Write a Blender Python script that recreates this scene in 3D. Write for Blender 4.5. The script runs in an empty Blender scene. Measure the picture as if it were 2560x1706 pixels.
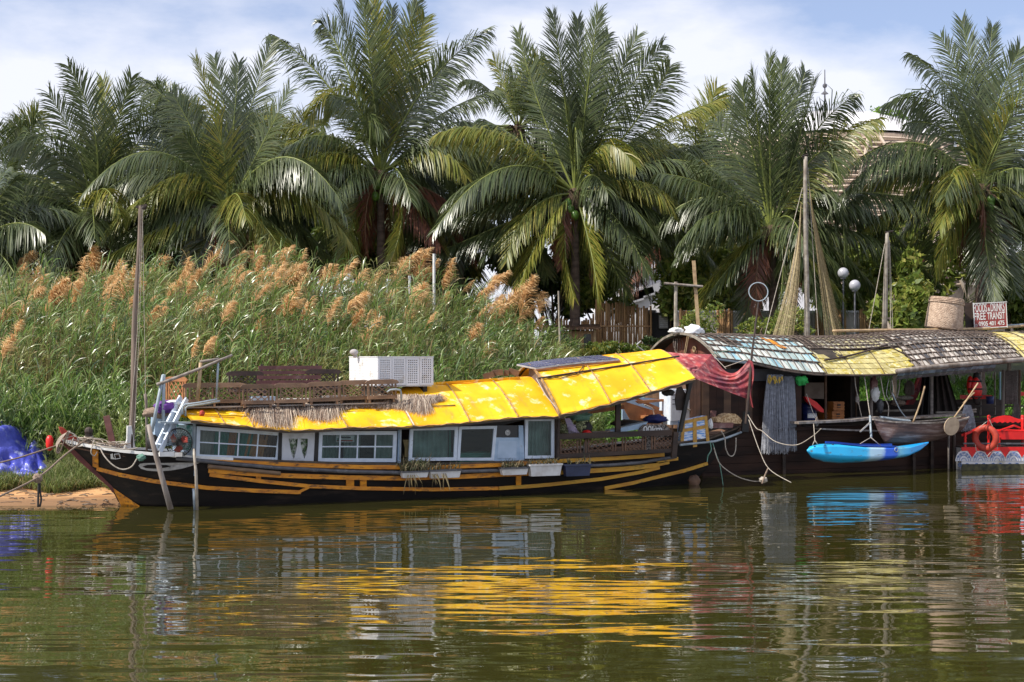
import bpy, math, random
import numpy as np
from mathutils import Vector, Matrix, noise as mnoise

R = random.Random(11)
NR = np.random.RandomState(5)
sc = bpy.context.scene
col = sc.collection

# ---------------------------------------------------------------- camera, sky, sun, exposure
FP, CX, HY, CH = 3600.0, 1280.0, 890.0, 3.1
cam = bpy.data.cameras.new('camera')
cam.sensor_width = 36.0
cam.lens = FP / 2560 * 36.0
cam.shift_y = (HY - 853.0) / 2560
cam.clip_start = 0.5
cam.clip_end = 3000
cam_o = bpy.data.objects.new('camera', cam)
cam_o.location = (0, 0, CH)
cam_o.rotation_euler = (math.radians(90), 0, 0)
col.objects.link(cam_o)
sc.camera = cam_o

SUN_DIR = Vector((-0.60, -0.285, 0.75)).normalized()     # towards the sun
elev = math.asin(SUN_DIR.z)
azim = math.atan2(SUN_DIR.x, SUN_DIR.y)                  # from +Y clockwise
sun = bpy.data.lights.new('sun', 'SUN')
sun.energy = 4.6
sun.angle = math.radians(0.53)
sun.color = (1.0, 0.94, 0.84)
sun_o = bpy.data.objects.new('sun', sun)
sun_o.rotation_euler = (-SUN_DIR).to_track_quat('-Z', 'Y').to_euler()
sun_o.location = SUN_DIR * 60
col.objects.link(sun_o)

world = bpy.data.worlds.new('World')
sc.world = world
world.use_nodes = True
wn, wl = world.node_tree.nodes, world.node_tree.links
wn.clear()
sky = wn.new('ShaderNodeTexSky')
sky.sky_type = 'NISHITA'
sky.sun_disc = False
sky.sun_elevation = elev
sky.sun_rotation = azim
sky.air_density = 1.0
sky.dust_density = 0.8
sky.ozone_density = 2.5
tc = wn.new('ShaderNodeTexCoord')
mp = wn.new('ShaderNodeMapping'); mp.inputs['Scale'].default_value = (1.0, 1.0, 2.6)
mp.inputs['Location'].default_value = (0.35, 0.0, 0.12)
wl.new(tc.outputs['Generated'], mp.inputs['Vector'])
n1 = wn.new('ShaderNodeTexNoise'); n1.inputs['Scale'].default_value = 3.4; n1.inputs['Detail'].default_value = 9; n1.inputs['Roughness'].default_value = 0.55
wl.new(mp.outputs[0], n1.inputs['Vector'])
cr = wn.new('ShaderNodeValToRGB'); cr.color_ramp.elements[0].position = 0.38; cr.color_ramp.elements[1].position = 0.565
wl.new(n1.outputs['Fac'], cr.inputs[0])
mul = wn.new('ShaderNodeMath'); mul.operation = 'MULTIPLY_ADD'; mul.inputs[1].default_value = 0.68; mul.inputs[2].default_value = 0.20
wl.new(cr.outputs[0], mul.inputs[0])
mixs = wn.new('ShaderNodeMixRGB'); mixs.inputs[2].default_value = (8.3, 8.4, 9.2, 1)
tintn = wn.new('ShaderNodeMixRGB'); tintn.blend_type = 'MULTIPLY'; tintn.inputs[0].default_value = 1.0; tintn.inputs[2].default_value = (1.08, 1.10, 1.28, 1)
wl.new(sky.outputs[0], tintn.inputs[1])
wl.new(mul.outputs[0], mixs.inputs[0]); wl.new(tintn.outputs[0], mixs.inputs[1])
bg = wn.new('ShaderNodeBackground'); bg.inputs['Strength'].default_value = 0.1
wl.new(mixs.outputs[0], bg.inputs['Color'])
wo = wn.new('ShaderNodeOutputWorld'); wl.new(bg.outputs[0], wo.inputs[0])

sc.view_settings.view_transform = 'Standard'
sc.view_settings.look = 'None'
sc.view_settings.exposure = 0.30
sc.view_settings.gamma = 1.0
sc.view_settings.use_curve_mapping = False
sc.render.engine = 'CYCLES'
sc.cycles.max_bounces = 7
sc.cycles.transparent_max_bounces = 12
sc.cycles.sample_clamp_indirect = 6.0

# ---------------------------------------------------------------- coordinates
def P(px, py, Y):
    return Vector(((px - CX) * Y / FP, Y, CH - (py - HY) * Y / FP))

class Frame:
    """Ground frame of a boat: x along the hull, y away from the camera side, z up."""
    def __init__(s, x, y, deg):
        s.a = math.radians(deg); s.o = Vector((x, y, 0))
        s.u = Vector((math.cos(s.a), math.sin(s.a), 0)); s.b = Vector((-math.sin(s.a), math.cos(s.a), 0))
        s.M = Matrix.Translation(s.o) @ Matrix.Rotation(s.a, 4, 'Z')
    def pt(s, px, py, c=0.0):
        d = Vector(((px - CX) / FP, 1, -(py - HY) / FP)); o = Vector((0, 0, CH))
        t = (c + s.o.dot(s.b)) / d.dot(s.b)
        w = o + d * t - s.o
        return Vector((w.dot(s.u), c, w.z))
    def w(s, v):
        return s.M @ Vector(v)

# ---------------------------------------------------------------- mesh builder
class MB:
    def __init__(s):
        s.v = []; s.f = []; s.m = []
    def add(s, vs, fs, mi=0):
        n = len(s.v); s.v += [tuple(v) for v in vs]
        s.f += [tuple(i + n for i in f) for f in fs]; s.m += [mi] * len(fs)
        return s
    def box(s, c, d, rot=None, mi=0):
        c = Vector(c); hx, hy, hz = d[0] / 2, d[1] / 2, d[2] / 2
        vs = [Vector((x, y, z)) for x in (-hx, hx) for y in (-hy, hy) for z in (-hz, hz)]
        if rot is not None: vs = [rot @ v for v in vs]
        vs = [v + c for v in vs]
        return s.add(vs, [(0, 1, 3, 2), (4, 6, 7, 5), (0, 4, 5, 1), (2, 3, 7, 6), (0, 2, 6, 4), (1, 5, 7, 3)], mi)
    def bar(s, a, b, w, h, up=(0, 0, 1), mi=0):
        a = Vector(a); b = Vector(b); t = (b - a).normalized(); up = Vector(up)
        if abs(t.dot(up)) > 0.98: up = Vector((0, 1, 0))
        x = t.cross(up).normalized() * w / 2; y = x.cross(t).normalized() * h / 2
        vs = [p + sx * x + sy * y for p in (a, b) for sx, sy in ((-1, -1), (1, -1), (1, 1), (-1, 1))]
        return s.add(vs, [(3, 2, 1, 0), (4, 5, 6, 7), (0, 1, 5, 4), (1, 2, 6, 5), (2, 3, 7, 6), (3, 0, 4, 7)], mi)
    def strip(s, pts, w, h, up=(0, 0, 1), mi=0):
        """a bent rectangular plank through pts"""
        pts = [Vector(p) for p in pts]; n = len(pts); vs = []
        for i, p in enumerate(pts):
            t = (pts[min(i + 1, n - 1)] - pts[max(i - 1, 0)]).normalized(); u = Vector(up)
            x = t.cross(u).normalized() * w / 2; y = x.cross(t).normalized() * h / 2
            vs += [p + sx * x + sy * y for sx, sy in ((-1, -1), (1, -1), (1, 1), (-1, 1))]
        fs = [(3, 2, 1, 0), tuple(4 * (n - 1) + k for k in range(4))]
        for i in range(n - 1):
            for k in range(4):
                a = 4 * i + k; b = 4 * i + (k + 1) % 4; fs.append((a, b, b + 4, a + 4))
        return s.add(vs, fs, mi)
    def tube(s, pts, r, n=7, mi=0, cap=True):
        pts = [Vector(p) for p in pts]; m = len(pts)
        rs = r if isinstance(r, (list, tuple)) else [r] * m
        t0 = (pts[1] - pts[0]).normalized(); ref = Vector((0, 0, 1)) if abs(t0.z) < 0.9 else Vector((1, 0, 0))
        x = t0.cross(ref).normalized(); vs = []
        for i, p in enumerate(pts):
            t = (pts[min(i + 1, m - 1)] - pts[max(i - 1, 0)])
            t = t.normalized() if t.length > 1e-9 else t0
            x = (x - t * x.dot(t))
            x = x.normalized() if x.length > 1e-6 else t.cross(Vector((0.3, 1, 0.2))).normalized()
            y = t.cross(x)
            for k in range(n):
                a = 2 * math.pi * k / n
                vs.append(p + (x * math.cos(a) + y * math.sin(a)) * rs[i])
        fs = []
        for i in range(m - 1):
            for k in range(n):
                a = i * n + k; b = i * n + (k + 1) % n; fs.append((a, b, b + n, a + n))
        if cap: fs += [tuple(range(n))[::-1], tuple((m - 1) * n + k for k in range(n))]
        return s.add(vs, fs, mi)
    def slab(s, poly, th, mi=0):
        """polygon extruded by vector th"""
        poly = [Vector(p) for p in poly]; th = Vector(th); n = len(poly)
        fs = [tuple(range(n)), tuple(range(2 * n - 1, n - 1, -1))] + [(i, i + n, (i + 1) % n + n, (i + 1) % n) for i in range(n)]
        return s.add(poly + [p + th for p in poly], fs, mi)
    def lathe(s, prof, n=20, o=(0, 0, 0), M=None, mi=0):
        o = Vector(o); vs = []; k = len(prof)
        for i in range(n):
            a = 2 * math.pi * i / n
            for r, z in prof:
                v = Vector((r * math.cos(a), r * math.sin(a), z))
                vs.append((M @ v if M is not None else v) + o)
        fs = [(i * k + j, ((i + 1) % n) * k + j, ((i + 1) % n) * k + j + 1, i * k + j + 1) for i in range(n) for j in range(k - 1)]
        return s.add(vs, fs, mi)
    def torus(s, o, R_, r, M=None, n=28, k=10, mi=0, wob=0):
        o = Vector(o); vs = []
        for i in range(n):
            a = 2 * math.pi * i / n
            for j in range(k):
                b = 2 * math.pi * j / k; q = R_ + r * math.cos(b)
                v = Vector((q * math.cos(a), q * math.sin(a), r * math.sin(b)))
                vs.append((M @ v if M is not None else v) + o)
        fs = [(i * k + j, ((i + 1) % n) * k + j, ((i + 1) % n) * k + (j + 1) % k, i * k + (j + 1) % k) for i in range(n) for j in range(k)]
        return s.add(vs, fs, mi)
    def ball(s, o, r, n=12, m=8, sc3=(1, 1, 1), mi=0):
        o = Vector(o); vs = [o + Vector((0, 0, -r * sc3[2]))]
        for j in range(1, m):
            b = math.pi * j / m - math.pi / 2
            for i in range(n):
                a = 2 * math.pi * i / n
                vs.append(o + Vector((math.cos(a) * math.cos(b) * r * sc3[0], math.sin(a) * math.cos(b) * r * sc3[1], math.sin(b) * r * sc3[2])))
        vs.append(o + Vector((0, 0, r * sc3[2]))); L = len(vs) - 1
        fs = [(0, 1 + (i + 1) % n, 1 + i) for i in range(n)] + [(L, L - n + i, L - n + (i + 1) % n) for i in range(n)]
        for j in range(m - 2):
            for i in range(n):
                a = 1 + j * n + i; b = 1 + j * n + (i + 1) % n; fs.append((a, b, b + n, a + n))
        return s.add(vs, fs, mi)
    def grid(s, fn, nu, nv, mi=0, th=None):
        """surface fn(u,v) on [0,1]^2, optional thickness vector"""
        vs = [Vector(fn(i / nu, j / nv)) for i in range(nu + 1) for j in range(nv + 1)]
        w = nv + 1; fs = [(i * w + j, (i + 1) * w + j, (i + 1) * w + j + 1, i * w + j + 1) for i in range(nu) for j in range(nv)]
        if th is not None:
            th = Vector(th); N = len(vs); vs2 = [v + th for v in vs]
            fs2 = [tuple(k + N for k in f[::-1]) for f in fs]
            edge = [i * w for i in range(nu + 1)] + [nu * w + j for j in range(1, nv + 1)] + [i * w + nv for i in range(nu - 1, -1, -1)] + [j for j in range(nv - 1, 0, -1)]
            side = [(edge[k], edge[(k + 1) % len(edge)], edge[(k + 1) % len(edge)] + N, edge[k] + N) for k in range(len(edge))]
            return s.add(vs + vs2, fs + fs2 + side, mi)
        return s.add(vs, fs, mi)
    def build(s, name, mat, parent=None, smooth=False, label=None, cat=None, group=None, kind=None, at=None):
        me = bpy.data.meshes.new(name)
        vs = s.v; loc = None
        if parent is None and at is None and vs:
            a = np.array(vs); loc = Vector((float(a[:, 0].mean()), float(a[:, 1].mean()), float(a[:, 2].min())))
            a = a - np.array(loc); vs = a.tolist()
        me.from_pydata(vs, [], s.f)
        mats = mat if isinstance(mat, (list, tuple)) else [mat]
        for m in mats: me.materials.append(m)
        if len(mats) > 1: me.polygons.foreach_set('material_index', s.m)
        if smooth: me.polygons.foreach_set('use_smooth', [True] * len(me.polygons))
        me.update()
        o = link(name, me, parent, label, cat, group, kind)
        if loc is not None: o.location = loc
        elif at is not None: o.location = at
        return o

def link(name, data, parent=None, label=None, cat=None, group=None, kind=None):
    o = bpy.data.objects.new(name, data); col.objects.link(o)
    if parent is not None: o.parent = parent
    if label: o['label'] = label
    if cat: o['category'] = cat
    if group: o['group'] = group
    if kind: o['kind'] = kind
    return o

def thing(name, label, cat, loc=(0, 0, 0), rz=0.0, group=None, M=None, kind=None):
    o = link(name, None, None, label, cat, group, kind)
    if M is not None: o.matrix_world = M; o.location = M.to_translation(); o.rotation_euler = M.to_euler()
    else: o.location = loc; o.rotation_euler = (0, 0, rz)
    return o

def copy_tree(o, loc=None, rot=None, label=None, parent=None):
    c = o.copy(); col.objects.link(c)
    if parent is not None: c.parent = parent
    if loc is not None: c.location = loc
    if rot is not None: c.rotation_euler = rot
    if label: c['label'] = label
    for ch in [x for x in KIDS.get(o.name, [])]:
        copy_tree(ch, parent=c)
    return c
KIDS = {}
def kids(o):
    KIDS[o.name] = [x for x in col.objects if x.parent is o]
    for x in KIDS[o.name]: kids_in(x)
def kids_in(o):
    k = [x for x in col.objects if x.parent is o]
    if k: KIDS[o.name] = k

def np_mesh(name, V, Fc, mat, parent=None, smooth=False, mi=None, **kw):
    """quads or triangles from numpy arrays"""
    me = bpy.data.meshes.new(name); k = Fc.shape[1]
    me.vertices.add(len(V)); me.vertices.foreach_set('co', np.ascontiguousarray(V, dtype=np.float32).ravel())
    me.loops.add(Fc.size); me.loops.foreach_set('vertex_index', np.ascontiguousarray(Fc, dtype=np.int32).ravel())
    me.polygons.add(len(Fc)); me.polygons.foreach_set('loop_start', np.arange(0, Fc.size, k, dtype=np.int32))
    mats = mat if isinstance(mat, (list, tuple)) else [mat]
    for m in mats: me.materials.append(m)
    if mi is not None: me.polygons.foreach_set('material_index', np.ascontiguousarray(mi, dtype=np.int32))
    if smooth: me.polygons.foreach_set('use_smooth', np.ones(len(Fc), dtype=bool))
    me.update(calc_edges=True)
    return link(name, me, parent, **kw)

# ---------------------------------------------------------------- materials
def C(*a): return (a[0], a[1], a[2], 1.0)
def mat(name, c1, c2=None, scale=4.0, rough=0.7, bump=0.0, bscale=None, metal=0.0, stretch=(1, 1, 1), dirt=None, dscale=1.5, damt=0.5,
        rnd=0.0, spec=0.5, det=5, lo=0.35, hi=0.65, coat=0.0, stain_or_shade=None, sscale=1.0, samt=0.4, sstretch=(1, 1, 1)):
    m = bpy.data.materials.new(name); m.use_nodes = True
    N, L = m.node_tree.nodes, m.node_tree.links; N.clear()
    out = N.new('ShaderNodeOutputMaterial'); b = N.new('ShaderNodeBsdfPrincipled'); L.new(b.outputs[0], out.inputs[0])
    b.inputs['Roughness'].default_value = rough; b.inputs['Metallic'].default_value = metal
    b.inputs['Specular IOR Level'].default_value = spec; b.inputs['Coat Weight'].default_value = coat
    t = N.new('ShaderNodeTexCoord'); mpn = N.new('ShaderNodeMapping'); mpn.inputs['Scale'].default_value = stretch
    L.new(t.outputs['Object'], mpn.inputs['Vector'])
    cur = None
    if c2 is None: c2 = tuple(x * 0.72 for x in c1)
    n = N.new('ShaderNodeTexNoise'); n.inputs['Scale'].default_value = scale; n.inputs['Detail'].default_value = det
    L.new(mpn.outputs[0], n.inputs['Vector'])
    r = N.new('ShaderNodeValToRGB'); r.color_ramp.elements[0].position = lo; r.color_ramp.elements[1].position = hi
    r.color_ramp.elements[0].color = C(*c2); r.color_ramp.elements[1].color = C(*c1); L.new(n.outputs['Fac'], r.inputs[0]); cur = r.outputs[0]
    if dirt is not None:
        n2 = N.new('ShaderNodeTexNoise'); n2.inputs['Scale'].default_value = dscale; n2.inputs['Detail'].default_value = 8; n2.inputs['Roughness'].default_value = 0.65
        L.new(mpn.outputs[0], n2.inputs['Vector'])
        r2 = N.new('ShaderNodeValToRGB'); r2.color_ramp.elements[0].position = 1 - damt - 0.08; r2.color_ramp.elements[1].position = 1 - damt + 0.08
        L.new(n2.outputs['Fac'], r2.inputs[0])
        mx = N.new('ShaderNodeMixRGB'); L.new(r2.outputs[0], mx.inputs[0]); L.new(cur, mx.inputs[1]); mx.inputs[2].default_value = C(*dirt); cur = mx.outputs[0]
    if stain_or_shade is not None:
        mp2 = N.new('ShaderNodeMapping'); mp2.inputs['Scale'].default_value = sstretch; L.new(t.outputs['Object'], mp2.inputs['Vector'])
        n4 = N.new('ShaderNodeTexNoise'); n4.inputs['Scale'].default_value = sscale; n4.inputs['Detail'].default_value = 9; n4.inputs['Roughness'].default_value = 0.7
        L.new(mp2.outputs[0], n4.inputs['Vector'])
        r4 = N.new('ShaderNodeValToRGB'); r4.color_ramp.elements[0].position = 1 - samt - 0.05; r4.color_ramp.elements[1].position = 1 - samt + 0.13; r4.color_ramp.elements[1].color = (.75, .75, .75, 1)
        L.new(n4.outputs['Fac'], r4.inputs[0])
        mx4 = N.new('ShaderNodeMixRGB'); L.new(r4.outputs[0], mx4.inputs[0]); L.new(cur, mx4.inputs[1]); mx4.inputs[2].default_value = C(*stain_or_shade); cur = mx4.outputs[0]
    if rnd > 0:
        oi = N.new('ShaderNodeObjectInfo'); mr = N.new('ShaderNodeMapRange'); mr.inputs['To Min'].default_value = 1 - rnd; mr.inputs['To Max'].default_value = 1 + rnd
        L.new(oi.outputs['Random'], mr.inputs['Value'])
        hs = N.new('ShaderNodeHueSaturation'); L.new(mr.outputs[0], hs.inputs['Value']); L.new(cur, hs.inputs['Color']); cur = hs.outputs[0]
    L.new(cur, b.inputs['Base Color'])
    if bump > 0:
        n3 = N.new('ShaderNodeTexNoise'); n3.inputs['Scale'].default_value = bscale or scale * 3; n3.inputs['Detail'].default_value = 6
        L.new(mpn.outputs[0], n3.inputs['Vector'])
        bp = N.new('ShaderNodeBump'); bp.inputs['Strength'].default_value = 0.8; bp.inputs['Distance'].default_value = bump
        L.new(n3.outputs['Fac'], bp.inputs['Height']); L.new(bp.outputs[0], b.inputs['Normal'])
    return m

def leafmat(name, cols, rough=0.4, trans=0.3, tcol=None, spec=0.5, patch=None):
    """leaf material, colour varied per leaf (island)"""
    m = bpy.data.materials.new(name); m.use_nodes = True
    N, L = m.node_tree.nodes, m.node_tree.links; N.clear()
    out = N.new('ShaderNodeOutputMaterial'); b = N.new('ShaderNodeBsdfPrincipled')
    b.inputs['Roughness'].default_value = rough; b.inputs['Specular IOR Level'].default_value = spec
    g = N.new('ShaderNodeNewGeometry'); r = N.new('ShaderNodeValToRGB')
    while len(r.color_ramp.elements) < len(cols): r.color_ramp.elements.new(0.5)
    for i, cc in enumerate(cols):
        r.color_ramp.elements[i].position = i / (len(cols) - 1) if len(cols) > 1 else 0; r.color_ramp.elements[i].color = C(*cc)
    L.new(g.outputs['Random Per Island'], r.inputs[0])
    cur = r.outputs[0]
    if patch:
        t = N.new('ShaderNodeTexCoord'); n = N.new('ShaderNodeTexNoise'); n.inputs['Scale'].default_value = patch[1]; n.inputs['Detail'].default_value = 3
        L.new(t.outputs['Object'], n.inputs['Vector'])
        rr = N.new('ShaderNodeValToRGB'); rr.color_ramp.elements[0].position = 0.5; rr.color_ramp.elements[1].position = 0.66; L.new(n.outputs['Fac'], rr.inputs[0])
        mx = N.new('ShaderNodeMixRGB'); L.new(rr.outputs[0], mx.inputs[0]); L.new(cur, mx.inputs[1]); mx.inputs[2].default_value = C(*patch[0]); cur = mx.outputs[0]
    L.new(cur, b.inputs['Base Color'])
    tr = N.new('ShaderNodeBsdfTranslucent')
    hs = N.new('ShaderNodeHueSaturation'); hs.inputs['Value'].default_value = 1.5; hs.inputs['Hue'].default_value = 0.49; L.new(cur, hs.inputs['Color']); L.new(hs.outputs[0], tr.inputs[0])
    mix = N.new('ShaderNodeMixShader'); mix.inputs[0].default_value = trans
    L.new(b.outputs[0], mix.inputs[1]); L.new(tr.outputs[0], mix.inputs[2]); L.new(mix.outputs[0], out.inputs[0])
    return m

def glassmat(name, tint=(0.78, 0.84, 0.84), refl=-0.01):
    m = bpy.data.materials.new(name); m.use_nodes = True
    N, L = m.node_tree.nodes, m.node_tree.links; N.clear()
    out = N.new('ShaderNodeOutputMaterial'); t = N.new('ShaderNodeBsdfTransparent'); t.inputs[0].default_value = C(*tint)
    g = N.new('ShaderNodeBsdfGlossy'); g.inputs['Roughness'].default_value = 0.05; mix = N.new('ShaderNodeMixShader')
    fr = N.new('ShaderNodeFresnel'); fr.inputs[0].default_value = 1.5
    ad = N.new('ShaderNodeMath'); ad.inputs[1].default_value = refl; L.new(fr.outputs[0], ad.inputs[0])
    L.new(ad.outputs[0], mix.inputs[0]); L.new(t.outputs[0], mix.inputs[1]); L.new(g.outputs[0], mix.inputs[2]); L.new(mix.outputs[0], out.inputs[0])
    return m

M = {}
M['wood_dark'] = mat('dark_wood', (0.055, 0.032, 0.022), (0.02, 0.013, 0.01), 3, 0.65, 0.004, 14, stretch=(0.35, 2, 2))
M['wood_brown'] = mat('brown_wood', (0.16, 0.085, 0.045), (0.085, 0.045, 0.028), 3, 0.7, 0.004, 14, stretch=(0.5, 2, 2), rnd=0.25)
M['mast_wood'] = mat('mast_wood', (0.25, 0.19, 0.15), (0.11, 0.08, 0.06), 5, 0.85, 0.006, 16, stretch=(2, 2, 0.25), dirt=(0.36, 0.30, 0.26), damt=0.36)
M['wood_chair'] = mat('chair_wood', (0.30, 0.19, 0.12), (0.16, 0.095, 0.06), 6, 0.65, 0.002, 30, stretch=(0.5, 2, 2), rnd=0.3, dirt=(0.30, 0.25, 0.21), damt=0.36)
M['wood_dkchair'] = mat('dark_chair_wood', (0.075, 0.045, 0.035), (0.04, 0.024, 0.02), 6, 0.6, rnd=0.2)
M['wood_grey'] = mat('weathered_grey_wood', (0.34, 0.30, 0.27), (0.18, 0.145, 0.12), 5, 0.85, 0.006, 16, stretch=(2, 2, 0.25), dirt=(0.12, 0.085, 0.06), damt=0.42)
M['wood_orange'] = mat('orange_wood', (0.42, 0.17, 0.06), (0.25, 0.10, 0.04), 5, 0.7, 0.003, 20)
M['maroon'] = mat('maroon_slats', (0.20, 0.085, 0.075), (0.12, 0.05, 0.045), 5, 0.6, dirt=(0.34, 0.25, 0.23), damt=0.38)
M['hull_black'] = mat('black_hull_paint', spec=0.22, c1=(0.007, 0.006, 0.006), c2=(0.014, 0.010, 0.009), scale=2.2, rough=0.6, bump=0.006, bscale=5, stretch=(0.4, 1, 2.2), dirt=(0.035, 0.024, 0.018), dscale=3, damt=0.38, stain_or_shade=(0.06, 0.05, 0.04), sscale=3.0, samt=0.33, sstretch=(.25, 1, 4))
M['hull_brown'] = mat('brown_hull_paint', (0.055, 0.026, 0.017), (0.018, 0.010, 0.008), 1.3, 0.7, 0.005, 8, spec=0.25, stretch=(0.5, 1, 2))
M['orange'] = mat('orange_rail_paint', (0.74, 0.29, 0.012), (0.50, 0.17, 0.012), 5, 0.6, 0.003, 20, stretch=(0.5, 2, 2), dirt=(0.07, 0.04, 0.02), dscale=9, damt=0.41)
M['yrail'] = mat('yellow_rail_paint', (0.66, 0.36, 0.02), (0.45, 0.2, 0.015), 5, 0.5, 0.002, 20, stretch=(0.5, 2, 2), dirt=(0.10, 0.06, 0.02), dscale=5, damt=0.38)
M['roof_yellow'] = mat('yellow_roof_sheet', (0.92, 0.56, 0.014), (0.80, 0.36, 0.006), 1.1, 0.65, 0.006, 2.6, spec=0.25, dirt=(0.93, 0.82, 0.55), dscale=3.2, damt=0.36, det=6, stain_or_shade=(0.46, 0.24, 0.05), sscale=2.6, samt=0.40, sstretch=(1.6, .5, .5))
M['roof_trim'] = mat('roof_batten', (0.50, 0.32, 0.14), (0.2, 0.12, 0.06), 9, 0.6)
M['roof_white'] = mat('bare_white_patch', (0.8, 0.76, 0.68), (0.6, 0.45, 0.2), 5, 0.5)
M['eave'] = mat('dark_eave', (0.05, 0.035, 0.025), (0.10, 0.07, 0.045), 6, 0.7)
M['white'] = mat('white_paint', (0.80, 0.80, 0.78), (0.62, 0.62, 0.60), 4, 0.5, dirt=(0.35, 0.30, 0.25), dscale=6, damt=0.30)
M['winframe'] = mat('pale_window_paint', (0.70, 0.77, 0.86), (0.56, 0.64, 0.74), 5, 0.5, dirt=(0.34, 0.33, 0.32), dscale=5, damt=0.33)
M['bluewood'] = mat('pale_blue_paint', (0.42, 0.54, 0.68), (0.30, 0.42, 0.56), 5, 0.55, dirt=(0.22, 0.25, 0.28), dscale=5, damt=0.33)
M['plastic_white'] = mat('white_plastic', (0.82, 0.82, 0.84), (0.72, 0.73, 0.76), 2, 0.45, dirt=(0.52, 0.48, 0.42), dscale=3, damt=0.36, stain_or_shade=(0.40, 0.33, 0.25), sscale=4, samt=0.32, sstretch=(2, 2, .5))
M['glass'] = glassmat('window_glass')
M['black'] = mat('black_matter', (0.012, 0.012, 0.012), (0.025, 0.022, 0.02), 4, 0.6)
M['iron'] = mat('dark_pipe', (0.06, 0.06, 0.07), (0.11, 0.11, 0.12), 6, 0.45, dirt=(0.22, 0.22, 0.23), dscale=7, damt=0.36)
M['pipe'] = mat('grey_pipe', (0.36, 0.42, 0.46), (0.24, 0.29, 0.33), 8, 0.4)
M['greypole'] = mat('grey_round_pole', (0.22, 0.19, 0.17), (0.12, 0.10, 0.09), 6, 0.7, stretch=(0.4, 2, 2))
M['bamboo'] = mat('bamboo_pole', (0.46, 0.33, 0.18), (0.28, 0.18, 0.10), 7, 0.5, stretch=(1, 1, 1), rnd=0.2)
M['bamboo_grey'] = mat('weathered_bamboo', (0.40, 0.36, 0.30), (0.22, 0.18, 0.14), 7, 0.6, rnd=0.2)
M['rope'] = mat('pale_rope', (0.50, 0.45, 0.38), (0.30, 0.25, 0.2), 30, 0.8)
M['rope_brown'] = mat('brown_rope', (0.30, 0.22, 0.16), (0.17, 0.12, 0.09), 30, 0.85)
M['rope_green'] = mat('green_rope', (0.08, 0.22, 0.16), (0.18, 0.30, 0.24), 30, 0.8)
M['red'] = mat('red_paint', (0.72, 0.015, 0.012), (0.58, 0.012, 0.012), 5, 0.4, 0.001, 20)
M['red_ring'] = mat('faded_red_ring', (0.46, 0.05, 0.022), (0.32, 0.028, 0.016), 5, 0.6, 0.004, 18, dirt=(0.2, 0.03, 0.02), damt=0.33)
M['red_cloth'] = mat('faded_red_cloth', (0.50, 0.08, 0.07), (0.30, 0.035, 0.045), 3.5, 0.8, 0.02, 5, dirt=(0.66, 0.30, 0.26), dscale=6, damt=0.42, stain_or_shade=(0.05, 0.015, 0.045), sscale=1.3, samt=0.53)  # dark purple blotches paint the shaded insides of the folds
M['blue_tarp'] = mat('blue_tarpaulin', (0.09, 0.11, 0.56), (0.05, 0.06, 0.40), 2.5, 0.32, 0.035, 7, dirt=(.40, .44, .66), dscale=4, damt=.40)
M['solar'] = mat('solar_cells', (0.055, 0.055, 0.14), (0.035, 0.04, 0.11), 3, 0.12)
M['alu'] = mat('aluminium', (0.62, 0.62, 0.62), (0.45, 0.42, 0.38), 8, 0.35, metal=0.5)
M['straw_net'] = mat('net_cord', (0.52, 0.54, 0.60), (0.30, 0.31, 0.35), 12, 0.8)
M['net_yellow'] = mat('yellow_net_cord', (0.44, 0.35, 0.20), (0.30, 0.24, 0.13), 12, 0.8)
M['sand'] = None
print('part1 ok')
# ================================================================ ground and water
def Ys(x):
    return np.interp(x, [-150, -8.6, -7.4, -6.4, -4, 0, 6, 14, 30, 150], [29.2, 29.7, 30.1, 31.6, 34.5, 38.6, 42.0, 45.0, 47, 52])
def Tz(x, y):
    d = y - Ys(x)
    return np.interp(d, [-30, -2, 0, 1.6, 4, 8, 13, 30, 120, 1500], [-2.5, -0.7, 0, 0.20, 0.95, 2.0, 3.0, 3.3, 3.6, 5])

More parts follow.
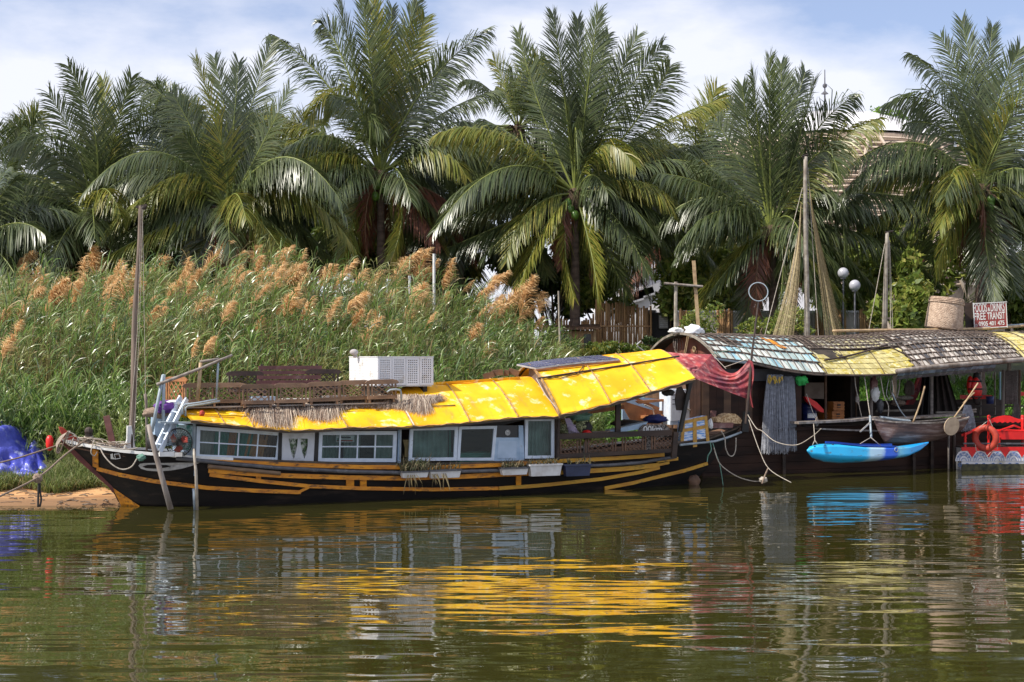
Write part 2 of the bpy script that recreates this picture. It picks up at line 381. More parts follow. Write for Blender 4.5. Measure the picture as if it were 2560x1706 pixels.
def ground_material():
    m = bpy.data.materials.new('river_bank_soil'); m.use_nodes = True
    N, L = m.node_tree.nodes, m.node_tree.links; b = N['Principled BSDF']; b.inputs['Roughness'].default_value = 0.9
    t = N.new('ShaderNodeTexCoord'); sx = N.new('ShaderNodeSeparateXYZ'); L.new(t.outputs['Object'], sx.inputs[0])
    n = N.new('ShaderNodeTexNoise'); n.inputs['Scale'].default_value = 1.6; n.inputs['Detail'].default_value = 8; L.new(t.outputs['Object'], n.inputs['Vector'])
    mp_ = N.new('ShaderNodeMapping'); mp_.inputs['Scale'].default_value = (0.6, 5, 5); L.new(t.outputs['Object'], mp_.inputs[0])
    n2 = N.new('ShaderNodeTexNoise'); n2.inputs['Scale'].default_value = 2.5; n2.inputs['Detail'].default_value = 8; L.new(mp_.outputs[0], n2.inputs['Vector'])
    r2 = N.new('ShaderNodeValToRGB'); e = r2.color_ramp.elements; e[0].position = 0.38; e[1].position = 0.62
    e[0].color = C(0.36, 0.16, 0.06); e[1].color = C(0.74, 0.44, 0.20); L.new(n2.outputs['Fac'], r2.inputs[0])  # darker streaks in the sand colour for dirt and painted shadow
    r3 = N.new('ShaderNodeValToRGB'); e = r3.color_ramp.elements; e[0].color = C(0.05, 0.04, 0.022); e[1].color = C(0.06, 0.085, 0.02); L.new(n.outputs['Fac'], r3.inputs[0])
    ad = N.new('ShaderNodeMath'); ad.operation = 'MULTIPLY_ADD'; ad.inputs[1].default_value = 0.5; L.new(n.outputs['Fac'], ad.inputs[0]); L.new(sx.outputs['Z'], ad.inputs[2])
    mr = N.new('ShaderNodeMapRange'); mr.inputs['From Min'].default_value = 0.50; mr.inputs['From Max'].default_value = 0.72; L.new(ad.outputs[0], mr.inputs['Value'])
    mx = N.new('ShaderNodeMixRGB'); L.new(mr.outputs[0], mx.inputs[0]); L.new(r2.outputs[0], mx.inputs[1]); L.new(r3.outputs[0], mx.inputs[2])
    wet = N.new('ShaderNodeMapRange'); wet.inputs['From Min'].default_value = 0.03; wet.inputs['From Max'].default_value = 0.12; ad2 = N.new('ShaderNodeMath'); ad2.operation = 'MULTIPLY_ADD'; ad2.inputs[1].default_value = -0.06; L.new(n2.outputs['Fac'], ad2.inputs[0]); L.new(sx.outputs['Z'], ad2.inputs[2]); L.new(ad2.outputs[0], wet.inputs['Value'])
    mw_ = N.new('ShaderNodeMixRGB'); L.new(wet.outputs[0], mw_.inputs[0]); mw_.inputs[1].default_value = C(0.24, 0.13, 0.06); L.new(mx.outputs[0], mw_.inputs[2]); L.new(mw_.outputs[0], b.inputs['Base Color'])
    bp = N.new('ShaderNodeBump'); bp.inputs['Distance'].default_value = 0.04; L.new(n2.outputs['Fac'], bp.inputs['Height']); L.new(bp.outputs[0], b.inputs['Normal'])
    return m
xs = np.concatenate([np.linspace(-1500, -40, 12), np.linspace(-36, 40, 130), np.linspace(45, 1500, 12)])
ys = np.concatenate([np.linspace(26, 60, 90), np.linspace(64, 2000, 20)])
X, Y = np.meshgrid(xs, ys, indexing='ij')
Z = Tz(X, Y)
nz = np.sin(X * 1.7 + 2 * np.sin(Y * 0.9)) * np.cos(Y * 1.3 + np.sin(X * 0.7)) * 0.05
Z = Z + np.where((Y - Ys(X)) > 0.3, nz * np.clip((Y - Ys(X)) / 2, 0, 1.5), nz * 0.2)
nx, ny = X.shape
I = np.arange(nx * ny).reshape(nx, ny)
np_mesh('river_bank', np.stack([X.ravel(), Y.ravel(), Z.ravel()], 1), np.stack([I[:-1, :-1].ravel(), I[1:, :-1].ravel(), I[1:, 1:].ravel(), I[:-1, 1:].ravel()], 1),
        ground_material(), smooth=True, kind='structure', label='sandy river bank rising behind the moored boats')

def water_material():
    m = bpy.data.materials.new('river_water'); m.use_nodes = True
    N, L = m.node_tree.nodes, m.node_tree.links; b = N['Principled BSDF']
    b.inputs['Base Color'].default_value = C(0.034, 0.032, 0.007); b.inputs['Roughness'].default_value = 0.02
    b.inputs['IOR'].default_value = 1.72; b.inputs['Specular IOR Level'].default_value = 1.0
    t = N.new('ShaderNodeTexCoord')
    def noise(sx, sy, scale, det, w, rot=0):
        mp_ = N.new('ShaderNodeMapping'); mp_.inputs['Scale'].default_value = (sx, sy, 1); mp_.inputs['Rotation'].default_value = (0, 0, rot)
        L.new(t.outputs['Object'], mp_.inputs[0])
        n = N.new('ShaderNodeTexNoise'); n.inputs['Scale'].default_value = scale; n.inputs['Detail'].default_value = det; n.inputs['Roughness'].default_value = 0.45
        L.new(mp_.outputs[0], n.inputs['Vector'])
        mu = N.new('ShaderNodeMath'); mu.operation = 'MULTIPLY'; mu.inputs[1].default_value = w; L.new(n.outputs['Fac'], mu.inputs[0]); return mu.outputs[0]
    a = noise(0.30, 1.0, 0.62, 1.5, 1.25, 0.12)
    c = noise(0.42, 1.3, 2.0, 1.0, 0.34, -0.1)
    d = noise(0.55, 1.6, 5.0, 1.0, 0.03, 0.05)
    s1 = N.new('ShaderNodeMath'); L.new(a, s1.inputs[0]); L.new(c, s1.inputs[1])
    s2 = N.new('ShaderNodeMath'); L.new(s1.outputs[0], s2.inputs[0]); L.new(d, s2.inputs[1])
    bp = N.new('ShaderNodeBump'); bp.inputs['Strength'].default_value = 1.0; bp.inputs['Distance'].default_value = 0.034
    L.new(s2.outputs[0], bp.inputs['Height']); L.new(bp.outputs[0], b.inputs['Normal'])
    return m
wv = MB(); wv.add([(-1500, -200, 0), (1500, -200, 0), (1500, 60, 0), (-1500, 60, 0)], [(0, 1, 2, 3)])
wo_ = wv.build('river_water', water_material(), kind='structure', label='calm green brown river with soft ripples', at=(0, 0, 0))

# ================================================================ vegetation
M['frond'] = leafmat('palm_leaf', [(0.046, 0.070, 0.026), (0.076, 0.108, 0.038), (0.120, 0.150, 0.052), (0.098, 0.112, 0.055)], 0.34, 0.28, spec=0.8)
M['frond_y'] = leafmat('yellowing_palm_leaf', [(0.10, 0.14, 0.026), (0.20, 0.22, 0.04), (0.32, 0.28, 0.06)], 0.38, 0.3)
M['frond_d'] = leafmat('dead_palm_leaf', [(0.16, 0.05, 0.025), (0.22, 0.09, 0.05), (0.10, 0.04, 0.03)], 0.6, 0.2)
M['rachis'] = mat('palm_midrib', (0.22, 0.25, 0.05), (0.12, 0.15, 0.04), 3, 0.45)
M['rachis_d'] = mat('dead_midrib', (0.22, 0.13, 0.07), None, 3, 0.6)
M['trunk'] = mat('palm_trunk_bark', (0.16, 0.11, 0.085), (0.075, 0.05, 0.04), 3, 0.9, 0.02, 9, stretch=(1, 1, 3))
M['fibre'] = mat('palm_fibre', (0.11, 0.07, 0.04), (0.05, 0.03, 0.02), 6, 0.9, 0.03, 12)
M['coconut'] = mat('green_coconut', (0.10, 0.20, 0.03), (0.06, 0.13, 0.025), 3, 0.35)

def frond_mesh(name, p0, c, p2, rng, wid=1.0, mats=None, dead=False):
    n = 16
    t = np.linspace(0, 1, n)[:, None]
    p0, c, p2 = [np.array(v, dtype=float) for v in (p0, c, p2)]
    pts = (1 - t) ** 2 * p0 + 2 * t * (1 - t) * c + t * t * p2
    seg = np.linalg.norm(np.diff(pts, axis=0), axis=1); Ltot = seg.sum()
    mb = MB(); mb.tube([Vector(p) for p in pts], [0.045 * (1 - 0.85 * k / (n - 1)) * (0.6 + 0.1 * Ltot) for k in range(n)], 5, mi=1, cap=False)
    V = [np.array(mb.v)]; Fq = [np.array([f for f in mb.f])]; MI = [np.ones(len(mb.f), int)]; off = len(mb.v)
    cnt = int(max(30, Ltot / 0.046))
    up = np.array([0, 0, 1.0])
    pm = (p2 - p0); pn = np.cross(pm, c - p0)
    mz = abs((pts[n // 2] - pts[1])[2]) / (np.linalg.norm(pts[n // 2] - pts[1]) + 1e-9)
    if mz > 0.72: roll = math.radians(rng.uniform(40, 110)) * rng.choice([-1, 1])
    else: roll = math.radians(rng.uniform(-28, 28))
    for sgn in (-1, 1):
        u = np.linspace(0.13, 0.995, cnt) + NR.uniform(-0.004, 0.004, cnt); u = np.clip(u, 0, 1)[:, None]
        B = (1 - u) ** 2 * p0 + 2 * u * (1 - u) * c + u * u * p2
        T = 2 * (1 - u) * (c - p0) + 2 * u * (p2 - c); T /= np.linalg.norm(T, axis=1)[:, None] + 1e-9
        hz = np.sqrt(np.clip(1 - T[:, 2:3] ** 2, 0, 1))
        S = np.cross(T, up); sn = np.linalg.norm(S, axis=1)[:, None]
        alt = pn / (np.linalg.norm(pn) + 1e-9)
        S = np.where(sn > 0.25, S / (sn + 1e-9), alt[None, :] * np.sign((S @ alt)[:, None] + 1e-6))
        Nn = np.cross(S, T)
        S2 = S * math.cos(roll) + Nn * math.sin(roll); N2 = -S * math.sin(roll) + Nn * math.cos(roll)
        uu = u[:, 0]
        prof = np.interp(uu, [0.1, 0.2, 0.45, 0.75, 0.92, 1.0], [0.55, 0.85, 1.0, 0.80, 0.52, 0.36])[:, None]
        l = (1.18 + 0.34 * hz) * wid * prof * NR.uniform(0.70, 1.15, (cnt, 1))
        d = S2 * sgn * NR.uniform(0.70, 0.95, (cnt, 1)) + T * (np.interp(uu, [0, 0.7, 1], [0.5, 0.75, 1.5])[:, None] + 0.30 * (1 - hz)) + N2 * NR.uniform(0.0, 0.28, (cnt, 1)) + NR.normal(0, 0.085, (cnt, 3))
        d /= np.linalg.norm(d, axis=1)[:, None]
        g = (0.05 + 1.05 * hz ** 2) * (1.9 if dead else 1.0) * NR.uniform(0.7, 1.25, (cnt, 1))
        q0 = B
        d1 = d - up * g * 0.45; d1 /= np.linalg.norm(d1, axis=1)[:, None]
        d2 = d - up * g * 1.15; d2 /= np.linalg.norm(d2, axis=1)[:, None]
        d3 = d - up * g * 2.0 + NR.normal(0, 0.10, (cnt, 3)); d3 /= np.linalg.norm(d3, axis=1)[:, None]
        q1 = q0 + d1 * l * 0.33; q2 = q1 + d2 * l * 0.34; q3 = q2 + d3 * l * 0.33
        w = T - d2 * np.sum(T * d2, axis=1)[:, None]; w /= np.linalg.norm(w, axis=1)[:, None] + 1e-9
        w = w * 0.0185 * NR.uniform(0.8, 1.3, (cnt, 1))
        Vv = np.stack([q0 - w * 0.6, q0 + w * 0.6, q1 - w, q1 + w, q2 - w * 0.9, q2 + w * 0.9, q3 - w * 0.12, q3 + w * 0.12], 1).reshape(-1, 3)
        b = np.arange(cnt)[:, None] * 8 + off
        q = np.concatenate([b + np.array([[0, 1, 3, 2]]), b + np.array([[2, 3, 5, 4]]), b + np.array([[4, 5, 7, 6]])], 0)
        V.append(Vv); Fq.append(q); MI.append(np.zeros(len(q), int)); off += len(Vv)
    return np.concatenate(V), np.concatenate(Fq), np.concatenate(MI)

def make_frond(parent, origin, p0, pm, p2, rng, kind='g', wid=1.0):
    """p0 crown, pm point on the curve half way, p2 tip: all world; mesh made relative to origin"""
    p0, pm, p2 = Vector(p0), Vector(pm), Vector(p2)
    c = pm * 2 - (p0 + p2) * 0.5
    V, Fq, MI = frond_mesh('frond', p0 - origin, c - origin, p2 - origin, rng, wid, dead=(kind == 'd'))
    ms = {'g': [M['frond'], M['rachis']], 'y': [M['frond_y'], M['rachis']], 'd': [M['frond_d'], M['rachis_d']]}[kind]
    o = np_mesh('frond', V, Fq, ms, parent, mi=MI)
    if kind == 'd': o['label'] = 'dead reddish brown frond'
    if kind == 'y': o['label'] = 'yellowing frond'
    return o

PALMS = []
def palm(px, py, Y, label, ox=0, oy=0, s=1.0, fronds=(), nrand=0, size=4.6, base=None, coco=0, lean=0.0, seed=0, side=9, trunk_r=0.17, group='coconut palms on the river bank'):
    rng = random.Random(seed + 17)
    crown = P(px, py, Y)
    bx = crown.x + lean; by = Y + 0.2; gz = float(Tz(bx, by)) if base is None else base
    o = Vector((bx, by, gz))
    root = thing('coconut_palm', label, 'palm tree', o, group=group)
    h = crown - o
    tp = [Vector((0, 0, -0.3))] + [Vector((h.x * (k / 10) ** 1.6, h.y * k / 10, h.z * k / 10)) for k in range(1, 11)]
    tube_pts = []; rr = []
    for i in range(len(tp) - 1):
        for q in range(4):
            f = q / 4; tube_pts.append(tp[i].lerp(tp[i + 1], f)); k = (i + f) / 10
            rr.append(trunk_r * (1.25 - 0.45 * min(1, k * 1.3)) * (1.0 + (0.07 if q % 2 else 0)) * (1.25 if i == 0 else 1))
    MB().tube(tube_pts, rr, 12).build('trunk', M['trunk'], root, smooth=True)
    # heart of the crown: fibre, leaf bases
    mb = MB(); mb.ball(h + Vector((0, 0, -0.15)), 0.33, 10, 7, (1, 1, 1.5))
    for k in range(26):
        a = rng.uniform(0, 6.28); e = rng.uniform(-0.9, 0.9); r = rng.uniform(0.5, 1.0)
        d = Vector((math.cos(a) * math.cos(e), math.sin(a) * math.cos(e), math.sin(e)))
        mb.tube([h + d * 0.15, h + d * r * 0.6, h + d * r + Vector((0, 0, -0.35 * r))], [0.05, 0.035, 0.012], 5)
    mb.build('crown_base', M['fibre'], root)
    for k in range(coco):
        a = rng.uniform(-2.9, -0.2) if k < 6 else rng.uniform(0, 6.28)
        b = MB(); b.ball(h + Vector((math.cos(a) * 0.36, math.sin(a) * 0.36, -0.28 - 0.22 * (k % 3))), 0.16, 12, 8, (1, 1, 1.2)); b.build('coconut', M['coconut'], root, smooth=True)
    for f in fronds:
        mx, my, tx, ty = f[:4]; kd = f[4] if len(f) > 4 else rng.choice('ggggggy'); dy = f[5] if len(f) > 5 else rng.uniform(-1.6, 1.6)
        p2 = P(ox + tx / s, oy + ty / s, Y + dy); pm = P(ox + mx / s, oy + my / s, Y + dy * 0.5)
        make_frond(root, o, crown + Vector((0, 0, 0.1)), pm, p2, rng, kd, 1.0)
    if fronds:
        for k in range(14):
            a = 6.283 * (k + rng.random() * 0.6) / 14 * (1 if k % 2 else 2); e = rng.uniform(-0.75, 0.35); a = a if abs(math.sin(a) + 1) > .25 or e > -.2 else a + 1.3; L_ = size * rng.uniform(0.75, 1.0); d0 = Vector((math.cos(a) * math.cos(e), math.sin(a) * math.cos(e) * .8, math.sin(e)))
            make_frond(root, o, crown + Vector((0, 0, 0.05)), crown + d0 * L_ * .5 + Vector((0, 0, .1)), crown + d0 * L_ * .98 + Vector((0, 0, -L_ * .34)), rng, rng.choice('ggggyd' if e < -.4 else 'ggggggy'), 1.0)
    if fronds:
        for k in range(side):                                     # long arching side fronds
            a = (0.0 if k % 2 else math.pi) + rng.uniform(-.75, .75); e = rng.uniform(.2, .75); L_ = size * rng.uniform(1.15, 1.4); hd = Vector((math.cos(a), math.sin(a) * .8, 0))
            make_frond(root, o, crown + Vector((0, 0, 0.1)), crown + hd * L_ * .46 + Vector((0, 0, L_ * .46 * math.tan(e) * .62 + .3)), crown + hd * L_ * .92 + Vector((0, 0, L_ * (.50 * math.tan(e) - .42))), rng, rng.choice('ggggggy'), 1.05)
        for k in range(3):                                     # dead fronds hanging along the trunk
            a = rng.uniform(0, 6.28); hd = Vector((math.cos(a), math.sin(a), 0))
            make_frond(root, o, crown + Vector((0, 0, -.1)), crown + hd * .8 + Vector((0, 0, -.9)), crown + hd * .9 + Vector((0, 0, -rng.uniform(2.2, 3.1))), rng, 'd', .7)
    for k in range(nrand if not fronds else 0):
        a = 6.283 * (k + rng.random() * 0.7) / nrand * 3.0
        e = rng.uniform(-0.65, 1.30) ; L_ = size * rng.uniform(0.85, 1.1)
        dx, dyy = math.cos(a), math.sin(a)
        d0 = Vector((dx * math.cos(e), dyy * math.cos(e) * 0.8, math.sin(e)))
        droop = (0.15 + 0.62 * math.cos(max(e, -0.2))) * L_ * 0.62
        pm = crown + d0 * L_ * 0.5 + Vector((0, 0, -droop * 0.22)); p2 = crown + d0 * L_ * 0.93 + Vector((0, 0, -droop))
        make_frond(root, o, crown + Vector((0, 0, 0.1)), pm, p2, rng, rng.choice('ggggggy' if e > -0.3 else 'gyyd'), 1.0)
    return root

c2 = dict(ox=600, oy=0, s=1.96)
palm(952, 446, 54, 'tall palm with green coconuts standing behind the white crate block', **c2, coco=7, seed=1, nrand=6, fronds=[
    (430, 420, 160, 175), (590, 430, 480, 5, 'g'), (650, 430, 600, -40, 'g'), (690, 430, 645, -40, 'y', -.3), (715, 430, 745, 40, 'g'), (765, 400, 870, 5), (800, 420, 905, 90),
    (890, 450, 1215, 150, 'g'), (930, 600, 1260, 440), (945, 735, 1110, 870, 'y', -1.2), (525, 485, 330, 585, 'y', -1), (370, 640, -20, 545), (310, 680, 30, 830, 'y', -1),
    (310, 895, -40, 1080, 'g', -1.5), (340, 985, -60, 1180, 'g', -1), (565, 1040, 490, 1370, 'y', -1.5), (790, 1030, 735, 1280, 'y', -2), (850, 1010, 980, 1200, 'd', -1),
    (960, 950, 1080, 1080, 'd', 0.5), (620, 620, 700, 640, 'g', -2), (520, 330, 400, 120, 'g', 1.0), (640, 620, 470, 480, 'g', -2), (860, 560, 1010, 330, 'g', 1), (1000, 620, 1200, 640, 'g', .5)])
c3 = dict(ox=1100, oy=0, s=1.7425)
palm(1438, 492, 53, 'broad palm with drooping front fronds, in front of the bamboo hut', **c3, coco=3, seed=2, nrand=5, fronds=[
    (545, 440, 492, 62, 'g'), (600, 420, 600, 85, 'g'), (640, 420, 690, 52, 'g'), (665, 430, 735, 150, 'g'), (710, 500, 860, 155), (770, 480, 970, 195), (860, 520, 1000, 290, 'g'), (880, 590, 1240, 430, 'y'),
    (900, 690, 1240, 615), (1050, 700, 1385, 915, 'g', -.5), (860, 790, 1040, 955, 'y', -1.5), (960, 940, 1260, 1240, 'g', -1), (700, 1050, 815, 1290, 'g', 0), (655, 1080, 690, 1320, 'y', -1.8),
    (545, 1050, 585, 1300, 'y', -1.5), (395, 915, 290, 1140, 'y', -1.5), (270, 765, 20, 890, 'g', -1), (300, 885, -10, 985, 'g', 0), (260, 985, -10, 1100, 'g', .5), (270, 590, -20, 590, 'y', -1),
    (440, 480, 340, 140, 'g', .8), (560, 500, 505, 330, 'g', -1), (590, 560, 600, 740, 'g', -2.4), (700, 640, 850, 720, 'y', -1.8), (380, 640, 190, 520, 'g', .8), (900, 760, 1150, 1010, 'g', 1.0),
    (840, 880, 1000, 1150, 'g', .8), (450, 1000, 470, 1200, 'g', .8)])
c4 = dict(ox=1760, oy=0, s=1.8237)
palm(1928, 585, 51, 'palm with upright dark fronds and a brown trunk behind the tall boat mast', **c4, side=4, coco=3, seed=3, nrand=4, size=4.2, lean=0.15, fronds=[
    (300, 640, 300, 262, 'g'), (345, 640, 352, 290, 'g'), (220, 680, 175, 395), (250, 620, 225, 330, 'g'), (380, 640, 462, 330, 'g'), (430, 640, 500, 380), (470, 660, 685, 440, 'g'), (520, 730, 790, 545, 'y'),
    (520, 700, 620, 850, 'g', -1.5), (560, 860, 640, 1180, 'g', -1), (720, 880, 1115, 1010, 'g', -.5), (690, 1060, 1075, 1300, 'g', -.2), (470, 1120, 640, 1420, 'g', -1),
    (410, 1110, 620, 1330, 'y', -2), (360, 1160, 330, 1500, 'g', -1), (150, 880, -60, 700, 'g'), (60, 870, -200, 790, 'g'), (90, 960, -120, 1120, 'g'), (180, 1150, 30, 1330, 'g', -.8), (240, 1200, 190, 1480, 'g', .5),
    (180, 780, 60, 560, 'g', 1), (600, 900, 860, 1160, 'y', .8)])
palm(2452, 482, 51, 'rightmost tall palm rising behind the round basket and the red sign', **c4, side=3, coco=8, seed=4, nrand=5, fronds=[
    (1245, 500, 1175, 95, 'g'), (1280, 500, 1315, 125, 'g'), (1240, 560, 1080, 170, 'g'), (1330, 520, 1440, 225), (1380, 560, 1500, 290), (1180, 500, 945, 250, 'g'), (1100, 500, 825, 480), (1130, 620, 940, 560, 'g'),
    (980, 655, 665, 760, 'g', -.8), (950, 800, 690, 850, 'y', .3), (960, 900, 720, 1060, 'y', 0), (1165, 760, 1100, 910, 'y', -2), (1140, 1020, 1060, 1240, 'y', -1), (1280, 1080, 1330, 1370, 'g', -1.8),
    (1340, 1080, 1420, 1330, 'g', -1), (1400, 960, 1600, 1180, 'g'), (1420, 860, 1650, 960, 'y'), (1420, 780, 1660, 720), (1340, 640, 1500, 450, 'y', -1), (1390, 700, 1640, 560), (1230, 1080, 1180, 1380, 'g', .8),
    (1080, 950, 900, 1230, 'g', .8)])
c1 = dict(ox=0, oy=100, s=1.96)
palm(226, 565, 52, 'leftmost full palm with arching fronds above the reeds', **c1, seed=5, nrand=6, coco=2, fronds=[
    (400, 600, 240, 265), (430, 560, 385, 235, 'g'), (470, 500, 335, 130, 'g'), (500, 520, 505, 200, 'y'), (545, 520, 645, 185, 'g'), (560, 600, 700, 330, 'g'), (300, 570, 60, 520), (180, 670, -60, 690), (190, 760, -90, 940),
    (200, 880, -60, 960, 'g', -1), (230, 990, 10, 1180, 'y', -1.5), (500, 730, 590, 850, 'y', -2), (620, 700, 850, 640), (620, 590, 820, 300, 'g', 1), (450, 1000, 430, 1190, 'g', -1), (560, 960, 700, 1150, 'g', -.5), (330, 960, 190, 1160, 'g', -.5), (360, 680, 240, 560, 'g', -1)])
palm(566, 528, 52, 'palm with a hanging dead frond, behind the left mast', **c1, seed=6, nrand=6, coco=2, fronds=[
    (1090, 520, 960, 95, 'y'), (1140, 480, 1170, 110, 'g'), (1180, 500, 1330, 20, 'g'), (1120, 500, 1050, 90, 'g'), (1240, 600, 1420, 240, 'g'), (950, 560, 700, 430), (900, 655, 620, 900, 'y', -1.5), (880, 800, 560, 1000, 'g', -1), (820, 905, 370, 1160, 'y', -1.8),
    (980, 520, 850, 270, 'g'), (940, 440, 700, 200, 'g', 1), (1260, 680, 1500, 650), (1080, 900, 1065, 1090, 'd', -1.2), (1180, 1000, 1300, 1200, 'g'), (1000, 1000, 900, 1200, 'g'), (1250, 850, 1450, 1000, 'g'), (1010, 640, 900, 470, 'g', -1)])
BP = [(20, 470, 58, 'half hidden palm at the left edge behind the full one', 4.3, 7), (425, 440, 62, 'further palm whose tips show between the two left palms', 5.0, 8),
      (742, 430, 64, 'further palm low between the masted boat and the coconut palm', 4.3, 9), (1295, 330, 60, 'tall further palm whose fronds rise behind the broad palm', 4.9, 10),
      (1738, 425, 60, 'pale green further palm right of the broad palm', 4.3, 11), (1150, 560, 57, 'shaded palm between the coconut palm and the broad palm', 4.6, 12),
      (-60, 620, 50, 'palm mostly cut off by the left edge of the photo', 4.4, 13), (2640, 620, 55, 'palm mostly cut off by the right edge of the photo', 4.4, 14),
      (600, 470, 60, 'palm directly behind the one with the dead frond', 4.4, 15), (1690, 580, 58, 'dark palm behind the crossed poles, low crown', 4.2, 16)]
for (px, py, Y, lb, sz, sd) in BP:
    palm(px, py, Y, lb, seed=sd, nrand=30, size=sz, coco=0)

# ---------------------------------------------------------------- leaf clouds
def leaf_cloud(name, blobs, n, size, m, parent, seed, origin=(0, 0, 0), droop=0.3):
    rs = np.random.RandomState(seed)
    vol = np.array([b[3] * b[4] * b[5] for b in blobs]) ** 0.7; vol = vol / vol.sum()
    idx = rs.choice(len(blobs), n, p=vol); B = np.array(blobs)[idx]
    d = rs.normal(0, 1, (n, 3)); d /= np.linalg.norm(d, axis=1)[:, None]
    r = rs.uniform(0.45, 1.0, (n, 1)) ** 0.6 * (1 + 0.22 * np.sin(d[:, 0:1] * 5 + B[:, 0:1]) * np.cos(d[:, 2:3] * 6))
    c = B[:, :3] + d * B[:, 3:6] * r
    a = rs.normal(0, 1, (n, 3)) + d * 0.6; a[:, 2] -= droop; a /= np.linalg.norm(a, axis=1)[:, None]
    b = np.cross(a, rs.normal(0, 1, (n, 3))); b /= np.linalg.norm(b, axis=1)[:, None]
    s_ = size * rs.uniform(0.6, 1.4, (n, 1))
    V = np.stack([c - a * s_, c + b * s_ * 0.42, c + a * s_, c - b * s_ * 0.42], 1).reshape(-1, 3) - np.array(origin)
    Fq = np.arange(n * 4).reshape(n, 4)
    return np_mesh(name, V, Fq, m, parent)

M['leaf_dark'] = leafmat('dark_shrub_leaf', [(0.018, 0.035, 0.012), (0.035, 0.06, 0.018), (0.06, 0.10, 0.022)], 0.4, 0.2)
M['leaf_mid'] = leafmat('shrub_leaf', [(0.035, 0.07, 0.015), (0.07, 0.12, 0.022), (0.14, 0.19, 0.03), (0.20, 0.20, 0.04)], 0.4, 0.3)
M['leaf_sun'] = leafmat('sunlit_shrub_leaf', [(0.07, 0.11, 0.02), (0.14, 0.20, 0.035), (0.24, 0.30, 0.06), (0.32, 0.30, 0.08)], 0.4, 0.35)  # brighter version of the shrub leaf, sunlight put into its colour
M['leaf_bright'] = leafmat('bright_leaf', [(0.08, 0.17, 0.02), (0.14, 0.26, 0.03), (0.20, 0.30, 0.04)], 0.4, 0.35)
M['bark'] = mat('branch_bark', (0.20, 0.15, 0.11), (0.10, 0.07, 0.05), 8, 0.9)
M['flower'] = leafmat('pink_flower', [(0.5, 0.05, 0.12), (0.6, 0.12, 0.2)], 0.5, 0.3)

def tree(name, px, pytop, pybot, wpx, Y, label, cat, n, size, m, seed, group=None, flowers=0):
    rng = random.Random(seed); top = P(px, pytop, Y); x = top.x; gz = float(Tz(x, Y)); w = wpx * Y / FP / 2; o = Vector((x, Y, gz))
    zb = max(CH - (pybot - HY) * Y / FP, gz + 0.15)
    root = thing(name, label, cat, o, group=group)
    blobs = []; H = top.z - zb
    for k in range(9):
        bx = x + rng.uniform(-1, 1) * w * 0.75; bz = zb + H * rng.uniform(0.15, 0.88); rr = rng.uniform(0.28, 0.5)
        blobs.append((bx, Y + rng.uniform(-0.8, 0.8), bz, w * rr, min(1.3, w * rr), H * rr * 0.6))
    leaf_cloud('crown', blobs, n, size, m, root, seed, o)
    tk = MB(); tk.tube([(0, 0, -0.1), (0.05, 0, (zb - gz) * 0.6), (0, 0, zb - gz + H * 0.5)], [0.09, 0.07, 0.03], 7)
    for k in range(7):
        b = blobs[k]; tk.tube([(0, 0, max(0.1, (zb - gz) * 0.5)), Vector(b[:3]) * 0.5 + Vector((x, Y, zb)) * 0.5 - o, Vector(b[:3]) - o], [0.05, 0.035, 0.015], 5)
    tk.build('trunk', M['bark'], root)
    if flowers:
        leaf_cloud('flower', blobs, flowers, size * 0.5, M['flower'], root, seed + 1, o)
    return root
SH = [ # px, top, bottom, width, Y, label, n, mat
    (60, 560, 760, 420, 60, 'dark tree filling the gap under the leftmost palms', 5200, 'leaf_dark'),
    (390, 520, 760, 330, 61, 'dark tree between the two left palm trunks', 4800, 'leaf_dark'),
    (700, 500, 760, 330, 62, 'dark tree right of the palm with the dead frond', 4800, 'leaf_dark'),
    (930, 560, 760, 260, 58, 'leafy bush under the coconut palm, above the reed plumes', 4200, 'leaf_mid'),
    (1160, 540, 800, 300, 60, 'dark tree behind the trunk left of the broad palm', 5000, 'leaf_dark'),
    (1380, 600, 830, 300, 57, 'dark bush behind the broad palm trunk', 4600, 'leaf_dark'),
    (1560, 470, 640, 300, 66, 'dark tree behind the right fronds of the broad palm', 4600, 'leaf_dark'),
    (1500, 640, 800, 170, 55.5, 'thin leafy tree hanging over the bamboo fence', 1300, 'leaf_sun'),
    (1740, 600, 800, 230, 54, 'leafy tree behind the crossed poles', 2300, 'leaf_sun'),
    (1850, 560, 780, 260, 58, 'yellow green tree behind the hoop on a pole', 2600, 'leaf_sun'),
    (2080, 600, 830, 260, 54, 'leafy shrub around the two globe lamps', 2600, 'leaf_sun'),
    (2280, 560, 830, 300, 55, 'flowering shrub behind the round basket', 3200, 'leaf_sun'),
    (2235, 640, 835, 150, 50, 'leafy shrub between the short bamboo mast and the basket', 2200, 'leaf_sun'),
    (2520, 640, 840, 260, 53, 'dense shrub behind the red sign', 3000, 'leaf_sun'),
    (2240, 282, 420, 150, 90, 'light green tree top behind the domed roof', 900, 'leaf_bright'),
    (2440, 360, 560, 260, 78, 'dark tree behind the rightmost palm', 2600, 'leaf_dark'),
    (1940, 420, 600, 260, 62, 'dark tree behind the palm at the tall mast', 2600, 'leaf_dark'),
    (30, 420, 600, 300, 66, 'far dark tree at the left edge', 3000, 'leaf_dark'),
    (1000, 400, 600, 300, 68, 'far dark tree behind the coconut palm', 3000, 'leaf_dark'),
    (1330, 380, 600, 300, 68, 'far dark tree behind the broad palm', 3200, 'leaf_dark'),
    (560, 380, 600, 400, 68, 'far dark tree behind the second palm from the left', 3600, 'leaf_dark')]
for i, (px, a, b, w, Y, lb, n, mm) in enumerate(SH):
    tree('leafy_tree', px, a, b, w, Y, lb, 'tree', int(n * 1.35), 0.17 if mm != 'leaf_bright' else 0.16, M[mm], 40 + i, flowers=60 if 'flower' in lb else 0)
